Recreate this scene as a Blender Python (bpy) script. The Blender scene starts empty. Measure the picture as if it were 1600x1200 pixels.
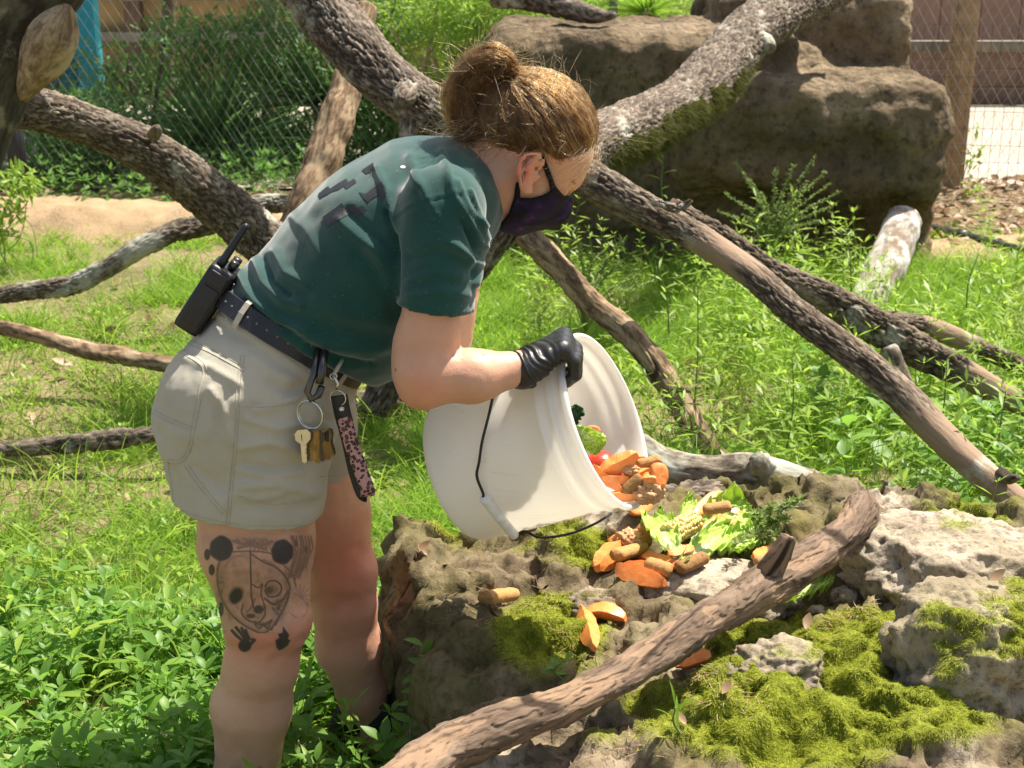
import bpy, math, random
import numpy as np
from mathutils import Vector, Matrix
from mathutils.bvhtree import BVHTree

scene = bpy.context.scene
COL = scene.collection
rng = np.random.default_rng(7)
random.seed(7)

# ------------------------------------------------------------------ camera, sky, sun, exposure
FPX, PITCH, CAM_H = 2200.0, math.radians(17.7), 1.52
cam_data = bpy.data.cameras.new('camera')
cam_data.sensor_width = 36.0
cam_data.lens = 36.0 * FPX / 1600.0
cam_data.clip_end = 1500
cam_data.dof.use_dof = True
cam_data.dof.focus_distance = 2.35
cam_data.dof.aperture_fstop = 11.0
cam = bpy.data.objects.new('camera', cam_data)
COL.objects.link(cam)
cam.location = (0, 0, CAM_H)
cam.rotation_euler = (math.radians(90) - PITCH, 0, 0)
scene.camera = cam

SUN_DIR = Vector((0.36, 0.27, 0.89)).normalized()
sun_el = math.asin(SUN_DIR.z)
world = bpy.data.worlds.new('World')
scene.world = world
world.use_nodes = True
wn = world.node_tree
sky_n = wn.nodes.new('ShaderNodeTexSky')
sky_n.sky_type = 'NISHITA'
sky_n.sun_disc = False
sky_n.sun_elevation = sun_el
sky_n.sun_rotation = math.atan2(SUN_DIR.x, SUN_DIR.y)
sky_n.ozone_density = 0.3
sky_n.dust_density = 2.5
_tint = wn.nodes.new('ShaderNodeMix'); _tint.data_type = 'RGBA'; _tint.blend_type = 'MULTIPLY'; _tint.inputs[0].default_value = 1.0
_tint.inputs[7].default_value = (1.0, .94, .84, 1)          # daylight filtered and bounced by the trees all round
wn.links.new(sky_n.outputs[0], _tint.inputs[6]); wn.links.new(_tint.outputs[2], wn.nodes['Background'].inputs[0])
wn.nodes['Background'].inputs[1].default_value = 0.115
sun_data = bpy.data.lights.new('sun', 'SUN')
sun_data.energy = 5.0
sun_data.angle = math.radians(0.5)
sun_data.color = (1.0, 0.94, 0.84)
sun = bpy.data.objects.new('sun', sun_data)
COL.objects.link(sun)
sun.rotation_euler = SUN_DIR.to_track_quat('Z', 'Y').to_euler()
scene.view_settings.view_transform = 'Standard'
scene.view_settings.look = 'None'
scene.view_settings.exposure = 1.06
scene.view_settings.gamma = 1.0
scene.view_settings.use_curve_mapping = False

# ------------------------------------------------------------------ pixel <-> world
_c, _s = math.cos(PITCH), math.sin(PITCH)
def ray(px, py):
    a, b = (px - 800) / FPX, (600 - py) / FPX
    return Vector((a, _c + b * _s, -_s + b * _c))
def P(px, py, Y):
    d = ray(px, py)
    return Vector((0, 0, CAM_H)) + d * (Y / d.y)
def PZ(px, py, z):
    d = ray(px, py)
    return Vector((0, 0, CAM_H)) + d * ((z - CAM_H) / d.z)
def pr(px, py, Y, r):
    return r * (Y / ray(px, py).y) / FPX
def proj(v):
    v = np.asarray(v, float)
    x, y, z = v[:, 0], v[:, 1], v[:, 2] - CAM_H
    depth = y * _c - z * _s
    up = y * _s + z * _c
    return 800 + FPX * x / depth, 600 - FPX * up / depth

# ------------------------------------------------------------------ noise
_prng = np.random.default_rng(3)
_perm = _prng.permutation(256)
_perm = np.concatenate([_perm, _perm, _perm])
_g = _prng.normal(size=(256, 3)); _g /= np.linalg.norm(_g, axis=1)[:, None]
def noise3(p):
    p = np.asarray(p, float)
    i = np.floor(p).astype(np.int64); f = p - i; i &= 255
    u = f * f * f * (f * (f * 6 - 15) + 10)
    def corner(a, b, c):
        h = _perm[_perm[_perm[(i[:, 0] + a) & 255] + ((i[:, 1] + b) & 255)] + ((i[:, 2] + c) & 255)]
        g = _g[h]
        return g[:, 0] * (f[:, 0] - a) + g[:, 1] * (f[:, 1] - b) + g[:, 2] * (f[:, 2] - c)
    x00 = corner(0,0,0); x10 = corner(1,0,0); x01 = corner(0,1,0); x11 = corner(1,1,0)
    a = (x00 + u[:,0]*(x10-x00)); b = (x01 + u[:,0]*(x11-x01)); lo = a + u[:,1]*(b-a)
    x00 = corner(0,0,1); x10 = corner(1,0,1); x01 = corner(0,1,1); x11 = corner(1,1,1)
    a = (x00 + u[:,0]*(x10-x00)); b = (x01 + u[:,0]*(x11-x01)); hi = a + u[:,1]*(b-a)
    return (lo + u[:,2]*(hi-lo)) * 1.6
def fbm(p, octaves=4, gain=0.5, lac=2.03):
    p = np.asarray(p, float); out = np.zeros(len(p)); amp = 1.0
    for k in range(octaves):
        out += amp * noise3(p + 17.3 * k); p = p * lac; amp *= gain
    return out
def ridged(p, octaves=3, gain=0.5):
    p = np.asarray(p, float); out = np.zeros(len(p)); amp = 1.0
    for k in range(octaves):
        out += amp * (1 - 2 * np.abs(noise3(p + 9.1 * k))); p = p * 2.1; amp *= gain
    return out
def sstep(a, b, x):
    t = np.clip((x - a) / (b - a), 0, 1)
    return t * t * (3 - 2 * t)

# ------------------------------------------------------------------ mesh building
def link(o, parent=None):
    COL.objects.link(o)
    if parent is not None: o.parent = parent
    return o
def raw_mesh(name, verts, faces, mat=None, smooth=True):
    """faces: int array (n,3)/(n,4), or list of such arrays."""
    me = bpy.data.meshes.new(name)
    verts = np.ascontiguousarray(np.asarray(verts, np.float32).reshape(-1, 3))
    fl = faces if isinstance(faces, list) else [faces]
    fl = [np.asarray(f, np.int32) for f in fl if len(f)]
    me.vertices.add(len(verts)); me.vertices.foreach_set('co', verts.ravel())
    loops = np.concatenate([f.ravel() for f in fl]); sizes = np.concatenate([np.full(len(f), f.shape[1], np.int32) for f in fl])
    starts = np.concatenate([[0], np.cumsum(sizes)[:-1]]).astype(np.int32)
    me.loops.add(len(loops)); me.loops.foreach_set('vertex_index', loops)
    me.polygons.add(len(sizes)); me.polygons.foreach_set('loop_start', starts)
    try: me.polygons.foreach_set('loop_total', sizes)
    except Exception: pass
    me.update(calc_edges=True); me.validate()
    me.polygons.foreach_set('use_smooth', np.full(len(me.polygons), smooth, bool))
    for m in (mat if isinstance(mat, (list, tuple)) else [mat]):
        if m: me.materials.append(m)
    return me
def mobj(name, verts, faces, mat=None, parent=None, smooth=True):
    return link(bpy.data.objects.new(name, raw_mesh(name, verts, faces, mat, smooth)), parent)
def tag(o, label=None, cat=None, group=None, kind=None):
    if label: o['label'] = label
    if cat: o['category'] = cat
    if group: o['group'] = group
    if kind: o['kind'] = kind
    return o
def empty(name, loc, label=None, cat=None, group=None):
    o = bpy.data.objects.new(name, None); o.empty_display_size = 0.05
    o.location = loc; COL.objects.link(o)
    return tag(o, label, cat, group)
def under(o, parent):
    """parent keeping world place (parents are unrotated empties)"""
    o.parent = parent
    o.matrix_parent_inverse = Matrix.Translation(-Vector(parent.location))
    return o
def vattr(o, name, vals):
    a = o.data.attributes.new(name, 'FLOAT', 'POINT')
    a.data.foreach_set('value', np.asarray(vals, np.float32))
def verts_of(o):
    v = np.empty(len(o.data.vertices) * 3, np.float32); o.data.vertices.foreach_get('co', v)
    return v.reshape(-1, 3).astype(float)
def normals_of(o):
    n = np.empty(len(o.data.vertices) * 3, np.float32); o.data.vertex_normals.foreach_get('vector', n)
    return n.reshape(-1, 3).astype(float)
def set_verts(o, v):
    o.data.vertices.foreach_set('co', np.asarray(v, np.float32).ravel()); o.data.update()
def bvh_of(objs):
    vs, ps, off = [], [], 0
    for o in (objs if isinstance(objs, list) else [objs]):
        v = verts_of(o); M = np.array(o.matrix_basis) if o.parent is None else np.eye(4)
        vs += [Vector(x) for x in v]
        ps += [tuple(i + off for i in p.vertices) for p in o.data.polygons]; off += len(v)
    return BVHTree.FromPolygons(vs, ps)
ORIGIN = Vector((0, 0, CAM_H))
def cast(bvh, px, py):
    d = ray(px, py).normalized()
    h = bvh.ray_cast(ORIGIN, d)
    return (h[0], h[1]) if h[0] is not None else (None, None)

class MB:
    """collects pieces into one mesh"""
    def __init__(s): s.v, s.f, s.n = [], {}, 0
    def add(s, v, f):
        v = np.asarray(v, float).reshape(-1, 3)
        for a in (f if isinstance(f, list) else [f]):
            a = np.asarray(a, int)
            if len(a): s.f.setdefault(a.shape[1], []).append(a + s.n)
        s.v.append(v); s.n += len(v); return s
    def box(s, c, size, rot=None, bev=0.0):
        hx, hy, hz = [x / 2 for x in size]; b = min(bev, hx*.9, hy*.9, hz*.9)
        if b <= 0:
            v = np.array([(x, y, z) for x in (-hx, hx) for y in (-hy, hy) for z in (-hz, hz)])
            f = np.array([(0,1,3,2),(4,6,7,5),(0,4,5,1),(2,3,7,6),(0,2,6,4),(1,5,7,3)])
        else:
            import bmesh
            bm = bmesh.new(); bmesh.ops.create_cube(bm, size=1.0)
            for q in bm.verts: q.co = (q.co.x*size[0], q.co.y*size[1], q.co.z*size[2])
            bmesh.ops.bevel(bm, geom=bm.edges[:], offset=b, segments=2, affect='EDGES', profile=0.7)
            bmesh.ops.triangulate(bm, faces=bm.faces[:])
            v = np.array([q.co[:] for q in bm.verts]); f = np.array([[w.index for w in q.verts] for q in bm.faces]); bm.free()
        if rot is not None: v = v @ np.array(rot.to_3x3()).T
        return s.add(v + np.array(c), f)
    def tube(s, pts, r, n=8, caps=True, flat=None):
        v, f = tube_geo(np.array([tuple(p) for p in pts], float), r, n, caps); return s.add(v, f)
    def build(s, name, mat=None, parent=None, smooth=True):
        o = mobj(name, np.concatenate(s.v), [np.concatenate(a) for a in s.f.values()], mat, None, smooth)
        if parent is not None: under(o, parent)
        return o

def catmull(pts, n_per=None, step=None):
    pts = np.asarray(pts, float); k = len(pts)
    if k == 2:
        m = max(2, int(np.linalg.norm(pts[1, :3]-pts[0, :3]) / step) + 1) if step else n_per + 1
        t = np.linspace(0, 1, m)[:, None]; return pts[0] + t * (pts[1] - pts[0])
    q = np.vstack([2*pts[0]-pts[1], pts, 2*pts[-1]-pts[-2]]); out = []
    for i in range(1, k):
        p0, p1, p2, p3 = q[i-1], q[i], q[i+1], q[i+2]
        m = max(2, int(np.linalg.norm(p2[:3]-p1[:3]) / step)) if step else n_per
        t = np.linspace(0, 1, m, endpoint=False)[:, None]
        out.append(0.5*((2*p1)+(-p0+p2)*t+(2*p0-5*p1+4*p2-p3)*t*t+(-p0+3*p1-3*p2+p3)*t**3))
    out.append(pts[-1:]); return np.vstack(out)
def frames(c):
    t = np.gradient(c, axis=0); t /= np.linalg.norm(t, axis=1)[:, None] + 1e-12
    ref = np.array([0, 0, 1.0]) if abs(t[0, 2]) < 0.9 else np.array([1.0, 0, 0])
    n = np.zeros_like(c); n[0] = ref - t[0]*np.dot(ref, t[0]); n[0] /= np.linalg.norm(n[0])
    for i in range(1, len(c)):
        v = n[i-1] - t[i]*np.dot(n[i-1], t[i]); n[i] = v / (np.linalg.norm(v) + 1e-12)
    return t, n, np.cross(t, n)
def tube_faces(m, n):
    i = np.arange(m-1)[:, None]*n; j = np.arange(n)[None]; j2 = (j+1) % n
    return np.stack([i+j, i+j2, i+n+j2, i+n+j], -1).reshape(-1, 4)
def tube_geo(c, r, n=8, caps=True):
    m = len(c); t, u, w = frames(c)
    r = np.broadcast_to(np.asarray(r, float), (m,))
    a = np.linspace(0, 2*np.pi, n, endpoint=False)
    v = c[:, None] + r[:, None, None]*(np.cos(a)[None, :, None]*u[:, None] + np.sin(a)[None, :, None]*w[:, None])
    v = v.reshape(-1, 3); f = [tube_faces(m, n)]
    if caps:
        v = np.vstack([v, c[0], c[-1]]); j = np.arange(n); j2 = (j+1) % n
        f.append(np.stack([j2, j, np.full(n, m*n)], -1)); f.append(np.stack([(m-1)*n+j, (m-1)*n+j2, np.full(n, m*n+1)], -1))
    return v, f

# ------------------------------------------------------------------ implicit modelling + surface nets
class Vol:
    def __init__(s, lo, hi, h):
        s.lo = np.array(lo, float); s.h = h
        s.n = np.ceil((np.array(hi) - s.lo) / h).astype(int) + 1
        s.d = np.full(s.n, 0.2)
        s.ax = [s.lo[i] + h*np.arange(s.n[i]) for i in range(3)]
    def block(s, lo, hi):
        a = np.clip(np.floor((np.array(lo)-s.lo)/s.h).astype(int), 0, s.n); b = np.clip(np.ceil((np.array(hi)-s.lo)/s.h).astype(int)+1, 0, s.n)
        sl = tuple(slice(a[i], b[i]) for i in range(3))
        g = np.meshgrid(*[s.ax[i][sl[i]] for i in range(3)], indexing='ij')
        return sl, g
    def put(s, prim, k=0.01, mode='add'):
        f, lo, hi = prim; m = 0.03 + k
        sl, g = s.block(np.array(lo)-m, np.array(hi)+m)
        if g[0].size == 0: return s
        b = f(*g); a = s.d[sl]
        if mode == 'add':
            h = np.clip(.5+.5*(a-b)/k, 0, 1); s.d[sl] = a + (b-a)*h - k*h*(1-h)
        elif mode == 'sub':
            h = np.clip(.5-.5*(a+b)/k, 0, 1); s.d[sl] = a + (-b-a)*h + k*h*(1-h)
        return s
    def mesh(s):
        d = s.d; ins = d < 0
        n = d.shape; c = [n[0]-1, n[1]-1, n[2]-1]
        cnt = np.zeros(c, np.int8)
        for i in (0,1):
            for j in (0,1):
                for k in (0,1): cnt += ins[i:i+c[0], j:j+c[1], k:k+c[2]]
        act = (cnt > 0) & (cnt < 8)
        idx = np.argwhere(act); vid = np.full(c, -1, np.int64); vid[act] = np.arange(len(idx))
        acc = np.zeros((len(idx), 3)); num = np.zeros(len(idx))
        I, J, K = idx.T
        corners = [(i,j,k) for i in (0,1) for j in (0,1) for k in (0,1)]
        for a in corners:
            for ax in range(3):
                if a[ax]: continue
                b = list(a); b[ax] = 1
                da = d[I+a[0], J+a[1], K+a[2]]; db = d[I+b[0], J+b[1], K+b[2]]
                m = (da < 0) != (db < 0); t = np.where(m, da/(da-db+1e-20), 0)
                p = np.array(a, float)[None].repeat(len(idx), 0); p[:, ax] += t
                acc += p*m[:, None]; num += m
        v = s.lo + s.h*(idx + acc/num[:, None])
        faces = []
        for ax in range(3):
            o = [x for x in range(3) if x != ax]; e = np.zeros(3, int); e[ax] = 1
            A = ins[tuple(slice(0, n[i]-e[i]) for i in range(3))]; B = ins[tuple(slice(e[i], n[i]) for i in range(3))]
            q = np.argwhere(A != B)
            q = q[(q[:, o[0]] > 0) & (q[:, o[1]] > 0) & (q[:, o[0]] < c[o[0]]) & (q[:, o[1]] < c[o[1]])]
            if not len(q): continue
            flip = A[tuple(q.T)]
            def at(di, dj):
                r = q.copy(); r[:, o[0]] += di; r[:, o[1]] += dj; return vid[tuple(r.T)]
            f = np.stack([at(-1,-1), at(0,-1), at(0,0), at(-1,0)], -1)
            if ax == 1: flip = ~flip
            f[~flip] = f[~flip][:, ::-1]
            faces.append(f)
        return v, np.concatenate(faces)

def rc(p0, p1, r0, r1):
    """round cone"""
    p0, p1 = np.array(p0, float), np.array(p1, float); R = max(r0, r1); ax = p1-p0; L2 = ax @ ax + 1e-12
    def f(X, Y, Z):
        x, y, z = X-p0[0], Y-p0[1], Z-p0[2]
        t = np.clip((x*ax[0]+y*ax[1]+z*ax[2])/L2, 0, 1)
        return np.sqrt((x-t*ax[0])**2+(y-t*ax[1])**2+(z-t*ax[2])**2) - (r0+t*(r1-r0))
    return f, np.minimum(p0, p1)-R, np.maximum(p0, p1)+R
def es(p0, p1, a0, a1, b0, b1):
    """elliptical limb: a is the half-thickness in the XZ plane, b the one across it"""
    p0, p1 = np.array(p0, float), np.array(p1, float); ax = p1-p0; L = np.linalg.norm(ax); t_ = ax/L
    v = np.array([0, 1.0, 0]) - t_*t_[1]; v /= np.linalg.norm(v); u = np.cross(t_, v)
    R = max(a0, a1, b0, b1)
    def f(X, Y, Z):
        x, y, z = X-p0[0], Y-p0[1], Z-p0[2]
        s = (x*t_[0]+y*t_[1]+z*t_[2])/L; t = np.clip(s, 0, 1)
        a = a0+t*(a1-a0); b = b0+t*(b1-b0); c = np.minimum(a, b)
        uu = x*u[0]+y*u[1]+z*u[2]; vv = x*v[0]+y*v[1]+z*v[2]; ww = (s-t)*L
        return (np.sqrt((uu/a)**2+(vv/b)**2+(ww/c)**2+1e-9)-1)*c
    return f, np.minimum(p0, p1)-R, np.maximum(p0, p1)+R
def ell(c, r, M=None):
    c, r = np.array(c, float), np.array(r, float); R = r.max()
    def f(X, Y, Z):
        x, y, z = X-c[0], Y-c[1], Z-c[2]
        if M is not None: x, y, z = [M[i][0]*x+M[i][1]*y+M[i][2]*z for i in range(3)]
        k = np.sqrt((x/r[0])**2+(y/r[1])**2+(z/r[2])**2+1e-9)
        return (k-1)*r.min()
    return f, c-R, c+R
def rbox(c, half, rad):
    c, half = np.array(c, float), np.array(half, float)
    def f(X, Y, Z):
        q = [np.abs(X-c[0])-half[0]+rad, np.abs(Y-c[1])-half[1]+rad, np.abs(Z-c[2])-half[2]+rad]
        return np.sqrt(sum(np.maximum(x, 0)**2 for x in q)) + np.minimum(np.maximum(np.maximum(q[0], q[1]), q[2]), 0) - rad
    return f, c-half, c+half
def cut(prim, pt, nrm):
    """keep the part of prim behind the plane"""
    f0, lo, hi = prim; pt = np.array(pt, float); nr = np.array(nrm, float); nr /= np.linalg.norm(nr)
    return (lambda X, Y, Z: np.maximum(f0(X, Y, Z), (X-pt[0])*nr[0]+(Y-pt[1])*nr[1]+(Z-pt[2])*nr[2])), lo, hi
def vol_obj(name, vol, mat):
    v, f = vol.mesh(); return mobj(name, v, f, mat)

# polygons / strokes in the photograph's pixel plane, used as sculpting guides
def in_poly(x, y, poly):
    poly = np.asarray(poly, float); ins = np.zeros(np.shape(x), bool); j = len(poly)-1
    for i in range(len(poly)):
        xi, yi = poly[i]; xj, yj = poly[j]
        ins ^= ((yi > y) != (yj > y)) & (x < (xj-xi)*(y-yi)/(yj-yi+1e-12)+xi); j = i
    return ins
def d_line(x, y, pts):
    pts = np.asarray(pts, float); d = np.full(np.shape(x), 1e9)
    for a, b in zip(pts[:-1], pts[1:]):
        e = b-a; t = np.clip(((x-a[0])*e[0]+(y-a[1])*e[1])/(e@e+1e-9), 0, 1)
        d = np.minimum(d, np.hypot(x-a[0]-t*e[0], y-a[1]-t*e[1]))
    return d
def sd_poly(x, y, poly):
    d = d_line(x, y, np.vstack([poly, poly[:1]])); return np.where(in_poly(x, y, poly), -d, d)

# ------------------------------------------------------------------ materials
class NT:
    def __init__(s, name):
        s.m = bpy.data.materials.new(name); s.m.use_nodes = True; s.t = s.m.node_tree
        s.b = s.t.nodes['Principled BSDF']; s.out = s.t.nodes['Material Output']
    def n(s, typ, **kw):
        nd = s.t.nodes.new('ShaderNode'+typ)
        for k, v in kw.items():
            if k.startswith('i_'): nd.inputs[k[2:].replace('_', ' ')].default_value = v
            else: setattr(nd, k, v)
        return nd
    def l(s, a, b): s.t.links.new(a, b)
    def coord(s, scale=(1, 1, 1), src='Object'):
        tc = s.n('TexCoord'); mp = s.n('Mapping'); s.l(tc.outputs[src], mp.inputs[0]); mp.inputs['Scale'].default_value = scale; return mp.outputs[0]
    def noise(s, scale, detail=5, rough=0.6, vec=None, dist=0.0):
        nd = s.n('TexNoise'); nd.inputs['Scale'].default_value = scale; nd.inputs['Detail'].default_value = detail
        nd.inputs['Roughness'].default_value = rough; nd.inputs['Distortion'].default_value = dist
        s.l(vec if vec is not None else s.coord(), nd.inputs['Vector']); return nd.outputs[0]
    def ramp(s, fac, stops):
        r = s.n('ValToRGB'); e = r.color_ramp.elements
        while len(e) < len(stops): e.new(0.5)
        for el, (p, c) in zip(e, stops): el.position = p; el.color = (*c, 1) if len(c) == 3 else c
        s.l(fac, r.inputs[0]); return r.outputs[0]
    def mix(s, fac, a, b, mode='MIX'):
        m = s.n('Mix', data_type='RGBA', blend_type=mode)
        for sock, v in ((m.inputs[0], fac), (m.inputs[6], a), (m.inputs[7], b)):
            if hasattr(v, 'links') or hasattr(v, 'is_linked'): s.l(v, sock)
            else: sock.default_value = (*v, 1) if isinstance(v, tuple) and len(v) == 3 else v
        return m.outputs[2]
    def math(s, op, a, b=0.5):
        m = s.n('Math', operation=op)
        for sock, v in ((m.inputs[0], a), (m.inputs[1], b)):
            if hasattr(v, 'is_linked'): s.l(v, sock)
            else: sock.default_value = v
        return m.outputs[0]
    def attr(s, name): return s.n('Attribute', attribute_name=name).outputs['Fac']
    def hsv(s, c, h=.5, sat=1.0, v=1.0):
        n = s.n('HueSaturation'); n.inputs['Hue'].default_value = h; n.inputs['Saturation'].default_value = sat; n.inputs['Value'].default_value = v; s.l(c, n.inputs['Color']); return n.outputs[0]
    def base(s, c):
        if hasattr(c, 'is_linked'): s.l(c, s.b.inputs['Base Color'])
        else: s.b.inputs['Base Color'].default_value = (*c, 1)
        return s
    def bump(s, h, strength=0.4, dist=0.01):
        bp = s.n('Bump'); bp.inputs['Strength'].default_value = strength; bp.inputs['Distance'].default_value = dist
        s.l(h, bp.inputs['Height']); s.l(bp.outputs[0], s.b.inputs['Normal']); return s
    def set(s, **kw):
        for k, v in kw.items(): s.b.inputs[k.replace('_', ' ')].default_value = v
        return s
    def translucent(s, col, fac):
        t = s.n('BsdfTranslucent'); mx = s.n('MixShader')
        if hasattr(col, 'is_linked'): s.l(col, t.inputs[0])
        else: t.inputs[0].default_value = (*col, 1)
        mx.inputs[0].default_value = fac
        s.l(s.b.outputs[0], mx.inputs[1]); s.l(t.outputs[0], mx.inputs[2]); s.l(mx.outputs[0], s.out.inputs[0]); return s
def simple(name, col, rough=0.6, metal=0.0, var=0.15, scale=30, bump=0.0, spec=0.5, bscale=None):
    t = NT(name)
    n = t.noise(scale, 4)
    lo = tuple(c*(1-var) for c in col); hi = tuple(min(1, c*(1+var)) for c in col)
    t.base(t.ramp(n, [(0.3, lo), (0.7, hi)])).set(Roughness=rough, Metallic=metal)
    t.b.inputs['Specular IOR Level'].default_value = spec
    if bump: t.bump(t.noise(bscale or scale*4, 4), bump, 0.003)
    return t.m
def leaf_mat(name, c1, c2, transl=0.4, tcol=None, rough=0.5):
    t = NT(name)
    g = t.n('NewGeometry')
    col = t.ramp(g.outputs['Random Per Island'], [(0.0, c1), (1.0, c2)])
    pn = t.noise(2.2, 3)
    col = t.mix(t.math('MULTIPLY', pn, 0.5), col, tuple(c*.62 for c in c1))
    t.base(col).set(Roughness=rough)
    t.b.inputs['Specular IOR Level'].default_value = 0.35
    tc = t.mix(0.5, col, tcol or tuple(min(1, x*2.3) for x in c2))
    return t.translucent(tc, transl).m

def bark_mat(name, dark, light, lichen=None, lich=0.0, stretch=1.0, bump=0.5, moss=0.0, rough=0.9, inner=None, cream=None, mott=.8, elong=.32):
    """'grain' runs along the limb (vector attribute), 'plate' is 1 on the weathered outer bark and 0 in cracks and at flake edges, which are coloured darker"""
    t = NT(name)
    av = t.n('Attribute', attribute_name='grain').outputs['Vector']; mp = t.n('Mapping'); t.l(av, mp.inputs[0]); mp.inputs['Scale'].default_value = (stretch, stretch, elong*stretch)
    n1 = t.noise(30, 8, 0.7, mp.outputs[0], .4); n2 = t.noise(110, 6, 0.65, mp.outputs[0]); n3 = t.noise(6.5, 6, 0.65)
    c = t.ramp(n1, [(0.3, dark), (0.52, tuple((a+b)/2 for a, b in zip(dark, light))), (0.72, light)])
    c = t.mix(t.ramp(n2, [(.38, (mott, mott, mott)), (.56, (0, 0, 0))]), c, tuple(x*.5 for x in dark))
    pl = t.attr('plate'); c = t.mix(t.math('POWER', pl, 1.0), inner or tuple(x*.6 for x in dark), c)
    if cream: c = t.mix(t.attr('bare'), c, t.mix(n2, cream, tuple(x*.6 for x in cream)))
    if lichen: c = t.mix(t.ramp(n3, [(0.62-lich*.2, (0, 0, 0)), (0.70-lich*.15, (.75, .75, .75))]), c, lichen)
    if moss:
        a = t.attr('moss'); c = t.mix(t.math('MULTIPLY', a, 1.0), c, t.ramp(n2, [(0.3, (.025, .03, .008)), (0.7, (.09, .10, .025))]))
    t.base(c).set(Roughness=rough); t.b.inputs['Specular IOR Level'].default_value = 0.25
    t.bump(t.mix(0.5, n1, n2), bump, 0.006)
    return t.m

# ------------------------------------------------------------------ scatter helpers
def norm(v): return v / (np.linalg.norm(v, axis=-1, keepdims=True) + 1e-12)
def blades_geo(root, dirs, length, width, droop, segs=3):
    """tapering, bending grass blades"""
    N = len(root); up = np.array([0, 0, 1.0])
    side = norm(np.cross(dirs, rng.normal(size=(N, 3))))
    hor = dirs.copy(); hor[:, 2] = 0; hor = norm(hor + 1e-6)
    t = np.linspace(0, 1, segs+1)
    V = np.zeros((N, 2*segs+1, 3))
    for i, q in enumerate(t):
        c = root + dirs*(length*q)[:, None] + (hor*0.8 - up*0.75)*(droop*length*q*q)[:, None]
        w = width*(1-q**1.6)*0.5
        if i < segs: V[:, 2*i] = c - side*w[:, None]; V[:, 2*i+1] = c + side*w[:, None]
        else: V[:, 2*segs] = c
    b = (np.arange(N)*(2*segs+1))[:, None]
    q4 = np.concatenate([b + np.array([2*i, 2*i+1, 2*i+3, 2*i+2]) for i in range(segs-1)], 0) if segs > 1 else np.zeros((0, 4), int)
    t3 = b + np.array([2*segs-2, 2*segs-1, 2*segs])
    return V.reshape(-1, 3), [q4, t3]
_lt = np.array([0, .22, .5, .78, 1.0]); _lw = np.array([0, .72, 1.0, .62, 0])
def leaves_geo(base, axis, nrm, length, width, droop=0.25, fold=0.25, full=True):
    """pointed leaves with a folded midrib; one leaf = 11 vertices (or 4 when full is False)"""
    N = len(base); axis = norm(axis); nrm = norm(nrm - axis*np.sum(nrm*axis, -1, keepdims=True)); side = np.cross(axis, nrm)
    length = np.broadcast_to(length, (N,)); width = np.broadcast_to(width, (N,)); droop = np.broadcast_to(droop, (N,))
    if not full:
        V = np.stack([base, base+axis*(length*.5)[:, None]-side*(width*.5)[:, None]-nrm*(droop*length*.1)[:, None],
                      base+axis*length[:, None]-nrm*(droop*length*.5)[:, None],
                      base+axis*(length*.5)[:, None]+side*(width*.5)[:, None]-nrm*(droop*length*.1)[:, None]], 1)
        return V.reshape(-1, 3), np.arange(N*4).reshape(-1, 4)
    V = np.zeros((N, 11, 3))
    for i, (q, w) in enumerate(zip(_lt, _lw)):
        c = base + axis*(length*q)[:, None] - nrm*(droop*length*q*q)[:, None]
        V[:, i] = c
        if 0 < i < 4:
            up = nrm*(fold*width*w*.5)[:, None]
            V[:, 4+i*1] = V[:, 4+i]  # placeholder
            V[:, 5+(i-1)*2] = c - side*(width*w*.5)[:, None] + up
            V[:, 6+(i-1)*2] = c + side*(width*w*.5)[:, None] + up
    V[:, 4] = base + axis*length[:, None] - nrm*(droop*length)[:, None]
    b = (np.arange(N)*11)[:, None]
    tri = np.array([(0,1,5),(0,6,1),(3,4,9),(3,10,4)]); quad = np.array([(1,2,7,5),(2,1,6,8),(2,3,9,7),(3,2,8,10)])
    f3 = (b[:, None] + tri[None]).reshape(-1, 3); f4 = (b[:, None] + quad[None]).reshape(-1, 4)
    return V.reshape(-1, 3), [f4, f3]
def rand_dirs(n, zmin=-1, zmax=1):
    z = rng.uniform(zmin, zmax, n); a = rng.uniform(0, 2*np.pi, n); r = np.sqrt(1-z*z)
    return np.stack([r*np.cos(a), r*np.sin(a), z], -1)
# ================================================================== materials of the setting
def ground_mat():
    t = NT('soil')
    n = t.noise(1.3, 6, 0.6); n2 = t.noise(28, 5, 0.7)
    c = t.ramp(n, [(0.3, (.12, .085, .045)), (0.5, (.21, .15, .08)), (0.7, (.29, .215, .12))])
    c = t.mix(t.ramp(n2, [(0.45, (0, 0, 0)), (0.62, (.8, .8, .8))]), c, (.11, .125, .03))
    t.base(c).set(Roughness=0.95); t.bump(n2, 0.8, 0.02); return t.m
def sand_mat():
    t = NT('sandy_soil')
    n = t.noise(5, 6, 0.65); n2 = t.noise(60, 5, 0.7)
    c = t.ramp(n, [(0.3, (.27, .18, .095)), (0.55, (.40, .28, .155)), (0.75, (.47, .34, .20))])
    c = t.mix(t.math('MULTIPLY', n2, .3), c, (.17, .11, .06))
    t.base(c).set(Roughness=.95); t.bump(n2, .7, .015); return t.m
def concrete_mat():
    t = NT('pale_concrete'); n = t.noise(1.1, 6, .65); n2 = t.noise(40, 4)
    c = t.ramp(n, [(.3, (.30, .26, .205)), (.7, (.42, .37, .30))])
    t.base(t.mix(t.math('MULTIPLY', n2, .2), c, (.3, .26, .2))).set(Roughness=.9); return t.m
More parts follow.
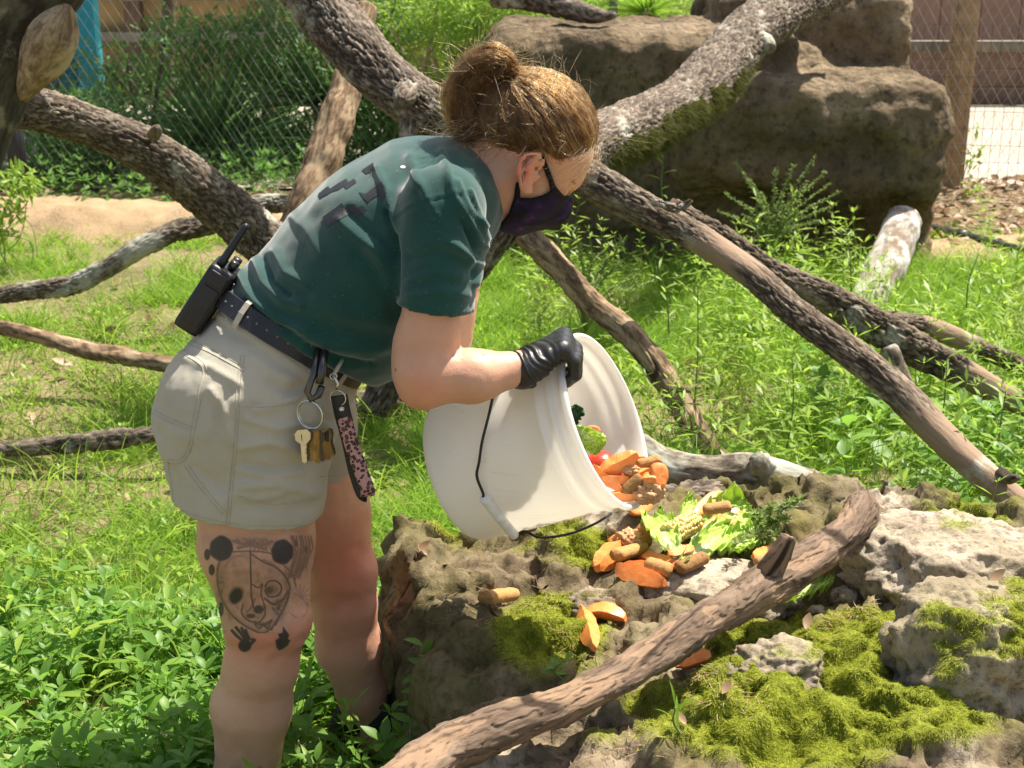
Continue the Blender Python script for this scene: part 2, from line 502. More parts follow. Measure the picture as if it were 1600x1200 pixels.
def boulder_mat():
    t = NT('boulder_stone')
    n = t.noise(2.2, 8, .68, dist=.4); n2 = t.noise(22, 7, .7); n3 = t.noise(1.3, 4, .6)
    c = t.ramp(n, [(.28, (.055, .042, .028)), (.5, (.175, .128, .076)), (.72, (.36, .275, .18))])
    # iron staining low on the face, grey crust high up
    z = t.n('SeparateXYZ'); t.l(t.coord(), z.inputs[0])
    low = t.ramp(z.outputs[2], [(.25, (1, 1, 1)), (.62, (0, 0, 0))])
    c = t.mix(t.math('MULTIPLY', low, t.ramp(n3, [(.4, (0, 0, 0)), (.6, (.85, .85, .85))])), c, (.25, .13, .06))
    c = t.mix(t.ramp(n2, [(.35, (.75, .75, .75)), (.5, (0, 0, 0))]), c, (.045, .036, .026))
    vo = t.n('TexVoronoi'); vo.inputs['Scale'].default_value = 26; t.l(t.coord(), vo.inputs['Vector'])
    t.base(c).set(Roughness=.95); t.b.inputs['Specular IOR Level'].default_value = .2
    t.bump(t.mix(.35, n2, vo.outputs[0]), 1.0, .045); return t.m
def rock_mat():
    """foreground outcrop: pitted tan-grey stone with moss where the 'moss' attribute says"""
    t = NT('mossy_stone')
    n = t.noise(7, 8, .7, dist=.3); n2 = t.noise(60, 6, .7); n3 = t.noise(3, 3)
    c = t.ramp(n, [(.28, (.060, .045, .026)), (.5, (.17, .128, .078)), (.70, (.32, .255, .175))])
    c = t.mix(t.ramp(n2, [(.36, (.8, .8, .8)), (.5, (0, 0, 0))]), c, (.07, .048, .028))
    c = t.mix(t.ramp(n3, [(.45, (0, 0, 0)), (.65, (.6, .6, .6))]), c, (.16, .135, .035))
    pale = t.attr('pale')
    pc = t.ramp(n, [(.25, (.25, .20, .14)), (.6, (.48, .405, .305)), (.8, (.58, .51, .41))])
    pc = t.mix(t.ramp(n2, [(.36, (.85, .85, .85)), (.52, (0, 0, 0))]), pc, (.13, .10, .075))
    c = t.mix(pale, c, pc)
    al = t.noise(4.3, 6, .7); pale0 = t.attr('pale'); c = t.mix(t.math('MULTIPLY', t.ramp(al, [(.44, (0, 0, 0)), (.64, (.65, .65, .65))]), t.math('SUBTRACT', 1.0, pale0)), c, t.ramp(n2, [(.35, (.05, .05, .014)), (.65, (.13, .125, .035))]))
    m = t.attr('moss')
    mc = t.ramp(n2, [(.3, (.07, .085, .008)), (.6, (.22, .25, .02)), (.8, (.34, .36, .04))])
    c = t.mix(t.math('MULTIPLY', m, .92), c, mc)
    t.base(c).set(Roughness=.95); t.b.inputs['Specular IOR Level'].default_value = .2
    t.bump(t.mix(.5, n, n2), .9, .012); return t.m
M_SOIL, M_SAND, M_CONC, M_BOULDER, M_ROCK = ground_mat(), sand_mat(), concrete_mat(), boulder_mat(), rock_mat()
M_WIRE = simple('galvanised_wire', (.33, .32, .29), .45, .6, .2)
M_WIRE_D = simple('weathered_wire', (.27, .265, .225), .6, .3, .2)
M_POSTWOOD = simple('weathered_post_wood', (.36, .235, .125), .85, 0, .35, 12, .4)
M_BOARD = simple('brown_board', (.15, .088, .058), .8, 0, .3, 8, .3)
M_WALL = simple('red_brown_wall', (.46, .255, .17), .8, 0, .12, 4, .1)
M_RAIL = simple('grey_rail_wood', (.26, .225, .17), .8, 0, .25, 10, .3)
M_TURQ = simple('turquoise_paint', (.02, .34, .44), .5, 0, .1, 4)
M_TAN = simple('tan_wall', (.48, .33, .16), .85, 0, .12, 3)
M_PIPE = simple('black_plastic', (.012, .012, .013), .42, 0, .1)
M_DARKPOST = simple('dark_post', (.018, .018, .021), .6, 0, .2)
M_DEADLEAF = leaf_mat('dry_leaf', (.30, .19, .10), (.50, .36, .23), .25, (.5, .35, .2))

# ================================================================== ground
def gz(x, y):
    p = np.stack([x*0.9, y*0.9, np.zeros_like(x)], -1)
    z = 0.045*noise3(p) + 0.018*noise3(p*3.7+5)
    z = z * sstep(0.5, 1.5, y) * (1-sstep(7.5, 8.3, y))
    z += 0.16*sstep(6.2, 8.2, y)*(1-sstep(8.6, 9.2, y))*sstep(1.2, 2.2, x)*0.3
    return z - 0.01
def grid_mesh(name, xs, ys, zf, mat, **kw):
    X, Y = np.meshgrid(xs, ys); x, y = X.ravel(), Y.ravel()
    v = np.stack([x, y, zf(x, y)], -1); nx, ny = len(xs), len(ys)
    i = (np.arange(ny-1)[:, None]*nx + np.arange(nx-1)[None]).ravel()
    return mobj(name, v, np.stack([i, i+1, i+nx+1, i+nx], -1), mat)
xs = np.concatenate([[-400, -120, -40, -15, -8], np.arange(-5, 5.01, .08), [8, 15, 40, 120, 400]])
ys = np.concatenate([[-60, -15, -3], np.arange(0, 9.01, .08), [10, 12, 15, 20, 30, 60, 150, 400, 900]])
ground = tag(grid_mesh('ground', xs, ys, gz, M_SOIL), kind='structure')
path = tag(grid_mesh('path', np.linspace(-14, 16, 90), np.array([8.75, 9.2, 10, 11, 12, 13.2]),
           lambda x, y: 0.0*x + .012, M_CONC), kind='structure')
# sandy bank of bare earth on the left
def bank_z(x, y):
    cy = 7.5 + .12*np.sin(x*1.7)
    prof = sstep(-.42, -.08, y-cy)*(1-sstep(.15, .95, y-cy))
    p = np.stack([x*2.6, y*2.6, 0*x], -1); q = np.stack([x*11, y*11, 0*x+2], -1)
    return -.03 + prof*(.14 + .02*noise3(p*.5) + .03*fbm(p, 4) + .022*fbm(q, 3))*(1-sstep(-.6, .2, x))*sstep(-5.4, -4.9, x)
bank = tag(grid_mesh('dirt_bank', np.arange(-5.6, .4, .035), np.arange(6.7, 8.8, .035), bank_z, M_SAND), kind='structure')
def kerb_z(x, y):
    prof = sstep(0, .35, y-6.45-.12*(x-2))*(1-sstep(.45, .9, y-6.45-.12*(x-2)))
    p = np.stack([x*3, y*3, 0*x], -1)
    return -.03 + prof*(.10 + .03*noise3(p))*sstep(1.1, 1.6, x)
sandk = tag(grid_mesh('sand_edging', np.arange(1.0, 5.5, .04), np.arange(6.2, 8.2, .04), kerb_z, M_SAND), kind='structure')

# ================================================================== big boulder
def build_boulder():
    V = Vol((-.45, 6.1, -.15), (2.3, 8.6, 1.55), .021)
    V.put(rbox((.62, 7.42, .40), (.74, .64, .67), .10), .02)
    V.put(rbox((1.38, 7.20, .36), (.63, .70, .51), .10), .05)
    V.put(rbox((1.55, 7.92, .55), (.47, .64, .72), .11), .08)
    V.put(rbox((1.15, 7.42, .50), (.38, .42, .50), .10), .10)
    V.put(ell((1.60, 6.78, .70), (.40, .26, .17)), .10)
    V.put(ell((1.05, 6.52, .14), (.70, .26, .24)), .15, 'sub')
    V.put(ell((1.80, 6.48, .16), (.26, .24, .20)), .12, 'sub')
    v, f = V.mesh(); o = mobj('boulder', v, f, M_BOULDER)
    n = normals_of(o); s = v*np.array([1, 1, 1.5])
    d = .026*fbm(s*1.4, 2) + .016*ridged(v*np.array([2.0, 2.0, 4.5]), 2) + .024*fbm(v*7, 5, .55)
    pits = np.clip(fbm(v*15+3, 2)-.55, 0, 1)
    set_verts(o, v + n*(d - .035*pits)[:, None]); return o
boulder = build_boulder()
tag(boulder, 'huge brown weathered boulder with ledges behind the person', 'boulder')
B_BOULDER = bvh_of(boulder)

# ================================================================== chain-link fences
def chain_panel(name, parent, p0, p1, z0, z1, pitch, mat, wire=.0014, zr=1.6):
    p0, p1 = Vector(p0), Vector(p1); L = (p1-p0).length; d = (p1-p0)/L; nrm = Vector((-d.y, d.x, 0))
    nw = int(L/pitch); nz = int((z1-z0)/(pitch*zr)); zs = np.linspace(z0, z1, nz)
    vs, fs, off = [], [], 0
    a = np.linspace(0, 2*np.pi, 3, endpoint=False)
    fb = tube_faces(nz, 3)
    for i in range(nw+1):
        sgn = np.where((np.arange(nz)+i) % 2 == 0, 1, -1)
        u = (i+.5)*pitch + sgn*pitch*.5; w = sgn*.0014*(1 if i % 2 else -1)
        c = np.array(p0)[None] + u[:, None]*np.array(d)[None] + w[:, None]*np.array(nrm)[None]
        c[:, 2] = zs
        ring = c[:, None] + wire*(np.cos(a)[None, :, None]*np.array(d) + np.sin(a)[None, :, None]*np.array(nrm))
        vs.append(ring.reshape(-1, 3)); fs.append(fb+off); off += nz*3
    o = mobj(name, np.concatenate(vs), np.concatenate(fs), mat, None, False)
    tag(o, kind='stuff'); under(o, parent); return o
FY0, FY1 = 8.32, 7.75
fence_r = empty('chain_link_fence', (1.9, 8.25, 0), 'galvanised chain link fence right of the big boulder', 'fence', 'chain link fence around the enclosure')
chain_panel('wire_mesh', fence_r, (1.62, 8.32, 0), (4.2, 7.78, 0), .03, 2.1, .031, M_WIRE)
m = MB(); m.tube([(1.6, 8.335, 2.12), (4.2, 7.8, 2.12)], .02, 8); m.build('top_rail', M_WIRE, fence_r)
m = MB(); m.tube([(4.15, 7.81, -.1), (4.15, 7.81, 2.2)], .03, 10); m.build('post', M_WIRE, fence_r)
m = MB(); m.tube([(1.6, 8.36, .04), (4.2, 7.82, .04)], .003, 5); m.build('bottom_wire', M_WIRE, fence_r)
fence_l = empty('chain_link_fence', (-2.0, 8.75, 0), 'old chain link fence in front of the dark shrubs', 'fence', 'chain link fence around the enclosure')
chain_panel('wire_mesh', fence_l, (-4.6, 8.55, 0), (1.5, 8.9, 0), .02, 2.2, .031, M_WIRE_D, .0013)
m = MB(); m.tube([(-4.6, 8.57, 2.2), (1.5, 8.92, 2.2)], .02, 8); m.build('top_rail', M_WIRE_D, fence_l)
for x in (-4.55, .62):
    y = 8.55 + (x+4.6)/6.1*.35 + .04
    m = MB(); m.tube([(x, y, -.1), (x, y, 2.3)], .027, 10); m.build('post', M_WIRE_D, fence_l)

m = MB()
for k in range(46):
    t_ = k/45; m.tube([(1.72+2.4*t_, 8.62-.5*t_, .03), (1.72+2.4*t_, 8.62-.5*t_, 1.02)], .0015, 3)
for k in range(11): m.tube([(1.72, 8.622, .03+.099*k), (4.12, 8.122, .03+.099*k)], .0015, 3)
tag(m.build('welded_wire', M_DARKPOST if 'M_DARKPOST' in globals() else M_WIRE, fence_r, False), kind='stuff')
# wooden post with boards, wall and rail beyond the path
pst = MB().box((P(1494, 178, 8.62).x, 8.62, .72), (.135, .11, 1.5), None, .008).build('wooden_post', M_POSTWOOD)
tag(pst, 'square brown wooden post behind the fence beside the path', 'post')
bw = empty('board_wall', (3.6, 13.3, 0), 'low wall of dark brown boards across the far side of the path', 'wall')
for k in range(3):
    MB().box((4.2, 13.32+.004*k, .085+.165*k), (9.0, .04, .157), None, .006).build('board', M_BOARD, bw)
MB().box((4.2, 13.30, .545), (9.0, .14, .05), None, .006).build('cap_rail', M_RAIL, bw)
for x in (.5, 2.6, 4.7, 6.8):
    MB().box((x, 13.39, .27), (.09, .09, .54), None, .006).build('post', M_BOARD, bw)
# grey handrail nearer the camera
hr = empty('handrail', (3.2, 8.74, 0), 'weathered grey horizontal handrail behind the mesh', 'railing')
MB().box((P(1530, 70, 8.72).x + 1.0, 8.72, P(1520, 68, 8.72).z-.015), (2.9, .05, .065), None, .006).build('rail', M_RAIL, hr)
MB().box((4.4, 8.72, .55), (.09, .09, 1.1), None, .006).build('post', M_POSTWOOD, hr)
bld = empty('brown_building', (4.6, 15.2, 0), 'reddish brown building wall of vertical boards beyond the path', 'building')
for k in range(24):
    MB().box((.9+.42*k, 15.2, 1.75), (.412, .05, 3.5), None, .006).build('board', M_WALL, bld)
MB().box((5.7, 15.35, 1.75), (10.1, .2, 3.52), None, 0).build('wall', M_BOARD, bld)
MB().box((5.7, 15.3, 3.6), (10.6, .9, .12), None, .01).build('roof', M_RAIL, bld)

# black irrigation pipe with a cable along it
pp = [P(1400, 345, 7.4), P(1455, 362, 7.25), P(1530, 385, 6.95), P(1600, 406, 6.7), P(1720, 440, 6.4)]
pp = [Vector((p.x, p.y, max(p.z, .05))) for p in pp]
pipe = MB().tube(catmull([tuple(p) for p in pp], 10), .035, 14).build('drain_pipe', M_PIPE)
m = MB()
for q in (.35, .68):
    c = pp[1].lerp(pp[3], q); e = (pp[3]-pp[1]).normalized()
    m = MB(); m.tube([c-e*.03, c+e*.03], .041, 14); m.build('coupling', M_PIPE, pipe)
tag(pipe, 'thick black plastic pipe lying on the sandy soil by the fence', 'pipe')
cab = MB().tube(catmull([(p.x+.05*math.sin(i*2), p.y+.12, p.z+.012) for i, p in enumerate(pp)], 10), .011, 8).build('black_cable', M_PIPE)
tag(cab, 'thin black cable running just behind the thick pipe', 'cable')

# turquoise pillar, tan hut, dark post (left background)
tq = empty('turquoise_kiosk', (-4.0, 11.5, 0), 'bright turquoise painted pillar and panel behind the leaves', 'kiosk')
c = P(138, 60, 11.3)
MB().box((c.x, 11.3, 1.15), (.16, .16, 2.3), None, .01).build('pillar', M_TURQ, tq)
MB().box((c.x-.42, 11.42, .55), (.68, .05, .62), None, .01).build('panel', simple('teal_panel', (.015, .16, .20), .5), tq)
MB().box((c.x-.42, 11.38, .89), (.72, .12, .05), None, .01).build('shelf', M_TURQ, tq)
th = empty('tan_hut', (-3.6, 14.5, 0), 'pale tan wall of a hut with dark posts behind foliage', 'building')
MB().box((-4.0, 14.6, 1.45), (6.5, .15, 2.9), None, 0).build('wall', M_TAN, th)
for x in (-6.6, -5.1, -3.75, -2.4, -1.1):
    MB().box((x, 14.42, 1.45), (.16, .16, 2.9), None, .01).build('post', M_BOARD, th)
MB().box((-4.0, 14.38, .55), (6.5, .09, .10), None, .01).build('rail', M_RAIL, th)
MB().box((-4.0, 14.38, .95), (6.5, .09, .10), None, .01).build('rail', M_RAIL, th)
c = P(33, 285, 8.3)
dp = MB(); dp.tube([(c.x, 8.3, -.05), (c.x-.02, 8.3, .75)], .055, 10); dp = dp.build('dark_post', M_DARKPOST)
tag(dp, 'short dark post standing behind the sandy bank under the leaning trunk', 'post')

# ================================================================== foreground mossy outcrop
_rk = [(690,775,.40),(640,800,.36),(598,838,.33),(588,880,.31),(606,930,.32),(640,965,.36),(652,1010,.35),(676,1060,.35),(700,1110,.36),(712,1180,.36),(740,1300,.36)]
rock_poly = [PZ(*q)[:2] for q in _rk] + [(-.02, 1.22), (1.7, 1.22), (1.9, 2.2)] + [PZ(*q)[:2] for q in [(1640,800,.34),(1500,790,.32),(1350,770,.30),(1150,775,.28),(900,775,.28),(790,770,.30)]]
rock_poly = np.array([tuple(q) for q in rock_poly])
def bump2(x, y, px, py, z, rx, ry, h, p=2.0):
    c = PZ(px, py, z); return h*np.exp(-(((x-c.x)/rx)**2+((y-c.y)/ry)**2)**(p/2))
def rock_top(x, y):
    z = np.full(x.shape, .335)
    B = lambda *a, **k: bump2(x, y, *a, **k)
    z += B(700,790,.38,.12,.10,.075) + B(640,830,.34,.06,.10,.02)        # raised back-left rim
    z -= B(725,845,.33,.11,.10,.075,p=3) + B(800,800,.33,.10,.08,.05)     # hollow beside it
    z += B(640,905,.34,.09,.06,.035) + B(800,900,.36,.16,.05,.02)
    z += B(740,985,.36,.16,.10,.035,p=3) - B(760,950,.35,.13,.025,.03)
    z += B(850,1010,.36,.14,.10,.03) - B(900,945,.36,.20,.035,.03)
    z -= B(960,985,.36,.07,.10,.045) + B(690,1150,.3,.06,.2,.05)
    z += B(930,835,.31,.12,.06,.03) - B(1040,780,.3,.20,.06,.05)
    z -= B(1250,930,.33,.10,.08,.065,p=3) + B(1330,1000,.36,.10,.03,.05)
    z += B(1230,1120,.36,.28,.14,.045) + B(950,1160,.36,.25,.10,.02)
    z -= B(1060,1090,.36,.10,.05,.035) + B(890,1080,.36,.10,.03,.03) + B(1000,1130,.36,.12,.03,.025)
    return z
def build_rock():
    xs = np.arange(-.5, 1.85, .0085); ys = np.arange(1.2, 3.25, .0085)
    X, Y = np.meshgrid(xs, ys); x, y = X.ravel(), Y.ravel()
    w = np.stack([x*6, y*6, 0*x], -1)
    sd = sd_poly(x + .035*noise3(w), y + .035*noise3(w+7), rock_poly)
    edge = sstep(.055, -.045, sd)
    p = np.stack([x, y, 0*x], -1)
    z0 = rock_top(x, y)
    stepn = .022*np.round(fbm(p*3.2+4, 2)*2.2)/1.0
    z = z0 + .021*fbm(p*4.3, 3) + .5*stepn + .016*ridged(p*9, 3)
    z = -.06 + (z+.06)*edge
    v = np.stack([x, y, z], -1); nx, ny = len(xs), len(ys)
    i = (np.arange(ny-1)[:, None]*nx + np.arange(nx-1)[None]).ravel()
    keep = (sd.reshape(ny, nx)[:-1, :-1].ravel() < .09)
    o = mobj('mossy_rock', v, np.stack([i, i+1, i+nx+1, i+nx], -1)[keep], M_ROCK)
    n = normals_of(o)
    pit = np.clip(fbm(v*38, 2)-.25, 0, 1.2)
    d = .030*fbm(v*11+2, 5, .55)*(1+.8*(1-n[:, 2])) - .014*pit
    v = v + n*d[:, None]; set_verts(o, v); n = normals_of(o)
    px, py = proj(v)
    # moss on level ground, by region
    mz = .50*fbm(p*5.5+11, 4) + .25*noise3(p*1.7)
    reg = np.full(len(v), -.16)
    for cx, cy, rx, ry, a in [(850,975,120,55,.8),(760,800,70,30,.5),(900,850,70,40,.55),(720,820,40,30,.6),(1300,1100,300,90,.95),(1230,960,180,40,.5),
                              (1120,1020,120,50,.35),(1500,820,90,25,.8),(1340,1000,90,40,.7),(860,1080,140,60,.25),(980,860,140,30,.3),(1120,1170,200,60,.4),(640,1000,50,60,-.7),
                              (700,900,80,30,-.25),(1290,920,60,40,-.6),(1000,1000,60,40,-.4),(1090,935,70,35,-.8),(930,1180,150,60,-.1),(1480,780,200,30,.5)]:
        reg += a*np.exp(-((px-cx)/rx)**2-((py-cy)/ry)**2)
    moss = sstep(.14, .52, reg + .6*mz + .25*(n[:, 2]-.8))
    pale = sstep(.1, .5, .8*fbm(p*3.1+31, 3) - .12 + .35*np.exp(-((px-880)/60)**2-((py-825)/20)**2))
    vattr(o, 'moss', moss); vattr(o, 'pale', pale*(1-.5*moss))
    return o, v, n, moss
rock, rv, rn, rmoss = build_rock()
tag(rock, 'broad mossy rock outcrop under the spilled food', 'rock')

def stone(name, label, px, py, z, r, seed, pale=1.0, moss=0.0, sub=4, rough=.22, group=None, flat=.15, gran=1.0, mossfn=None):
    """embedded stone, r = half sizes, lying round the point seen at px,py"""
    import bmesh
    bm = bmesh.new(); bmesh.ops.create_icosphere(bm, subdivisions=sub, radius=1)
    v = np.array([q.co[:] for q in bm.verts]); f = np.array([[q.index for q in g.verts] for g in bm.faces]); bm.free()
    u = v.copy(); s = rough
    d = 1 + s*fbm(u*1.3+seed, 4) + .10*ridged(u*2.2+seed*3, 3) - .05
    cell = .12*np.round(noise3(u*1.7+seed*5)*3)/3
    u = u*(d+cell)[:, None]
    u[:, 2] = np.where(u[:, 2] > 1-flat, 1-flat+(u[:, 2]-1+flat)*.3, u[:, 2])
    c = np.array(PZ(px, py, z)); w = c + u*np.array(r)
    o = mobj(name, w, f, M_ROCK); n = normals_of(o)
    w = w + n*(gran*.005*fbm(w*45+seed, 3) - gran*.006*np.clip(fbm(w*60+seed, 2)-.3, 0, 1))[:, None]; set_verts(o, w); n = normals_of(o)
    mm = sstep(.0, .45, moss-.5+.6*fbm(w*7+seed, 3) + .35*(n[:, 2]-.6)) if moss > 0 else np.zeros(len(w))
    vattr(o, 'moss', mm); vattr(o, 'pale', np.full(len(w), pale)*np.clip(.85+.5*fbm(w*5+seed, 2), 0, 1))
    tag(o, label, 'rock', group); return o, w, n, mm
stones = [
 stone('pitted_rock', 'large pale pitted rock above the mossy hollow at the right side', 1500, 925, .315, (.215, .17, .145), 1.0, 1.0, .26, 6, .2),
 stone('pitted_rock', 'rounded brown pitted rock filling the lower right corner', 1520, 1060, .34, (.165, .135, .175), 2.3, .65, .40, 6, .18),
 stone('flat_rock', 'mossy capped flat rock touching the end of the lichened log', 1535, 838, .285, (.20, .10, .055), 5.3, .9, .62, 5, .2),
 stone('pale_slab', 'long pale slab of stone just behind the peeled log', 1110, 928, .325, (.165, .085, .062), 3.7, 1.0, .12, 5, .16),
 stone('grey_stone', 'jagged grey stone bedded in bright moss below the peeled log', 1212, 1045, .375, (.07, .055, .045), 7.1, .7, .15, 5, .3),
 stone('pebble', 'small rounded tan pebble in the hollow behind the log', 1318, 938, .31, (.026, .024, .028), 8.8, 1.0, 0, 4, .25),
 stone('brown_stone', 'dark brown stone edge in front of the sweet potato wedges', 930, 945, .318, (.06, .045, .026), 9.4, .75, .2, 5, .25),
 stone('upright_stone', 'dark upright stone beside the log end', 1388, 870, .33, (.045, .05, .07), 12.4, .35, .3, 5, .3),
 stone('pale_stone', 'pale stone lying under the tilted bucket', 893, 828, .30, (.05, .045, .03), 14.2, 1.0, .1, 5, .25),
]
fs = [stone('scree_stone', None, px, py, z, r, 20+i, .9, 0, 3, .3, 'loose small stones in the crevice behind the peeled log') for i, (px, py, z, r) in enumerate(
    [(1262,900,.32,(.02,.018,.014)),(1275,955,.32,(.016,.014,.011)),(1345,915,.33,(.018,.016,.014)),(1225,925,.33,(.014,.014,.01))])]
for s_, lb in zip(fs, ['loose stone chip next to the orange slice behind the log', 'loose stone chip below the round tan pebble', 'loose stone chip between the pebble and the pale pitted rock', 'loose stone chip beside the lettuce behind the log']): s_[0]['label'] = lb
B_ROCK = bvh_of([rock] + [s_[0] for s_ in stones])

# moss cushions as real short blades
def moss_blades(sets, per_m2, name):
    R, D = [], []
    for o, v, n, mm in sets:
        me = o.data; me.calc_loop_triangles()
        t = np.empty(len(me.loop_triangles)*3, np.int32); me.loop_triangles.foreach_get('vertices', t); t = t.reshape(-1, 3)
        a, b, c = v[t[:, 0]], v[t[:, 1]], v[t[:, 2]]; ar = .5*np.linalg.norm(np.cross(b-a, c-a), axis=1)
        w = ar*mm[t].mean(1)**1.5; w[mm[t].mean(1) < .15] = 0
        px, py = proj(a); w[(px < -20) | (px > 1640) | (py > 1240)] = 0
        k = int(w.sum()*per_m2)
        if k < 1: continue
        i = rng.choice(len(t), k, p=w/w.sum()); r1, r2 = rng.random((2, k)); q = r1+r2 > 1; r1[q], r2[q] = 1-r1[q], 1-r2[q]
        R.append(a[i]+(b[i]-a[i])*r1[:, None]+(c[i]-a[i])*r2[:, None]); D.append(norm(n[t[i, 0]]+rng.normal(size=(k, 3))*.55))
    R, D = np.concatenate(R), np.concatenate(D); k = len(R)
    pat = 1 + .5*noise3(R*22)
    v, f = blades_geo(R-D*.002, D, rng.uniform(.0035, .0085, k)*pat, rng.uniform(.0012, .0022, k), rng.uniform(.2, .9, k), 2)
    o = mobj(name, v, f, leaf_mat('moss_green', (.20, .25, .016), (.47, .48, .05), .40, (.62, .68, .05), .7), None, False)
    return tag(o, 'bright yellow green moss growing over the outcrop', 'moss', None, 'stuff')
moss = moss_blades([(rock, rv, rn, rmoss)] + stones, 420000, 'moss')
print('moss', len(moss.data.polygons))
# ================================================================== dead wood
M_BARK = bark_mat('furrowed_bark', (.085, .060, .042), (.42, .345, .265), (.48, .46, .38), .25, 1.0, bump=.8, moss=1, inner=(.035, .024, .017))
M_BARK_L = bark_mat('lichened_bark', (.085, .066, .046), (.36, .30, .22), (.46, .46, .37), .7, 1.0, bump=.6, moss=1, inner=(.05, .036, .025))
M_BARK2 = bark_mat('half_stripped_bark', (.075, .052, .036), (.40, .315, .225), (.46, .43, .34), .15, 1.0, bump=.8, moss=1, inner=(.04, .026, .018), cream=(.36, .25, .165))
M_PEEL = bark_mat('peeled_log', (.095, .060, .038), (.27, .195, .135), None, .25, 1.0, mott=.35, elong=.13, bump=.9, moss=0, inner=(.040, .025, .016), cream=(.36, .235, .145))
M_BARE = bark_mat('bare_wood', (.11, .065, .036), (.46, .32, .19), None, .2, .7, bump=.5, inner=(.05, .03, .018), cream=(.50, .37, .23))
M_WHITE = bark_mat('white_wood', (.24, .20, .165), (.60, .55, .48), (.66, .63, .58), .6, .6, bump=.5, inner=(.2, .15, .1))
M_TRUNK = bark_mat('smooth_trunk', (.040, .036, .025), (.135, .118, .082), (.30, .26, .18), .3, .5, bump=.45, moss=1, inner=(.04, .03, .02))
M_CUT = bark_mat('cut_wood', (.20, .14, .08), (.44, .33, .21), (.50, .40, .27), .3, .8, bump=.7, inner=(.14, .09, .05))

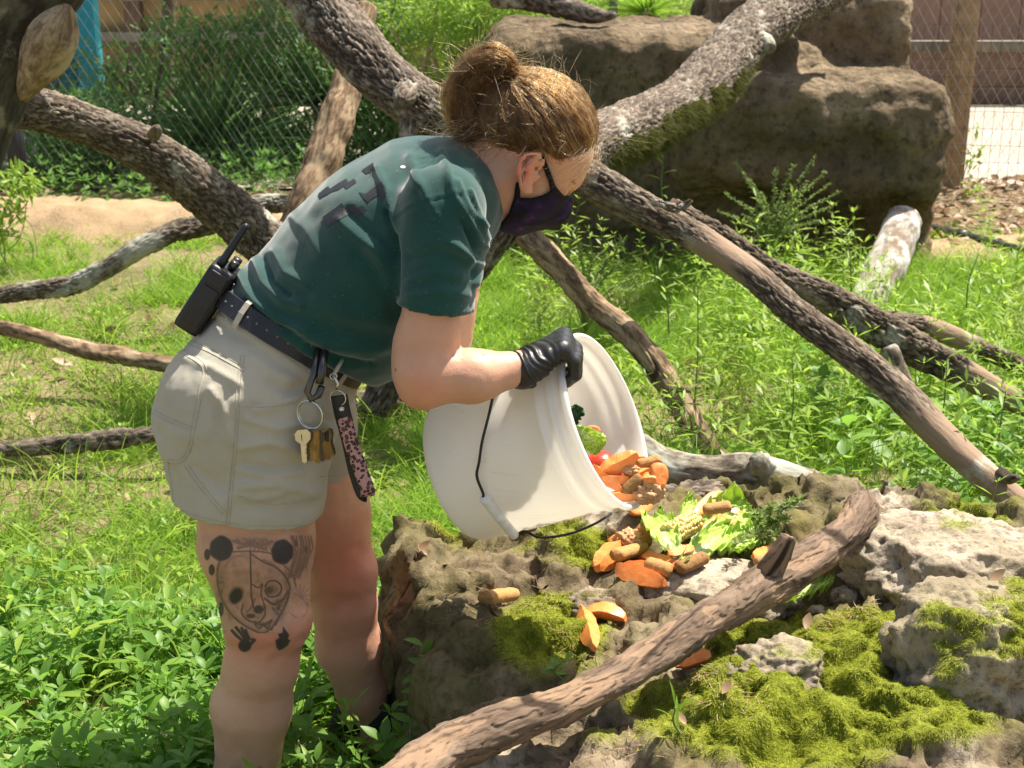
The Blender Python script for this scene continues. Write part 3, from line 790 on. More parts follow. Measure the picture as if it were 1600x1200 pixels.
def limb(name, pts, mat, parent=None, kind='furrow', amp=1.0, n=40, step=.011, seed=0, end=(1, 1), mossfn=None, strip=None, stripped=None):
    """pts: (px, py, Y, radius in px). A tube with real bark relief."""
    q = []
    for px, py, Y, r in pts:
        p = P(px, py, Y); q.append((*p, pr(px, py, Y, r)))
    c = catmull(q, step=step); rad = c[:, 3]; ctr = c[:, :3]
    m = len(ctr); t, u, w = frames(ctr)
    s = np.concatenate([[0], np.cumsum(np.linalg.norm(np.diff(ctr, axis=0), axis=1))])
    a = np.linspace(0, 2*np.pi, n, endpoint=False)
    S = np.repeat(s, n); A = np.tile(a, m); RR = np.repeat(rad, n); r0 = rad.mean()
    cx, cy = np.cos(A)*r0, np.sin(A)*r0
    tw = .25*S/r0*.12
    X = np.stack([np.cos(A+tw)*r0, np.sin(A+tw)*r0, S], -1)
    big = .10*noise3(np.stack([cx/r0*.8, cy/r0*.8, S*3.2+seed*7], -1)) + .06*noise3(np.stack([cx/r0*.4, cy/r0*.4, S*11+seed*3], -1))
    plate, bare = np.ones(len(S)), np.zeros(len(S))
    if kind in ('furrow', 'plate'):
        fx = (62, 62, 17.) if kind == 'furrow' else (58, 58, 30.)
        wq = X + .006*np.stack([noise3(X*45+seed), noise3(X*45+seed+5), noise3(X*30+seed+9)], -1)
        g = 1-2*np.abs(noise3(wq*np.array(fx)+seed)); g2 = 1-2*np.abs(noise3(wq*np.array(fx)*1.9+seed+3))
        cr = np.maximum(sstep(.45, .95, g), .7*sstep(.55, .95, g2))
        plate = 1-cr*sstep(-.5, .25, noise3(X*np.array([9, 9, 4.])+seed)+.35)
        deep = .0105 if kind == 'furrow' else .0085
        d = big - (1-plate)*deep/r0 + .0022/r0*fbm(X*np.array([120, 120, 60]), 2) + .003/r0*noise3(wq*np.array(fx)*.8+31)
    elif kind == 'peel':
        fl = fbm(X*np.array([24, 24, 8.])+seed, 4); st = np.round(fl*2.6)/2.6
        crack = .30*sstep(.84, .985, 1-2*np.abs(noise3(X*np.array([17, 17, 2.4])+seed*2)))*sstep(-.1, .3, noise3(X*np.array([6, 6, 3.])+seed*4))
        fine = noise3(X*np.array([130, 130, 16])+seed)
        d = big*1.3 + .0062/r0*st + .0025/r0*noise3(X*np.array([45, 45, 22.])+seed) + .0012/r0*fine + .0012/r0*fbm(X*np.array([90, 90, 40]), 2) - .25*crack
        edge = sstep(.36, .49, np.abs(fl*2.6-np.round(fl*2.6))); plate = 1-np.maximum(np.minimum(1, crack*5), .65*edge)
        bare = .85*sstep(-.25, -.45, st) + .8*sstep(.42, .62, fbm(X*np.array([11, 11, 4.])+seed+40, 3)); bare = np.clip(bare, 0, .9)*plate
    else:
        d = big*1.2 + .0030/r0*fbm(X*np.array([60, 60, 14.])+seed, 4); plate = sstep(-.55, -.2, fbm(X*np.array([30, 30, 10.])+seed+8, 3))
    if stripped is not None:
        sf = S/S.max(); wst = sum(sstep(a_-.05, a_+.03, sf+.06*noise3(X*np.array([20, 20, 5.])+3))*(1-sstep(b_-.03, b_+.05, sf+.06*noise3(X*np.array([20, 20, 5.])+8))) for a_, b_ in stripped)
        wst = np.clip(wst, 0, 1); d = d*(1-wst) + wst*(big - .04 + .0016/r0*fbm(X*np.array([70, 70, 10.]), 3)); plate = plate*(1-wst)+wst; bare = np.maximum(bare, wst*.95)
    R = RR*(1+amp*d)
    if strip is not None: R = R*(1+strip(S/s[-1], A))
    v = ctr.repeat(n, 0) + R[:, None]*(np.cos(A)[:, None]*u.repeat(n, 0) + np.sin(A)[:, None]*w.repeat(n, 0))
    f = [tube_faces(m, n)]
    # ends: a slightly domed, broken face
    def cap(i, sg, flag):
        base = i*n; ring = v[base:base+n]; cc = ctr[i]
        rin = cc + (ring-cc)*.55 + sg*t[i]*rad[i]*(.10 if flag == 1 else .5) + t[i]*(rng.normal(size=(n, 1))*rad[i]*.05)
        return rin, cc + sg*t[i]*rad[i]*(.06 if flag == 1 else .8)
    v_list = [v]; off = len(v); j = np.arange(n); j2 = (j+1) % n
    for i, sg, flag in ((0, -1, end[0]), (m-1, 1, end[1])):
        rin, cc = cap(i, sg, flag); v_list += [rin, cc[None]]
        A_, B_ = (i*n+j, i*n+j2) if sg > 0 else (i*n+j2, i*n+j)
        C_, D_ = (off+j2, off+j) if sg > 0 else (off+j, off+j2)
        f.append(np.stack([A_, B_, C_, D_], -1))
        f.append(np.stack([D_, C_, np.full(n, off+n)], -1) if sg > 0 else np.stack([D_, C_, np.full(n, off+n)], -1))
        off += n+1
    v = np.vstack(v_list)
    o = mobj(name, v, f, mat)
    ms = np.zeros(len(v))
    if mossfn is not None:
        px, py = proj(v); ms = np.clip(mossfn(px, py, normals_of(o), v), 0, 1)
    vattr(o, 'moss', ms); ex = len(v)-len(S)
    vattr(o, 'plate', np.concatenate([plate, np.full(ex, .6)])); vattr(o, 'bare', np.concatenate([bare, np.full(ex, .8)]))
    ga = o.data.attributes.new('grain', 'FLOAT_VECTOR', 'POINT'); ga.data.foreach_set('vector', np.vstack([X, v[len(S):]]).astype(np.float32).ravel())
    if parent is not None: under(o, parent)
    return o
def moss_on(o, per_m2, lo, hi, parent, name='moss', col=((.05, .06, .012), (.13, .13, .03))):
    v, n = verts_of(o), normals_of(o); a = np.empty(len(v), np.float32); o.data.attributes['moss'].data.foreach_get('value', a)
    me = o.data; me.calc_loop_triangles()
    t = np.empty(len(me.loop_triangles)*3, np.int32); me.loop_triangles.foreach_get('vertices', t); t = t.reshape(-1, 3)
    A, B, C = v[t[:, 0]], v[t[:, 1]], v[t[:, 2]]; w = .5*np.linalg.norm(np.cross(B-A, C-A), axis=1)*a[t].mean(1); k = int(w.sum()*per_m2)
    if k < 3: return
    i = rng.choice(len(t), k, p=w/w.sum()); r1, r2 = rng.random((2, k))*.5
    R = A[i]+(B[i]-A[i])*r1[:, None]+(C[i]-A[i])*r2[:, None]; D = norm(n[t[i, 0]]+rng.normal(size=(k, 3))*.6)
    vv, f = blades_geo(R-D*.002, D, rng.uniform(lo, hi, k), rng.uniform(.002, .0035, k), rng.uniform(.2, .8, k), 2)
    tag(under(mobj(name, vv, f, leaf_mat(name+'_tufts', *col, .3, (.2, .2, .03), .8), None, False), parent), kind='stuff')

# --- the fallen tree whose limbs fan out behind the person
dead = empty('dead_tree', P(850, 260, 4.2), 'dead fallen tree with bare limbs fanning out behind the person', 'tree')
limb('branch', [(455,-60,4.7,46),(520,30,4.6,46),(585,105,4.45,43),(650,160,4.35,41),(710,200,4.25,40),(790,245,4.2,40),(850,265,4.2,40)], M_BARK, dead, 'furrow', seed=1, n=150, step=.008)
limb('branch', [(665,160,4.33,30),(655,215,4.3,32),(690,290,4.28,34),(720,350,4.25,34)], M_BARK, dead, 'furrow', seed=11, n=90)
bm_ = lambda px, py, n, v: sstep(.1, .5, .55*fbm(v*9, 3)+.25 - np.abs(py-(232-.95*(px-1000)*.62))/75 + .3*(py > 215-.62*(px-985)) ) * sstep(945, 1000, px)*(1-sstep(1130, 1190, px))
bB = limb('branch', [(850,262,4.2,38),(920,228,4.5,43),(980,204,4.8,45),(1050,170,5.2,43),(1110,120,5.6,44),(1170,55,6.1,42),(1235,10,6.5,38),(1310,-25,6.9,36)], M_BARK, dead, 'plate', seed=2, n=130, step=.009, mossfn=bm_)
moss_on(bB, 60000, .012, .03, dead)
limb('stub', [(1180,60,6.0,16),(1196,68,5.93,14),(1204,76,5.88,9)], M_BARK_L, dead, 'smooth', seed=3, n=20)
limb('branch', [(845,240,4.22,28.8),(930,285,4.15,30.4),(1010,330,4.05,27.2),(1090,372,3.95,23.2),(1170,425,3.8,23.2),(1240,487,3.65,23.2),(1320,545,3.5,24.8),(1400,610,3.4,26.4),(1470,680,3.3,24.8),(1540,745,3.2,23.2),(1625,815,3.1,21.6)], M_BARK2, dead, 'furrow', .7, stripped=[(.34, .43), (.80, 1.2)], seed=4, n=110, step=.008)
limb('branch', [(1050,325,4.1,17.6),(1120,370,4.2,22.4),(1200,425,4.25,23.2),(1290,465,4.3,26.4),(1370,510,4.3,29.6),(1430,545,4.3,28.0),(1510,585,4.25,23.2),(1640,660,4.15,20.8)], M_BARK2, dead, 'furrow', stripped=[(.80, .93)], seed=5, n=110, step=.008)
limb('branch', [(1385,500,4.35,16.0),(1450,512,4.5,17.6),(1520,540,4.6,16.0),(1640,592,4.8,14.4)], M_BARK2, dead, 'plate', stripped=[(.25, .5)], seed=6, n=70)
limb('branch', [(820,365,4.22,20.6),(875,420,4.15,18.9),(930,478,4.1,18.9),(990,530,4.05,19.8),(1035,590,4.0,19.8),(1075,650,3.95,18.9),(1110,700,3.9,14.6),(1140,725,3.88,12.0)], M_BARE, dead, 'peel', seed=7, n=70, step=.008)
limb('branch', [(840,280,4.2,38),(800,330,4.22,32),(750,390,4.25,34),(690,480,4.3,34),(620,570,4.35,32),(585,640,4.35,26)], M_BARK, dead, 'furrow', seed=8, n=90)
limb('stub', [(1255,500,3.62,15),(1262,520,3.59,9),(1268,532,3.57,4)], M_BARK, dead, 'smooth', seed=9, n=16)
limb('stub', [(1385,545,4.25,16),(1410,590,4.2,13),(1430,625,4.18,9),(1425,640,4.16,3)], M_BARK, dead, 'peel', seed=10, n=20)
limb('stub', [(1055,640,3.94,9),(1072,665,3.92,11),(1062,678,3.9,5)], M_BARE, dead, 'smooth', seed=12, n=16)
limb('stub', [(1040,608,3.98,6),(1068,608,3.95,5),(1080,610,3.94,4)], M_BARE, dead, 'smooth', seed=13, n=12)
limb('stub', [(1560,740,3.16,10),(1578,748,3.13,9),(1590,745,3.1,4)], M_BARK, dead, 'smooth', seed=14, n=14)
limb('knot', [(640,140,4.28,20),(632,152,4.22,19),(628,160,4.18,11)], M_BARK, dead, 'furrow', seed=15, n=24)
limb('knot', [(525,45,4.55,16),(518,52,4.5,13),(515,56,4.47,6)], M_BARK, dead, 'furrow', seed=16, n=20)
# split-off sliver of bark along the long front limb
limb('bark_sliver', [(1000,300,3.99,3),(1035,319,3.96,6),(1062,326,3.94,7),(1076,316,3.93,6),(1080,312,3.93,3)], M_BARK, dead, 'furrow', seed=17, n=30, step=.006)

# --- leaning tree at the left edge with its long limb
ltr = empty('leaning_tree', P(-20, 120, 3.9), 'grey leaning tree trunk entering at the top left corner', 'tree')
limb('trunk', [(110,-190,3.95,150),(40,-60,3.9,105),(-5,50,3.88,82),(-30,150,3.86,66),(-52,250,3.85,52),(-72,340,3.84,42),(-100,480,3.84,40),(-125,640,3.84,42),(-135,760,3.84,46)], M_TRUNK, ltr, 'smooth', 1.0, seed=21, n=96, step=.012)
limb('stub', [(34,150,3.84,12),(52,118,3.80,25),(72,85,3.76,37),(88,52,3.73,36),(100,24,3.71,22),(105,10,3.70,8)], M_CUT, ltr, 'smooth', .8, seed=22, n=60, step=.006)
limb('branch', [(-5,165,3.95,38),(50,168,4.05,34),(130,194,4.2,33),(210,226,4.3,35),(280,270,4.4,38),(345,322,4.5,40),(405,372,4.55,40),(470,420,4.55,38),(530,480,4.55,34)], M_BARK, ltr, 'plate', seed=23, n=130, step=.008)
limb('knot', [(240,212,4.25,10),(244,204,4.22,9),(246,198,4.2,4)], M_BARK, ltr, 'smooth', seed=24, n=14)

def log(name, label, pts, mat, kind, cat='branch', group=None, **kw):
    base = P(*pts[0][:3]); e = empty(name, base, label, cat, group); o = limb('bark', pts, mat, e, kind, **kw); return e, o
log('crooked_branch', 'thin crooked lichened branch crossing the grass left of the person',
    [(-30,466,5.3,13),(40,455,5.3,15),(110,446,5.3,17),(165,420,5.3,16),(225,385,5.3,17),(275,362,5.35,18),(330,348,5.4,18),(380,325,5.4,16),(430,318,5.4,16),(485,318,5.4,15)], M_BARK_L, 'plate', seed=31, n=70, step=.009)
log('bare_stick', 'straight bare brown stick slanting down towards the back of the shorts',
    [(-30,505,4.7,10),(50,522,4.65,12),(130,545,4.6,14),(200,560,4.55,13),(265,570,4.5,12),(330,580,4.45,11)], M_BARE, 'peel', seed=32, n=24)
log('grey_stick', 'dark rotting stick lying low in the grass behind the person',
    [(-40,704,3.9,13),(60,698,3.9,15),(130,691,3.9,18),(190,685,3.9,17),(245,677,3.9,14),(330,665,3.95,13)], M_BARK, 'furrow', seed=33, n=24)
log('standing_snag', 'pale bark stripped snag leaning behind the shoulder',
    [(572,10,5.5,18),(556,80,5.4,20),(540,140,5.3,24),(522,200,5.2,27),(500,265,5.1,27),(470,340,5.0,25),(440,420,5.0,24)], M_BARE, 'peel', 'tree stump', seed=34, n=70, step=.01)
log('dark_log', 'dark rough log lying on top of the boulder', [(770,-10,7.2,22),(830,-2,7.2,20),(890,14,7.15,18),(930,24,7.1,13),(962,24,7.1,6)], M_BARK, 'furrow', 'log', seed=35, n=28)
log('white_log', 'weathered white log leaning on the base of the boulder', [(1414,344,6.45,27),(1392,400,6.2,31),(1364,460,5.95,30),(1335,520,5.7,28)], M_WHITE, 'smooth', 'log', seed=36, n=36, end=(1, 1))
log('buried_log', 'pale log half buried in tall weeds below the long limbs', [(1310,590,4.75,22),(1275,640,4.6,26),(1245,700,4.4,26),(1225,740,4.3,20)], M_WHITE, 'smooth', 'log', seed=37, n=28)
log('lichened_log', 'grey lichened log lying behind the spilled food', [(985,700,3.05,30),(1040,728,3.05,28),(1110,738,3.05,27),(1180,738,3.05,29),(1250,757,3.02,28),(1330,785,2.98,24),(1410,800,2.95,19),(1490,812,2.92,12)], M_BARK_L, 'smooth', 'log', seed=38, n=80, step=.007)
limb('knob', [(1190,735,3.02,22),(1188,722,3.0,20),(1186,714,2.99,12)], M_BARK_L, bpy.data.objects['lichened_log'], 'plate', seed=39, n=20)
limb('twig', [(1372,790,2.96,7),(1378,772,2.95,5),(1386,752,2.94,4)], M_BARK, bpy.data.objects['lichened_log'], 'smooth', seed=40, n=10)
log('rotting_log', 'dark rotting log under the lip of the bucket', [(985,800,2.86,28),(1040,790,2.9,32),(1100,778,2.95,28),(1150,772,3.0,16)], M_BARK, 'furrow', 'log', seed=41, n=90, step=.006)
log('far_log', 'rough log seen between the shirt and the bucket', [(555,632,4.42,22),(610,628,4.45,22),(680,628,4.5,20)], M_BARK, 'furrow', 'log', seed=42, n=28)
pl_ = []
for px, py, z, r in [(585,1268,.40,43),(640,1217,.415,41),(690,1176,.42,38),(745,1150,.425,35),(800,1130,.43,34),(880,1100,.432,30),(970,1056,.435,27),(1040,1012,.44,29),(1100,974,.44,28),(1150,946,.44,29),(1195,918,.443,31),(1240,892,.445,30),(1285,862,.448,30),(1318,833,.452,26),(1342,804,.456,27),(1348,786,.46,21)]:
    p = PZ(px, py, z+.0); pl_.append((px, py, p.y, r))
def crack_strip(s, A):
    return -.20*np.exp(-((np.mod(A-4.05-.5*np.sin(s*5)+np.pi, 2*np.pi)-np.pi)/.075)**2)*sstep(.18, .3, s)*(1-sstep(.78, .85, s))
_, peel = log('peeled_log', 'brown peeling log lying diagonally across the front of the mossy outcrop', pl_, M_PEEL, 'peel', 'log', seed=43, n=150, step=.004, strip=crack_strip)
limb('stub', [(1196,912,pl_[10][2],18),(1208,886,pl_[10][2],18),(1221,862,pl_[10][2],15),(1232,838,pl_[10][2]+.005,12)], M_PEEL, bpy.data.objects['peeled_log'], 'peel', seed=44, n=36, step=.005)
# ================================================================== the person
YM, YR, YL = 2.25, 2.08, 2.42
def skin_mat():
    t = NT('skin')
    n = t.noise(9, 5, .6); n2 = t.noise(140, 4, .6); n3 = t.noise(420, 3)
    c = t.ramp(n, [(.3, (.54, .285, .18)), (.7, (.64, .375, .25))])
    c = t.mix(t.math('MULTIPLY', n2, .22), c, (.46, .20, .135))
    vo = t.n('TexVoronoi'); vo.inputs['Scale'].default_value = 16; t.l(t.coord(), vo.inputs['Vector'])
    mole = t.ramp(vo.outputs['Distance'], [(.035, (.8, .8, .8)), (.055, (0, 0, 0))])
    c = t.mix(mole, c, (.20, .085, .05))
    fr = t.noise(330, 2); c = t.mix(t.ramp(fr, [(.66, (0, 0, 0)), (.74, (.35, .35, .35))]), c, (.33, .15, .09))
    red = t.attr('flush_glow'); c = t.mix(red, c, (.64, .15, .085))
    ink = t.attr('ink'); c = t.mix(ink, c, (.035, .03, .03))
    t.base(c).set(Roughness=.5); t.b.inputs['Specular IOR Level'].default_value = .4
    t.b.inputs['Subsurface Weight'].default_value = .10; t.b.inputs['Subsurface Radius'].default_value = (1, .35, .2); t.b.inputs['Subsurface Scale'].default_value = .012
    t.bump(t.mix(.5, n2, n3), .30, .003); return t.m
def cloth_mat(name, c1, c2, weave=900, rough=.9, speck=0, sheen=0.0, bump=.25):
    t = NT(name); n = t.noise(6, 5, .6); n2 = t.noise(weave, 2, .5); n3 = t.noise(260, 3)
    c = t.ramp(n, [(.3, c1), (.7, c2)])
    c = t.mix(t.math('MULTIPLY', n2, .25), c, tuple(x*.55 for x in c1))
    if speck: c = t.mix(t.ramp(n3, [(.66, (0, 0, 0)), (.76, (speck, speck, speck))]), c, (.55, .6, .58))
    t.base(c).set(Roughness=rough); t.b.inputs['Specular IOR Level'].default_value = .2
    if sheen: t.b.inputs['Sheen Weight'].default_value = sheen; t.b.inputs['Sheen Roughness'].default_value = .5
    t.bump(t.mix(.5, n2, n3), bump, .002); return t.m
M_SKIN = skin_mat()
M_SHIRT = cloth_mat('dark_green_cotton', (.006, .048, .040), (.010, .064, .054), 700, .85, .22, .35)
M_SHORTS = cloth_mat('khaki_canvas', (.40, .365, .285), (.47, .435, .345), 800, .9, 0, .1)
M_SEAM = simple('khaki_seam', (.385, .35, .265), .9, 0, .2, 300)
M_BELT = simple('black_leather', (.012, .012, .014), .5, 0, .3, 60, .2)
M_GLOVE = simple('black_nitrile', (.013, .013, .0135), .42, 0, .2, 40, .1)
M_SHOE = simple('black_shoe_fabric', (.014, .014, .015), .8, 0, .3, 200, .4)
M_PRINT = simple('black_print', (.016, .016, .018), .6, 0, .25, 120)
M_STEEL = simple('polished_steel', (.62, .62, .60), .22, 1.0, .1)
M_BRASS = simple('worn_brass', (.30, .215, .10), .35, 1.0, .3, 80)
M_GUN = simple('dark_clip_metal', (.10, .095, .09), .3, .9, .2)
def mask_mat():
    t = NT('galaxy_print'); n = t.noise(16, 6, .6, dist=.6); n2 = t.noise(9, 4, .6)
    c = t.ramp(n, [(.42, (.005, .004, .008)), (.56, (.018, .008, .045)), (.66, (.13, .022, .09)), (.76, (.04, .05, .22))])
    edge = t.attr('rimband'); c = t.mix(edge, c, (.006, .006, .007))
    t.base(c).set(Roughness=.8); t.b.inputs['Specular IOR Level'].default_value = .25; t.bump(t.noise(600, 2), .2, .002); return t.m

person = empty('person', P(480, 1250, 2.25), 'person in green shirt and khaki shorts bending to tip a white bucket', 'person')
person.location.z = 0
# head frame
HF, HU = np.array([.69, 0, -.724]), np.array([.724, 0, .69]); HL = np.array([0, -1.0, 0])
HO = np.array(P(832, 270, 2.175)); HO[1] = YM
HM = np.stack([HF, HU, HL])                       # world -> head axes (f, u, l)
def hp(f, u, l=0.0): return HO + HF*f + HU*u + HL*l
def hell(c, r): return ell(hp(*c), r, HM)
def hrc(a, b, ra, rb): return rc(hp(*a), hp(*b), ra, rb)
CR_C, CR_R = (-.028, .037, 0), (.094, .082, .073)
head_prims = [(hell(CR_C, CR_R), .02), (hell((.026, .034, 0), (.042, .052, .058)), .02), (hell((.022, -.030, 0), (.044, .064, .054)), .03),
    (hrc((-.02, -.045, .048), (.036, -.074, .018), .016, .015), .03), (hrc((-.02, -.045, -.048), (.036, -.074, -.018), .016, .015), .03),
    (hrc((.040, -.074, -.008), (.040, -.074, .008), .016, .016), .02), (hell((.038, -.022, .035), (.024, .026, .022)), .02), (hell((.038, -.022, -.035), (.024, .026, .022)), .02),
    (hrc((.056, .032, .028), (.058, .030, -.028), .012, .012), .02), (hrc((.062, .014, 0), (.078, -.016, 0), .0080, .0110), .012),
    (hrc((.074, -.020, .009), (.074, -.020, -.009), .009, .009), .01), (hell((.056, -.050, 0), (.016, .018, .024)), .02)]

def build_body():
    V = Vol((-.62, 1.86, -.02), (.32, 2.70, 1.46), .0062)
    A = lambda prim, k=.02: V.put(prim, k)
    p = lambda x, y, Y: P(x, y, Y)
    R = lambda x, y, Y, r: pr(x, y, Y, r)
    # torso under the shirt
    A(es(p(440,545,YM), p(545,458,YM), .095, .108, .125, .135)); A(es(p(545,458,YM), p(615,380,YM), .108, .105, .135, .15))
    A(es(p(615,380,YM), p(690,310,YM), .105, .075, .15, .13)); A(es(p(395,640,YM), p(440,545,YM), .12, .09, .145, .12), .04)
    # neck
    A(rc(p(700,305,YM), p(742,290,YM), .062, .056), .03); A(rc(p(742,290,YM), p(812,262,YM), .055, .054), .02)
    A(rc(p(715,275,YM), p(790,235,YM), .040, .044), .03)
    for prim, k in head_prims: A(prim, k)
    for s in (1, -1):
        V.put(hell((.068, .010, .033*s), (.009, .010, .015)), .010, 'sub')
        V.put(hell((.0565, .009, .033*s), (.0125, .0118, .0135)), .002)          # eyeball with closed-down lids
        A(hrc((.0645, .014, .022*s), (.060, .014, .045*s), .0030, .0026), .004)
    # ear (near and far side): helix, lobe, bowl
    for s in (1, -1):
        y0 = YM - .074*s
        E = lambda x, y, o: np.array(P(x, y, 2.17))*[1, 0, 1] + [0, y0 - o*s, 0]
        pts = [(846,262,.004),(849,250,.008),(842,241,.014),(830,238,.020),(818,243,.024),(811,255,.026),(810,270,.024),(813,285,.018),(818,297,.011),(826,301,.007),(831,295,.004)]
        for a, b in zip(pts[:-1], pts[1:]): A(rc(E(*a), E(*b), .0042, .0042), .004)
        for a, b in zip([(832,252,.014),(822,262,.017),(822,276,.014),(828,286,.009)][:-1], [(832,252,.014),(822,262,.017),(822,276,.014),(828,286,.009)][1:]): A(rc(E(*a), E(*b), .0036, .0034), .004)
        A(rc(E(832,250,.005), E(822,290,.004), .008, .006), .008); A(rc(E(818,290,.008), E(825,296,.006), .006, .006), .005)
        A(rc(E(840,272,.004), E(840,280,.004), .0045, .0045), .005)
    # arms
    sh, el, mid, wr = p(695,335,2.09), p(664,585,2.03), p(742,588,2.03), p(822,573,2.06)
    A(rc(sh, p(674,470,2.04), .046, R(674,480,2.04,43)), .01); A(rc(p(674,470,2.04), p(671,515,2.04), R(674,480,2.04,43), R(671,515,2.04,46)), .008); A(rc(p(671,515,2.04), p(666,580,2.03), R(674,515,2.04,46), R(666,580,2.03,48)), .012)
    A(rc(p(666,585,2.03), mid, R(666,585,2.03,47), R(742,588,2.03,39)), .02); A(rc(mid, wr, R(742,588,2.03,39), R(822,573,2.06,26)), .02)
    A(rc(p(654,612,2.02), p(664,615,2.03), .018, .016), .03); A(rc(wr, p(842,564,2.075), .025, .020), .01)
    A(rc(p(648,540,2.04), p(650,570,2.03), .032, .03), .02)
    A(rc(p(712,335,2.41), p(688,600,2.45), .06, .046), .03); A(rc(p(688,605,2.45), p(745,700,2.40), .046, .036), .02); A(rc(p(745,700,2.40), p(790,745,2.35), .034, .024), .02)
    A(rc(p(790,745,2.35), p(810,760,2.32), .024, .022), .01)
    # right leg (near)
    A(es(p(400,660,2.15), p(400,850,2.13), .105, R(400,850,2.13,87), .088, .084), .03); A(es(p(400,850,2.13), p(417,965,2.12), R(400,850,2.13,87), R(417,965,2.12,67), .084, .064), .02)
    A(es(p(417,965,2.12), p(408,1038,2.12), R(417,965,2.12,65), R(408,1038,2.12,56), .060, .054), .015); A(rc(p(457,968,2.105), p(452,992,2.10), .027, .022), .02)
    A(es(p(408,1038,2.12), p(393,1105,2.13), R(408,1040,2.12,56), R(393,1105,2.13,60), .054, .060), .015); A(es(p(393,1105,2.13), p(386,1215,2.14), R(393,1105,2.13,60), R(386,1215,2.14,48), .060, .046), .02)
    A(rc(p(386,1215,2.14), p(384,1275,2.15), R(386,1215,2.14,50), .037), .02); A(rc(p(384,1275,2.15), p(420,1300,2.12), .034, .03), .02)
    # left leg (far)
    A(rc(p(455,650,2.36), p(503,800,2.38), .085, R(503,800,2.38,73)), .03); A(rc(p(503,800,2.38), p(529,890,2.38), R(503,800,2.38,73), R(529,890,2.38,55)), .02)
    A(es(p(527,890,2.38), p(538,945,2.38), R(527,890,2.38,56), R(538,945,2.38,49), .055, .052), .02); A(rc(p(559,893,2.365), p(558,913,2.36), .026, .022), .03)
    A(es(p(538,945,2.38), p(545,1010,2.39), R(538,945,2.38,48), R(545,1010,2.39,50), .052, .056), .02); A(es(p(545,1010,2.39), p(566,1085,2.40), R(545,1010,2.39,49), R(566,1085,2.40,36), .056, .042), .02)
    A(rc(p(566,1085,2.40), p(580,1142,2.40), R(566,1085,2.40,38), .035), .02); A(rc(p(580,1142,2.40), p(610,1165,2.37), .034, .03), .02)
    v, f = V.mesh(); o = mobj('body', v, f, M_SKIN)
    n = normals_of(o); px, py = proj(v)
    d = .0012*fbm(v*38, 2)
    # knee and back-of-knee creases on the near leg
    near = v[:, 1] < 2.28
    for pts, w, a in [([(355,1012),(400,1018),(440,1010)],9,-.0022),([(430,1030),(452,1022),(470,1000)],8,-.003),([(425,955),(450,940),(478,950)],8,-.002),([(560,860),(575,875)],10,-.002),([(505,930),(540,942),(575,930)],9,-.0025)]:
        d += a*np.exp(-(d_line(px, py, pts)/w)**2)
    # crook of the elbow and folds at the throat
    d += -.004*np.exp(-(d_line(px, py, [(728,535),(716,548),(706,556)])/5)**2)*near
    for pts in ([(765,330),(778,340),(790,338)], [(770,318),(785,330)], [(752,258),(760,300)]): d += -.0022*np.exp(-(d_line(px, py, pts)/4)**2)
    set_verts(o, v + n*d[:, None])
    fl = .8*np.exp(-((px-818)/18)**2-((py-262)/30)**2)*(v[:, 1] < 2.2)*(v[:, 2] > 1)*(np.abs(v[:,1]-2.155)<.03) + .45*np.exp(-((px-420)/90)**2-((py-1000)/40)**2) + .6*np.exp(-((px-540)/70)**2-((py-890)/75)**2)+.25*np.exp(-((px-660)/40)**2-((py-610)/35)**2)  # ear and far-knee red paint light glowing through skin; near knee, elbow are flushed
    vattr(o, 'flush_glow', np.clip(fl, 0, 1)); vattr(o, 'ink', np.zeros(len(v)))
    return under(o, person)
body = build_body()
B_BODY = bvh_of(body)
print('body', len(body.data.polygons))

def decal(name, bvh, bbox, step, fn, mat, parent, off=.0007, attrs=None, smooth=True, thr=.02):
    """a thin skin laid on a surface: fn(px,py) -> coverage; cells under thr are left out"""
    xs, ys = np.arange(bbox[0], bbox[2], step), np.arange(bbox[1], bbox[3], step)
    X, Y = np.meshgrid(xs, ys); cov = fn(X, Y); ids = np.full(X.shape, -1); V, N, Cv = [], [], []
    from itertools import product
    pad = cov > thr
    m = pad.copy(); m[1:] |= pad[:-1]; m[:, 1:] |= pad[:, :-1]; m[1:, 1:] |= pad[:-1, :-1]
    for i, j in np.argwhere(m):
        h, n = cast(bvh, X[i, j], Y[i, j])
        if h is None: continue
        ids[i, j] = len(V); V.append(h + n*off); Cv.append(cov[i, j])
    q = np.stack([ids[:-1, :-1], ids[1:, :-1], ids[1:, 1:], ids[:-1, 1:]], -1).reshape(-1, 4)
    q = q[(q.min(1) >= 0) & pad[:-1, :-1].ravel()]
    V = np.array(V)
    if len(q):
        e = np.linalg.norm(V[q[:, 0]]-V[q[:, 2]], axis=1); q = q[e < .02]
    o = mobj(name, V, q, mat, None, smooth)
    if attrs: vattr(o, attrs, Cv)
    return under(o, parent)
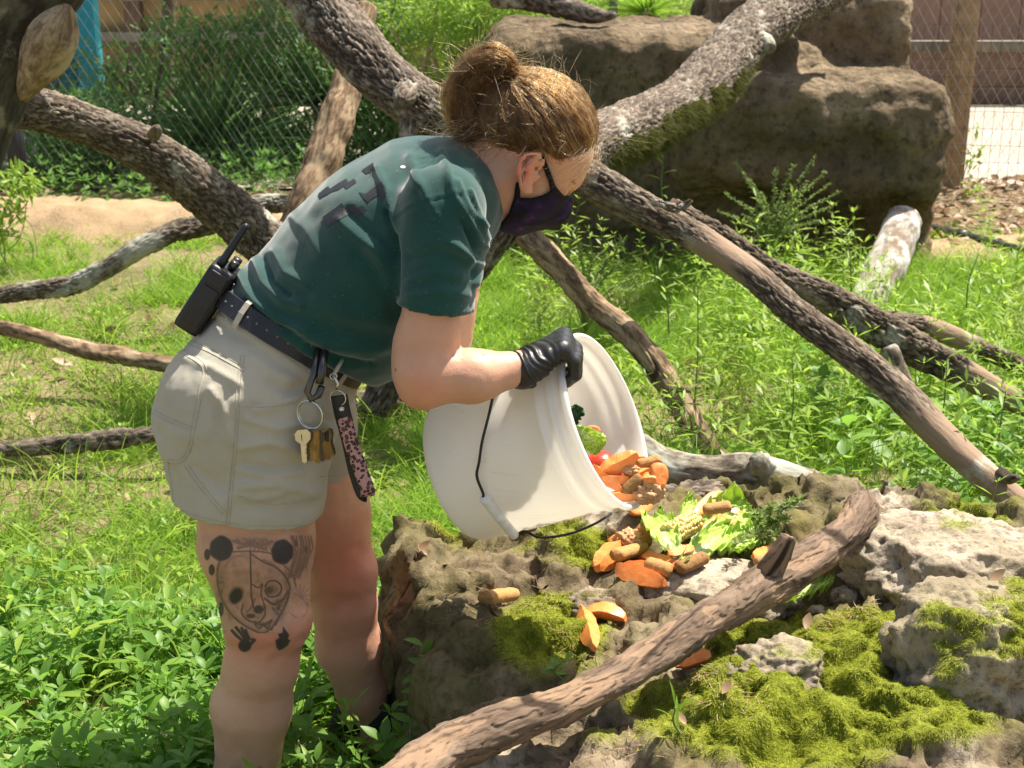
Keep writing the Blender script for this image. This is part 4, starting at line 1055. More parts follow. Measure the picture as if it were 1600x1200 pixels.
# tattoo: half bear face, half skull, and prints below it
def ink(x, y):
    wob = 1.2*np.sin(x*.31+y*.17)+1.0*np.sin(y*.43-x*.12)
    A = np.zeros(x.shape)
    def blob(cx, cy, rx, ry, a=.97, soft=.12, rot=0):
        nonlocal A
        c, s = math.cos(rot), math.sin(rot); u = ((x-cx)*c+(y-cy)*s)/rx; v = (-(x-cx)*s+(y-cy)*c)/ry
        A = np.maximum(A, a*(1-sstep(1-soft, 1+soft, np.hypot(u, v)+.05*wob/3)))
    def ln(pts, w=1.1, a=.85):
        nonlocal A
        w *= 1.25
        if len(pts) > 2: pts = catmull(np.array(pts, float), 5)
        A = np.maximum(A, a*(1-sstep(w*.5, w*1.25, d_line(x, y, pts))))
    def shade(cx, cy, rx, ry, a):
        nonlocal A
        A = np.maximum(A, min(.8, a*1.5)*np.exp(-((x-cx)/rx)**2-((y-cy)/ry)**2)*np.clip(.8+.55*noise3(np.stack([np.ravel(x)*.16, np.ravel(y)*.16, 0*np.ravel(x)], -1)).reshape(np.shape(x)), 0, 1.3))
    blob(346, 857, 19, 20); blob(441, 862, 18, 20); blob(324, 866, 5, 9, .95); blob(331, 890, 5, 9, .95); blob(346, 952, 4, 12, .95)
    blob(369, 931, 10, 14, .97, .25, .5); blob(374, 925, 3, 4, .5)
    ln([(345,873),(340,890),(341,915),(347,935),(358,955),(375,972),(395,984),(412,989),(425,980)], 1.6, .75)
    ln([(362,862),(392,861),(420,864),(440,872)], 1.3, .7); ln([(391,862),(392,900),(393,930),(396,948)], 1.4, .85)
    ln([(393,866),(412,878),(430,886),(445,900),(452,918),(447,940),(438,960),(430,972),(424,984)], 1.3, .8)
    ln([(393,912),(404,918),(410,912),(408,928),(415,950)], 1.2, .8); ln([(380,944),(378,958),(390,970),(404,972),(414,960),(412,944)], 1.4, .8)
    blob(404, 952, 9, 7, .9, .3); blob(392, 962, 8, 4, .85, .3); ln([(398,975),(405,982),(412,975),(418,982),(424,968)], 1.2, .85)
    for k in range(5): ln([(400+4*k, 972), (401+4*k, 980-abs(k-2))], .9, .8)
    blob(425, 921, 12, 10, .55, .5); ln([(414,916),(420,908),(432,908),(440,918),(434,930),(420,932),(414,922)], 1.3, .85)
    A = np.maximum(A, .26*(sd_poly(x, y, np.array([(345,873),(340,890),(341,915),(347,935),(358,955),(375,972),(395,984),(412,989),(425,980),(447,940),(452,918),(445,900),(430,880),(393,862),(362,862)], float)) < 0)*np.clip(.9+.9*noise3(np.stack([np.ravel(x)*.09, np.ravel(y)*.09, 0*np.ravel(x)+5], -1)).reshape(np.shape(x)), 0, 2)); shade(425, 900, 24, 40, .30); shade(345, 915, 8, 45, .45); shade(365, 880, 22, 10, .25); shade(362, 960, 14, 16, .3); shade(405, 905, 10, 26, .3); shade(448, 905, 9, 30, .45); shade(436, 945, 12, 26, .6); shade(385, 845, 60, 7, .35); shade(455, 925, 20, 14, .22); shade(352, 905, 9, 30, .28); shade(380, 900, 30, 25, .12); shade(420, 890, 22, 18, .25); shade(395, 960, 28, 14, .3)
    for k in range(6): ln([(384+6*k, 842), (392+6*k, 852+2*(k%3)), (389+7*k, 862)], 1.0, .6)
    shade(405, 848, 40, 9, .45); shade(472, 860, 22, 34, .38)
    for k in range(7):
        q = 458+4.5*k; ln([(q, 838), (q+3, 855+3*(k%2)), (q-2, 880-2*k), (q-8, 905-3*k)], 1.2, .7)
    blob(462, 849, 3, 7, .8, .4); blob(478, 858, 3, 8, .8, .4); ln([(440,880),(455,895),(462,915)], 1.3, .7)
    for a in np.linspace(-2.6, .6, 8): ln([(470,935),(470+16*math.cos(a), 935+22*math.sin(a))], .7, .45)
    ln([(453,958),(465,965),(478,958),(480,940)], .7, .45)
    # soft modelling: darker towards the outline, hollow socket, cheek arch, teeth
    outl = catmull(np.array([(345,873),(340,890),(341,915),(347,935),(358,955),(375,972),(395,984),(412,989),(425,980),(440,960),(450,938),(453,915),(445,898),(430,884),(412,874)], float), 5)
    ins = sd_poly(x, y, outl) < 1
    A = np.maximum(A, np.where(ins, .62*np.exp(-d_line(x, y, outl)/7.0), 0))
    blob(421, 922, 9, 8, .8, .6); blob(369, 930, 11, 15, .95, .45, .5); ln([(414,935),(428,944),(442,936),(450,922)], 2.2, .75); ln([(426,950),(436,962),(430,976)], 2.0, .7)
    ln([(352,885),(362,872),(378,868)], 2.4, .45); ln([(350,945),(362,938),(372,950)], 2.0, .45); ln([(398,936),(392,950),(386,956)], 2.2, .6); ln([(398,972),(412,976),(424,970)], 2.6, .75)
    for q in [[(365,845),(380,850),(395,846),(410,852),(425,846)],[(372,856),(392,852),(415,858)],[(455,838),(462,868),(452,900)],[(485,842),(478,872),(466,902)],[(470,838),(470,870),(460,905)]]: ln(q, 2.4, .6)
    # hand print and paw print
    blob(383, 1008, 10, 11, .95, .15, .5)
    for q in [[(379,1000),(371,994),(363,985)],[(382,997),(376,988),(369,980)],[(386,997),(381,988),(378,981)],[(390,998),(386,990),(384,984)],[(392,1006),(398,1000)]]: ln(q, 2.3, .95)
    blob(395, 1000, 3, 4, .9)
    A = np.maximum(A, .95*(1-sstep(-1.2, 1.2, sd_poly(x, y, np.array([(432,1012),(430,1000),(436,996),(434,990),(441,988),(442,978),(448,986),(452,992),(450,998),(454,1000),(450,1008),(442,1014),(436,1016)], float)+0))))
    return A
tattoo = decal('tattoo', B_BODY, (316, 828, 492, 990), 1.15, ink, M_SKIN, person, .0006, 'ink', thr=.03)
vattr(tattoo, 'flush_glow', np.zeros(len(tattoo.data.vertices)))
for nm_, bb in (('hand_print_tattoo', (356, 976, 404, 1024)), ('paw_print_tattoo', (427, 982, 460, 1022))):
    o_ = decal(nm_, B_BODY, bb, 1.0, lambda x, y: ink(x, y)*(sd_poly(x, y, np.array([(345,935),(375,972),(395,988),(430,985),(460,940)], float)) > 4), M_SKIN, person, .0007, 'ink', thr=.05); vattr(o_, 'flush_glow', np.zeros(len(o_.data.vertices)))

# eyebrow and lashes
def hair_curves(name, strands, radius, mat, parent, tip=.35):
    hc = bpy.data.hair_curves.new(name); sizes = [len(s) for s in strands]; hc.add_curves(sizes)
    pos = np.concatenate(strands).astype(np.float32); hc.attributes['position'].data.foreach_set('vector', pos.ravel())
    rr = np.concatenate([(radius[i] if np.ndim(radius) else radius)*(1-(1-tip)*np.linspace(0, 1, len(s))**2) for i, s in enumerate(strands)]).astype(np.float32)
    at = hc.attributes.get('radius') or hc.attributes.new('radius', 'FLOAT', 'POINT'); at.data.foreach_set('value', rr)
    hc.materials.append(mat); o = bpy.data.objects.new(name, hc); link(o)
    return under(o, parent) if parent is not None else o
def hair_mat(name, mel, red):
    t = NT(name); h = t.n('BsdfHairPrincipled'); h.parametrization = 'MELANIN'; h.model = 'CHIANG' if hasattr(h, 'model') else h.model
    for k, v in (('Melanin', mel), ('Melanin Redness', red), ('Roughness', .42), ('Radial Roughness', .45), ('Random Color', .45), ('Random Roughness', .3), ('Coat', .0)):
        if k in h.inputs: h.inputs[k].default_value = v
    n = t.noise(60, 4, .7); mp = t.n('MapRange'); t.l(n, mp.inputs[0]); mp.inputs[1].default_value = .35; mp.inputs[2].default_value = .65; mp.inputs[3].default_value = mel*.62; mp.inputs[4].default_value = mel*1.5; t.l(mp.outputs[0], h.inputs['Melanin'])
    t.l(h.outputs[0], t.out.inputs[0]); return t.m
M_HAIR = hair_mat('dark_blond_hair', .37, .03)
M_HAIRBASE = simple('hair_roots', (.11, .058, .027), .6, 0, .4, 160, .6)
brow = []
for k in range(70):
    q = rng.random(); s = 1
    b = hp(.070-.018*q**2, .029+.006*q, (.012+.038*q)); brow.append(np.array([b, b+HF*.002+HL*.004+HU*rng.normal(0, .0015), b+HF*.001+HL*.008+HU*rng.normal(0.001, .002)]))
hair_curves('eyebrow', brow, .0003, M_HAIR, person)
lash = []
for k in range(26):
    q = k/25; b = hp(.0665-.004*abs(q-.4), .0065, .023+.021*q); lash.append(np.array([b, b+HF*.005-HU*.0035+HL*.001, b+HF*.009-HU*.003+HL*.002]))
hair_curves('eyelashes', lash, .00035, simple('lash', (.03, .018, .01), .5), person)

# ------------------------------------------------------------------ mask
def build_mask():
    V = Vol(HO-np.array([.11, .13, .16]), HO+np.array([.16, .13, .10]), .0026)
    for prim, k in head_prims: V.put(prim, k)
    V.put(hrc((.03, -.045, .03), (.076, -.024, .004), .020, .010), .03); V.put(hrc((.03, -.045, -.03), (.076, -.024, -.004), .020, .010), .03)
    V.put(hrc((.076, -.024, 0), (.048, -.078, 0), .011, .013), .02)
    g = np.meshgrid(*V.ax, indexing='ij'); v = np.stack([a.ravel() for a in g], -1)
    # profile outline in pixels (at the near cheek), taken into head axes
    poly = np.array([(844,244),(849,241),(858,262),(869,292),(882,310),(900,320),(900,338),(884,358),(850,378),(812,388),(790,382),(776,364),(795,335),(803,308),(806,284),(812,286),(813,309),(832,309),(850,304),(860,299),(857,284),(850,266)], float)
    W = np.array([np.array(P(a, b, 2.185))-HO for a, b in poly]); pf = np.stack([W@HF, W@HU], -1)
    lf, lu, ll = (v-HO)@HF, (v-HO)@HU, (v-HO)@HL
    sd = np.full(len(v), .05); near = np.abs(V.d.ravel()) < .02
    sd[near] = sd_poly(lf[near], lu[near], pf)
    d = np.maximum(np.abs(V.d.ravel()-.0032)-.0030, sd); 
    V.d = d.reshape(V.d.shape)
    vv, f = V.mesh(); o = mobj('face_mask', vv, f, mask_mat())
    n = normals_of(o); l = vv-HO
    s2 = -sd_poly(l@HF, l@HU, pf); px, py = proj(vv)
    dd = .0016*np.exp(-(d_line(px, py, [(880,335),(850,350),(815,352)])/3)**2)-.0014*np.exp(-(d_line(px, py, [(875,345),(850,345),(830,337)])/4)**2)
    set_verts(o, vv+n*dd[:, None]); vattr(o, 'rimband', 1-sstep(.004, .006, s2))
    return under(o, person)
build_mask()

# ------------------------------------------------------------------ hair
CC = hp(*CR_C)
def scalp_point(d, off):      # d: unit directions in head axes (n,3) -> world points on the skull raised by off
    r = 1/np.sqrt(((d/np.array(CR_R))**2).sum(-1)); q = d*(r+off)[:, None]
    return CC + q[:, :1]*HF + q[:, 1:2]*HU + q[:, 2:]*HL
TIE = np.array(P(797, 133, 2.235))
tl = (TIE-CC); TD = np.array([tl@HF, tl@HU, tl@HL]); TD /= np.linalg.norm(TD)
def hairline_ok(d):
    w = scalp_point(d, np.full(len(d), .004)); l = w-HO; f, u = l@HF, l@HU
    # in profile: above a line from the nape past the ear to the temple and up to the forehead
    lim = np.interp(f, [-.13, -.0875, -.066, -.0355, -.019, .012, .035, .05, .075], [-.040, -.033, -.018, .000, .027, .026, .056, .090, .115])
    return u > lim
def build_hair():
    # base cap
    V = Vol(HO-np.array([.16, .12, .16]), HO+np.array([.22, .12, .22]), .0042)
    V.put(hell(CR_C, np.array(CR_R)+.0030), .01); V.put(hell((.024, .036, 0), (.0435, .053, .0595)), .02)
    V.put(rc(TIE-(TIE-CC)*.25, TIE, .034, .012), .03)
    g = np.meshgrid(*V.ax, indexing='ij'); l = [sum((g[i]-HO[i])*ax[i] for i in range(3)) for ax in (HF, HU)]
    lim = np.interp(l[0], [-.13, -.0875, -.066, -.0355, -.019, .012, .035, .05, .075], [-.036, -.029, -.014, .004, .031, .030, .060, .094, .119])
    lim = lim + .010*sstep(-.03, .01, l[0]); V.d = np.maximum(V.d, (lim-l[1])*.8)
    v, f = V.mesh(); cap = mobj('hair', v, f, M_HAIRBASE); under(cap, person)
    S, Rr = [], []
    d = norm(rng.normal(size=(9500, 3))); d = d[hairline_ok(norm(d+rng.normal(size=d.shape)*.035))]
    d = np.concatenate([d, d[rng.integers(0, len(d), 400)]])
    ang = np.arccos(np.clip(d@TD, -1, 1)); clump = rng.normal(size=(260, 3))
    for i in range(len(d)):
        a = ang[i]
        if a < .12: continue
        m = int(7 + a*7); t = np.linspace(0, 1, m)
        te = 1 if rng.random() < .93 else rng.uniform(.4, .8)
        tt = t*te
        q = (np.sin((1-tt)*a)[:, None]*d[i] + np.sin(tt*a)[:, None]*TD)/np.sin(a)
        lift = .004 + .012*(.5+.5*noise3(d[i:i+1]*4.3)[0])*rng.uniform(.3, 1.2); off = .0045*np.minimum(1, .3+tt*6) + .0005 + lift*np.sin(np.pi*np.clip(tt, 0, 1)**.8)**.6 + .018*tt**5
        p = scalp_point(norm(q), off)
        ci = np.round(d[i]*9)/9; ph = ci*31
        wv = (noise3(np.stack([ph[0]+tt*2.2, ph[1]+0*tt, ph[2]+0*tt], -1))*.011 + noise3(np.stack([ph[1]+tt*6, ph[0]+0*tt, ph[2]+0*tt+7], -1))*.004)*np.sin(np.pi*tt)**.7
        ln_ = noise3(np.stack([ph[2]+tt*2.5, ph[1]+0*tt, ph[0]+0*tt+3], -1))*.006*np.sin(np.pi*tt); p = p + norm(p-CC)*np.maximum(ln_, -.002)[:, None]
        sd = norm(np.cross(q, TD)); sdw = sd[:, :1]*HF+sd[:, 1:2]*HU+sd[:, 2:]*HL
        p = p + sdw*wv[:, None] + rng.normal(size=(m, 3))*.0006
        if tt[-1] > .95: p[-1] = TIE + rng.normal(size=3)*.006
        S.append(p); Rr.append(rng.uniform(.00022, .00042))
    # bun: a folded loop of loose hair pulled through the tie
    path = [(797,133,2.235),(792,108,2.22),(776,96,2.215),(750,102,2.225),(730,126,2.235),(722,158,2.24),(732,190,2.24),(752,200,2.235),(770,185,2.23),(786,158,2.23),(797,136,2.235)]
    pc = catmull([tuple(P(*q)) for q in path], 8); T_, U_, W_ = frames(pc); L = len(pc)
    for k in range(2600):
        a = rng.uniform(0, 2*np.pi); r = math.sqrt(rng.random())*rng.uniform(.7, 1.1); i0 = 0 if rng.random() < .6 else rng.integers(0, L//2); i1 = L if rng.random() < .55 else rng.integers(i0+10, L+1)
        s = np.arange(i0, i1, 2); q = s/L
        wid = (.004+.0225*np.sin(np.pi*np.clip(q, 0, 1))**.55)*r; tw = a + q*rng.normal(1.1, .6)
        cl = np.round(a*2.2+r*2)*17.3; wob = np.stack([noise3(np.stack([q*3.2+cl, 0*q+j*9, 0*q+cl*.3], -1)) for j in range(3)], -1)*.020*np.sin(np.pi*q)[:, None]
        p = pc[s] + wob + wid[:, None]*(np.cos(tw)[:, None]*U_[s] + 1.25*np.sin(tw)[:, None]*W_[s]) + rng.normal(size=(len(s), 3))*.0010
        if len(p) > 3: S.append(p); Rr.append(rng.uniform(.00022, .0004))
    # frizz round the bun and the crown, wisps on nape and temple
    for k in range(1200):
        which = rng.random()
        if which < .5:
            b = pc[rng.integers(4, L-6)] + rng.normal(size=3)*.016; dr = norm(b-np.array(P(752,148,2.235))+rng.normal(size=3)*.03)
            ln = rng.uniform(.02, .055)
        elif which < .8:
            dd = norm(rng.normal(size=(1, 3)));
            if not hairline_ok(dd)[0]: continue
            b = scalp_point(dd, np.array([.012]))[0]; w = dd[0]; dr = norm(w[0]*HF+w[1]*HU+w[2]*HL + rng.normal(size=3)*.5 - .6*HF); ln = rng.uniform(.02, .06)
        else:
            b = np.array(P(rng.uniform(720, 805), rng.uniform(185, 240), 2.165+rng.uniform(0, .12))); dr = norm(np.array([-.9, rng.normal(0, .3), -.25+rng.normal(0, .3)])); ln = rng.uniform(.03, .09)
        t = np.linspace(0, 1, 9)[:, None]; bend = norm(rng.normal(size=3)); b2 = norm(rng.normal(size=3))
        S.append(b + dr*ln*t + bend*ln*.55*t*t + b2*ln*.12*np.sin(t*rng.uniform(4, 9))); Rr.append(rng.uniform(.0002, .00036))
    for px, py, ex, ey in [(925,225,885,292),(930,230,900,290),(920,240,850,285),(936,236,905,300),(915,235,860,272),(938,232,925,285),(930,250,870,290)]:
        for k in range(7):
            a = np.array(P(px+rng.normal(0, 5), py+rng.normal(0, 4), 2.19)); c = np.array(P(ex+rng.normal(0, 7), ey+rng.normal(0, 5), 2.165)); t = np.linspace(0, 1, 9)[:, None]
            S.append(a+(c-a)*t + np.array([.006, -.014, .004])*np.sin(np.pi*t) + rng.normal(size=3)*.006*t*t); Rr.append(.00022)
    hair_curves('hair_strands', S, np.array(Rr), M_HAIR, cap)
    print('strands', len(S)); return cap
cap = build_hair()
m = MB(); tq_ = norm(TIE-CC); u_ = norm(np.cross(tq_, [0, 1, 0])); w_ = np.cross(tq_, u_)
a_ = np.linspace(0, 2*np.pi, 25)
m.tube([TIE+.004*tq_+.0125*(math.cos(q)*u_+math.sin(q)*w_) for q in a_], .003, 8, False); hair_tie = m.build('hair_tie', simple('green_elastic', (.02, .10, .085), .7), person)

# ------------------------------------------------------------------ plane of the waist, tipped towards the camera side
_A, _B, _N = np.array(P(344, 458, YM)), np.array(P(560, 588, YM)), np.array(P(450, 536, YM-.16))
WC = (_A+_B)/2; WU = norm(_B-_A); WHA = np.linalg.norm(_B-_A)/2
WN = norm(np.cross(_B-_A, _N-_A)); WN = WN*np.sign(WN[2]); WV = np.cross(WN, WU); WV = WV*np.sign((_N-WC)@WV)
# ------------------------------------------------------------------ shirt
def build_shirt():
    V = Vol((-.56, 1.92, .66), (.06, 2.60, 1.34), .0044)
    p = P; R = pr
    waistcut_p, waistcut_n = np.array(P(352, 458, YM)), None
    a, nrm = WC + WN*.012, -WN
    T = [es(p(405,565,YM), p(458,508,YM), .110, .113, .150, .152), es(p(458,508,YM), p(545,460,YM), .113, .146, .152, .168), es(p(545,460,YM), p(612,380,YM), .146, .139, .168, .178),
         es(p(612,380,YM), p(672,325,YM), .139, .112, .178, .172), es(p(672,325,YM), p(722,296,YM), .110, .068, .165, .115)]
    for i, t in enumerate(T): V.put(cut(t, a, nrm), .04 if i else .001)
    for s, Y in ((1, 2.078), (-1, 2.422)):
        y2 = 2.035 if s > 0 else 2.45
        sl = rc(p(692,325,Y), p(672,540,y2), .066, R(672,500,y2,60))
        h0, h1 = np.array(P(617, 487, y2-.05*s)), np.array(P(730, 503, y2-.05*s)); hn = np.cross(h1-h0, [0, 1, 0]); hn *= np.sign(-hn[2])
        V.put(cut(sl, h0, hn), .018)
        inn = rc(p(676,455,y2+.008*s), p(671,560,y2+.004*s), R(674,480,y2,50), R(674,480,y2,50))
        V.put(cut(inn, np.array(P(674, 476, y2)), -hn), .002, 'sub')
    V.put(rc(p(735,292,YM), p(815,258,YM), .058, .062), .006, 'sub')
    v, f = V.mesh(); o = mobj('shirt', v, f, M_SHIRT)
    for it in range(2):
        n = normals_of(o); px, py = proj(v); near = sstep(2.30, 2.22, v[:, 1])
        d = np.zeros(len(v))
        def fold(pts, w, amp, side=1.0):
            nonlocal d; d = d + 1.25*amp*np.exp(-(d_line(px, py, pts)/(w*.82))**2)*near
        if it == 0:
            F = [([(590,265),(605,300),(612,335),(612,360)],9,.006),([(640,250),(655,290),(672,330),(700,375),(740,410)],10,.007),([(690,240),(700,275),(712,310),(735,350),(748,385)],8,.006),
                 ([(655,300),(672,335),(700,372)],8,-.006),([(715,285),(730,320),(750,350)],6,.005),([(735,300),(748,330),(757,370)],5,.005),([(722,345),(740,380),(752,400)],6,-.005),
                 ([(617,480),(618,420),(616,370),(605,330)],6,-.009),([(606,470),(600,420),(585,385)],14,.004),([(545,330),(570,355),(600,380),(614,395)],8,-.004),([(530,345),(560,372),(600,402)],9,.004),
                 ([(400,410),(410,440),(440,470),(470,478)],10,.006),([(412,405),(425,440),(452,462)],7,-.005),([(430,395),(445,425),(480,445)],10,.005),([(375,430),(395,470),(430,500),(480,515)],8,.006),
                 ([(385,470),(430,505),(470,530)],6,-.005),([(470,520),(520,540),(570,545),(605,540)],16,.006),([(480,540),(530,562),(580,570)],8,-.006),([(500,470),(545,490),(600,500)],22,.005),
                 ([(560,400),(590,430),(612,470)],14,-.004),([(640,440),(680,425),(720,430)],8,.003),([(640,405),(680,395),(725,405)],8,-.003),([(640,465),(690,455),(730,460)],9,.003),([(455,335),(480,360),(500,400)],12,.003),
                 ([(745,340),(755,380),(752,420),(742,445)],5,.005),([(730,360),(742,400),(738,430)],5,-.004)]
            for q in F: fold(*q)
            d += .004*fbm(v*np.array([9, 7, 9]), 3) + .0016*noise3(v*26)
            # hem band of the sleeve
            d += .0018*(1-sstep(9, 11, d_line(px, py, [(617,480),(730,496)])))*near
        else:
            d -= .0013*np.exp(-(d_line(px, py, [(613,345),(640,325),(680,312),(735,300)])/2.0)**2)*near   # shoulder seam
            d += .0012*np.exp(-(d_line(px, py, [(613,341),(640,321),(680,308),(735,296)])/2.5)**2)*near
            d -= .0010*np.exp(-(d_line(px, py, [(618,410),(560,460),(500,505),(452,520)])/2.0)**2)*near   # side seam
            d -= .0014*np.exp(-(d_line(px, py, [(617,474),(730,490)])/1.8)**2)*near
        dh = d_line(px, py, [(612,483),(640,489),(675,495),(735,505)]); d = np.where((px > 605) & (px < 745) & (py > 455), d*sstep(6, 26, dh), d)
        v = v + n*d[:, None]; set_verts(o, v)
    return under(o, person)
shirt = build_shirt()
B_SHIRT = bvh_of(shirt)
c0 = np.array(P(737, 291, YM)); axn = norm(np.array(P(815, 258, YM))-c0); u_ = norm(np.cross(axn, [0, 1, 0])); w_ = np.cross(axn, u_)
m = MB(); m.tube([c0 + .058*(math.cos(q)*u_+math.sin(q)*w_) + axn*(.006*math.sin(2*q)) for q in a_], .0058, 8, False); m.build('collar', M_SHIRT, shirt)
# block letters across the back, the part of each that shows from the side
letters = [[(503,340),(534,317),(540,326),(552,318),(558,326),(566,321),(573,329),(557,339),(551,331),(511,354)],
           [(571,303),(597,283),(604,299),(597,314),(592,304),(580,311),(575,316),(568,310),(560,300)],
           [(497,303),(512,291),(516,295),(524,289),(541,279),(544,285),(530,296),(520,299),(500,310)],
           [(536,290),(553,279),(557,285),(541,296)],[(565,266),(583,254),(586,265),(572,272)]]
decal('shirt_print', B_SHIRT, (490, 245, 612, 362), .9, lambda x, y: np.any([in_poly(x, y, q) for q in letters], axis=0).astype(float), M_PRINT, shirt, .0009)
decal('paint_fleck', B_SHIRT, (620, 255, 640, 275), .6, lambda x, y: (np.hypot((x-630)/4.2, (y-261)/2.4) < 1).astype(float), simple('white_fleck', (.75, .75, .72), .7), shirt, .0009)

# ------------------------------------------------------------------ shorts
def build_shorts():
    V = Vol((-.66, 1.96, .40), (-.05, 2.60, 1.0), .0046); p = P; R = pr
    a, nrm = WC + WN*.008, WN
    V.put(cut(es(p(410,610,YM), p(480,490,YM), .132, .122, .178, .152), a, nrm), .01)
    V.put(es(p(378,655,YM), p(422,592,YM), .120, .126, .160, .166), .05)
    V.put(ell(P(342,662,2.17), (.094, .095, .115)), .05); V.put(ell(P(365,650,2.36), (.094, .095, .115)), .05)
    h0, h1 = np.array(P(268, 806, 2.05)), np.array(P(497, 838, 2.05)); hn = np.cross(h1-h0, [0, 1, 0]); hn *= np.sign(-hn[2])
    V.put(cut(es(p(398,640,2.15), p(384,850,2.13), R(398,640,2.15,128), R(384,840,2.13,114), .112, .104), h0, hn), .03)
    V.put(cut(es(p(460,640,2.36), p(478,790,2.385), .11, R(478,790,2.385,78), .10, .092), np.array(P(480, 762, 2.385)), (.15, 0, -1)), .03)
    V.put(cut(es(p(384,790,2.13), p(384,870,2.13), R(384,840,2.13,103), R(384,840,2.13,103), .094, .094), np.array(P(384, 790, 2.13)), -hn), .002, 'sub')
    V.put(cut(es(p(488,730,2.385), p(488,800,2.385), R(478,790,2.385,70), R(478,790,2.385,70), .086, .086), np.array(P(480, 745, 2.385)), (0, 0, 1)), .002, 'sub')
    v, f = V.mesh(); o = mobj('shorts', v, f, M_SHORTS)
    n = normals_of(o); px, py = proj(v); near = sstep(2.32, 2.2, v[:, 1]); d = np.zeros(len(v))
    F = [([(400,640),(440,632),(480,615)],7,.004),([(385,655),(430,668),(480,660)],8,.005),([(372,700),(420,690),(470,705)],9,.005),([(380,725),(430,735),(490,722)],8,-.004),([(375,760),(430,755),(485,770)],10,.005),
         ([(372,735),(420,742),(470,735)],7,.004),([(360,610),(340,640),(335,680)],9,-.004),([(290,560),(330,575),(372,600)],8,.003),([(330,610),(350,640),(362,690)],8,.004),([(300,730),(330,750),(350,770)],9,-.003),
         ([(420,600),(450,610),(480,600)],9,-.004),([(270,720),(290,740),(300,780)],9,.003),([(500,640),(520,660),(540,650)],8,-.004),([(395,560),(420,580),(450,590)],10,.003),([(390,790),(440,800),(490,790)],12,-.003),([(365,770),(400,780),(440,772)],6,.003)]
    for q, w, a_2 in F: d += 1.35*a_2*np.exp(-(d_line(px, py, q)/(w*.8))**2)*near
    for q in ([(379,556),(373,600),(371,640),(367,700),(361,760),(354,835)],[(280,547),(318,574),(313,612),(303,662),(295,702),(284,719),(262,721)],[(297,529),(332,543),(387,573)]): d -= .0016*np.exp(-(d_line(px, py, q)/4)**2)*near
    d += .0035*noise3(v*np.array([16, 10, 34]))*near*sstep(560, 620, py)
    pocket = np.array([(283,545),(321,572),(316,610),(306,660),(298,700),(284,722),(262,722),(236,700),(232,650),(262,580)], float)
    d += .0042*sstep(3, -3, sd_poly(px, py, pocket))*near
    d += .0025*(1-sstep(17, 19, d_line(px, py, [(268,806),(380,836),(497,836)])))*near*0 + .0030*fbm(v*12, 3) + .0011*fbm(v*42, 2)
    d += .003*(1-sstep(12, 15, d_line(px, py, [(338,480),(400,520),(480,575),(530,592)])))*near
    d -= .003*np.exp(-(d_line(px, py, [(395,630),(430,635),(465,630),(490,605)])/3)**2)*near
    set_verts(o, v + n*d[:, None]); return under(o, person)
shorts = build_shorts()
B_SHORTS = bvh_of(shorts)
def seam(bvh, pts, name, mat, parent, r=.0007, off=.0002, dup_=0):
    m = MB(); any_ = False
    for k in range(1+dup_):
        q = np.array(pts, float); c = catmull(q, step=2.2)
        if k:
            t = np.gradient(c, axis=0); t /= np.linalg.norm(t, axis=1)[:, None]; c = c + np.stack([-t[:, 1], t[:, 0]], -1)*5.5*k
        w = []
        for x, y in c:
            h, n = cast(bvh, x, y)
            if h is not None: w.append(h+n*off)
        if len(w) > 3: m.tube(w, r, 5); any_ = True
    return m.build(name, mat, parent) if any_ else None
for pts, du in [([(382,556),(376,600),(374,640),(370,700),(364,760),(357,835)],1),([(283,545),(321,572),(316,612),(306,662),(298,702),(284,722),(262,724)],1),([(295,532),(330,546),(385,576)],1),
               ([(240,640),(262,652),(302,668)],1),([(293,725),(318,760),(352,800)],1),([(272,792),(315,808),(370,819),(430,822),(494,818)],0),([(372,634),(410,636),(450,631),(478,616),(486,596)],0),
               ([(262,722),(270,770),(272,800)],0),([(345,487),(400,520),(450,553),(490,583)],1),([(500,745),(530,742),(552,735)],0),([(372,775),(430,788),(494,778)],0)]:
    seam(B_SHORTS, pts, 'seam', M_SEAM, shorts, dup_=du)
# belt: a strap round the waist, with holes, and the loops that hold it
bc, bu, bn, bv, ha, hb = WC, WU, WN, WV, WHA+.006, .1655
BA = np.linspace(0, 2*np.pi, 97)[:-1]
def belt_pt(a, h, out): return bc + bu*(ha+out)*math.cos(a) + bv*(hb+out)*math.sin(a) + bn*h
prof = [(-.017, .000), (-.0165, .004), (.0165, .004), (.017, .000), (.017, -.004), (-.017, -.004)]
v = np.array([belt_pt(a, h, o_) for a in BA for h, o_ in prof]); k = len(prof); nA = len(BA); ff = []
for i in range(nA):
    for j in range(k): ff.append((i*k+j, i*k+(j+1) % k, ((i+1) % nA)*k+(j+1) % k, ((i+1) % nA)*k+j))
belt = under(mobj('belt', v, np.array(ff), M_BELT, None, False), person)
m = MB()
for a in np.linspace(.35, 2.9, 20):
    for h in (-.006, .006) if False else (0.0,):
        c = belt_pt(a, h, .0042); m.tube([c, c + .0006*norm(c-bc)], .0021, 7)
m.build('belt_holes', simple('hole_fill', (.12, .12, .115), .6), belt)
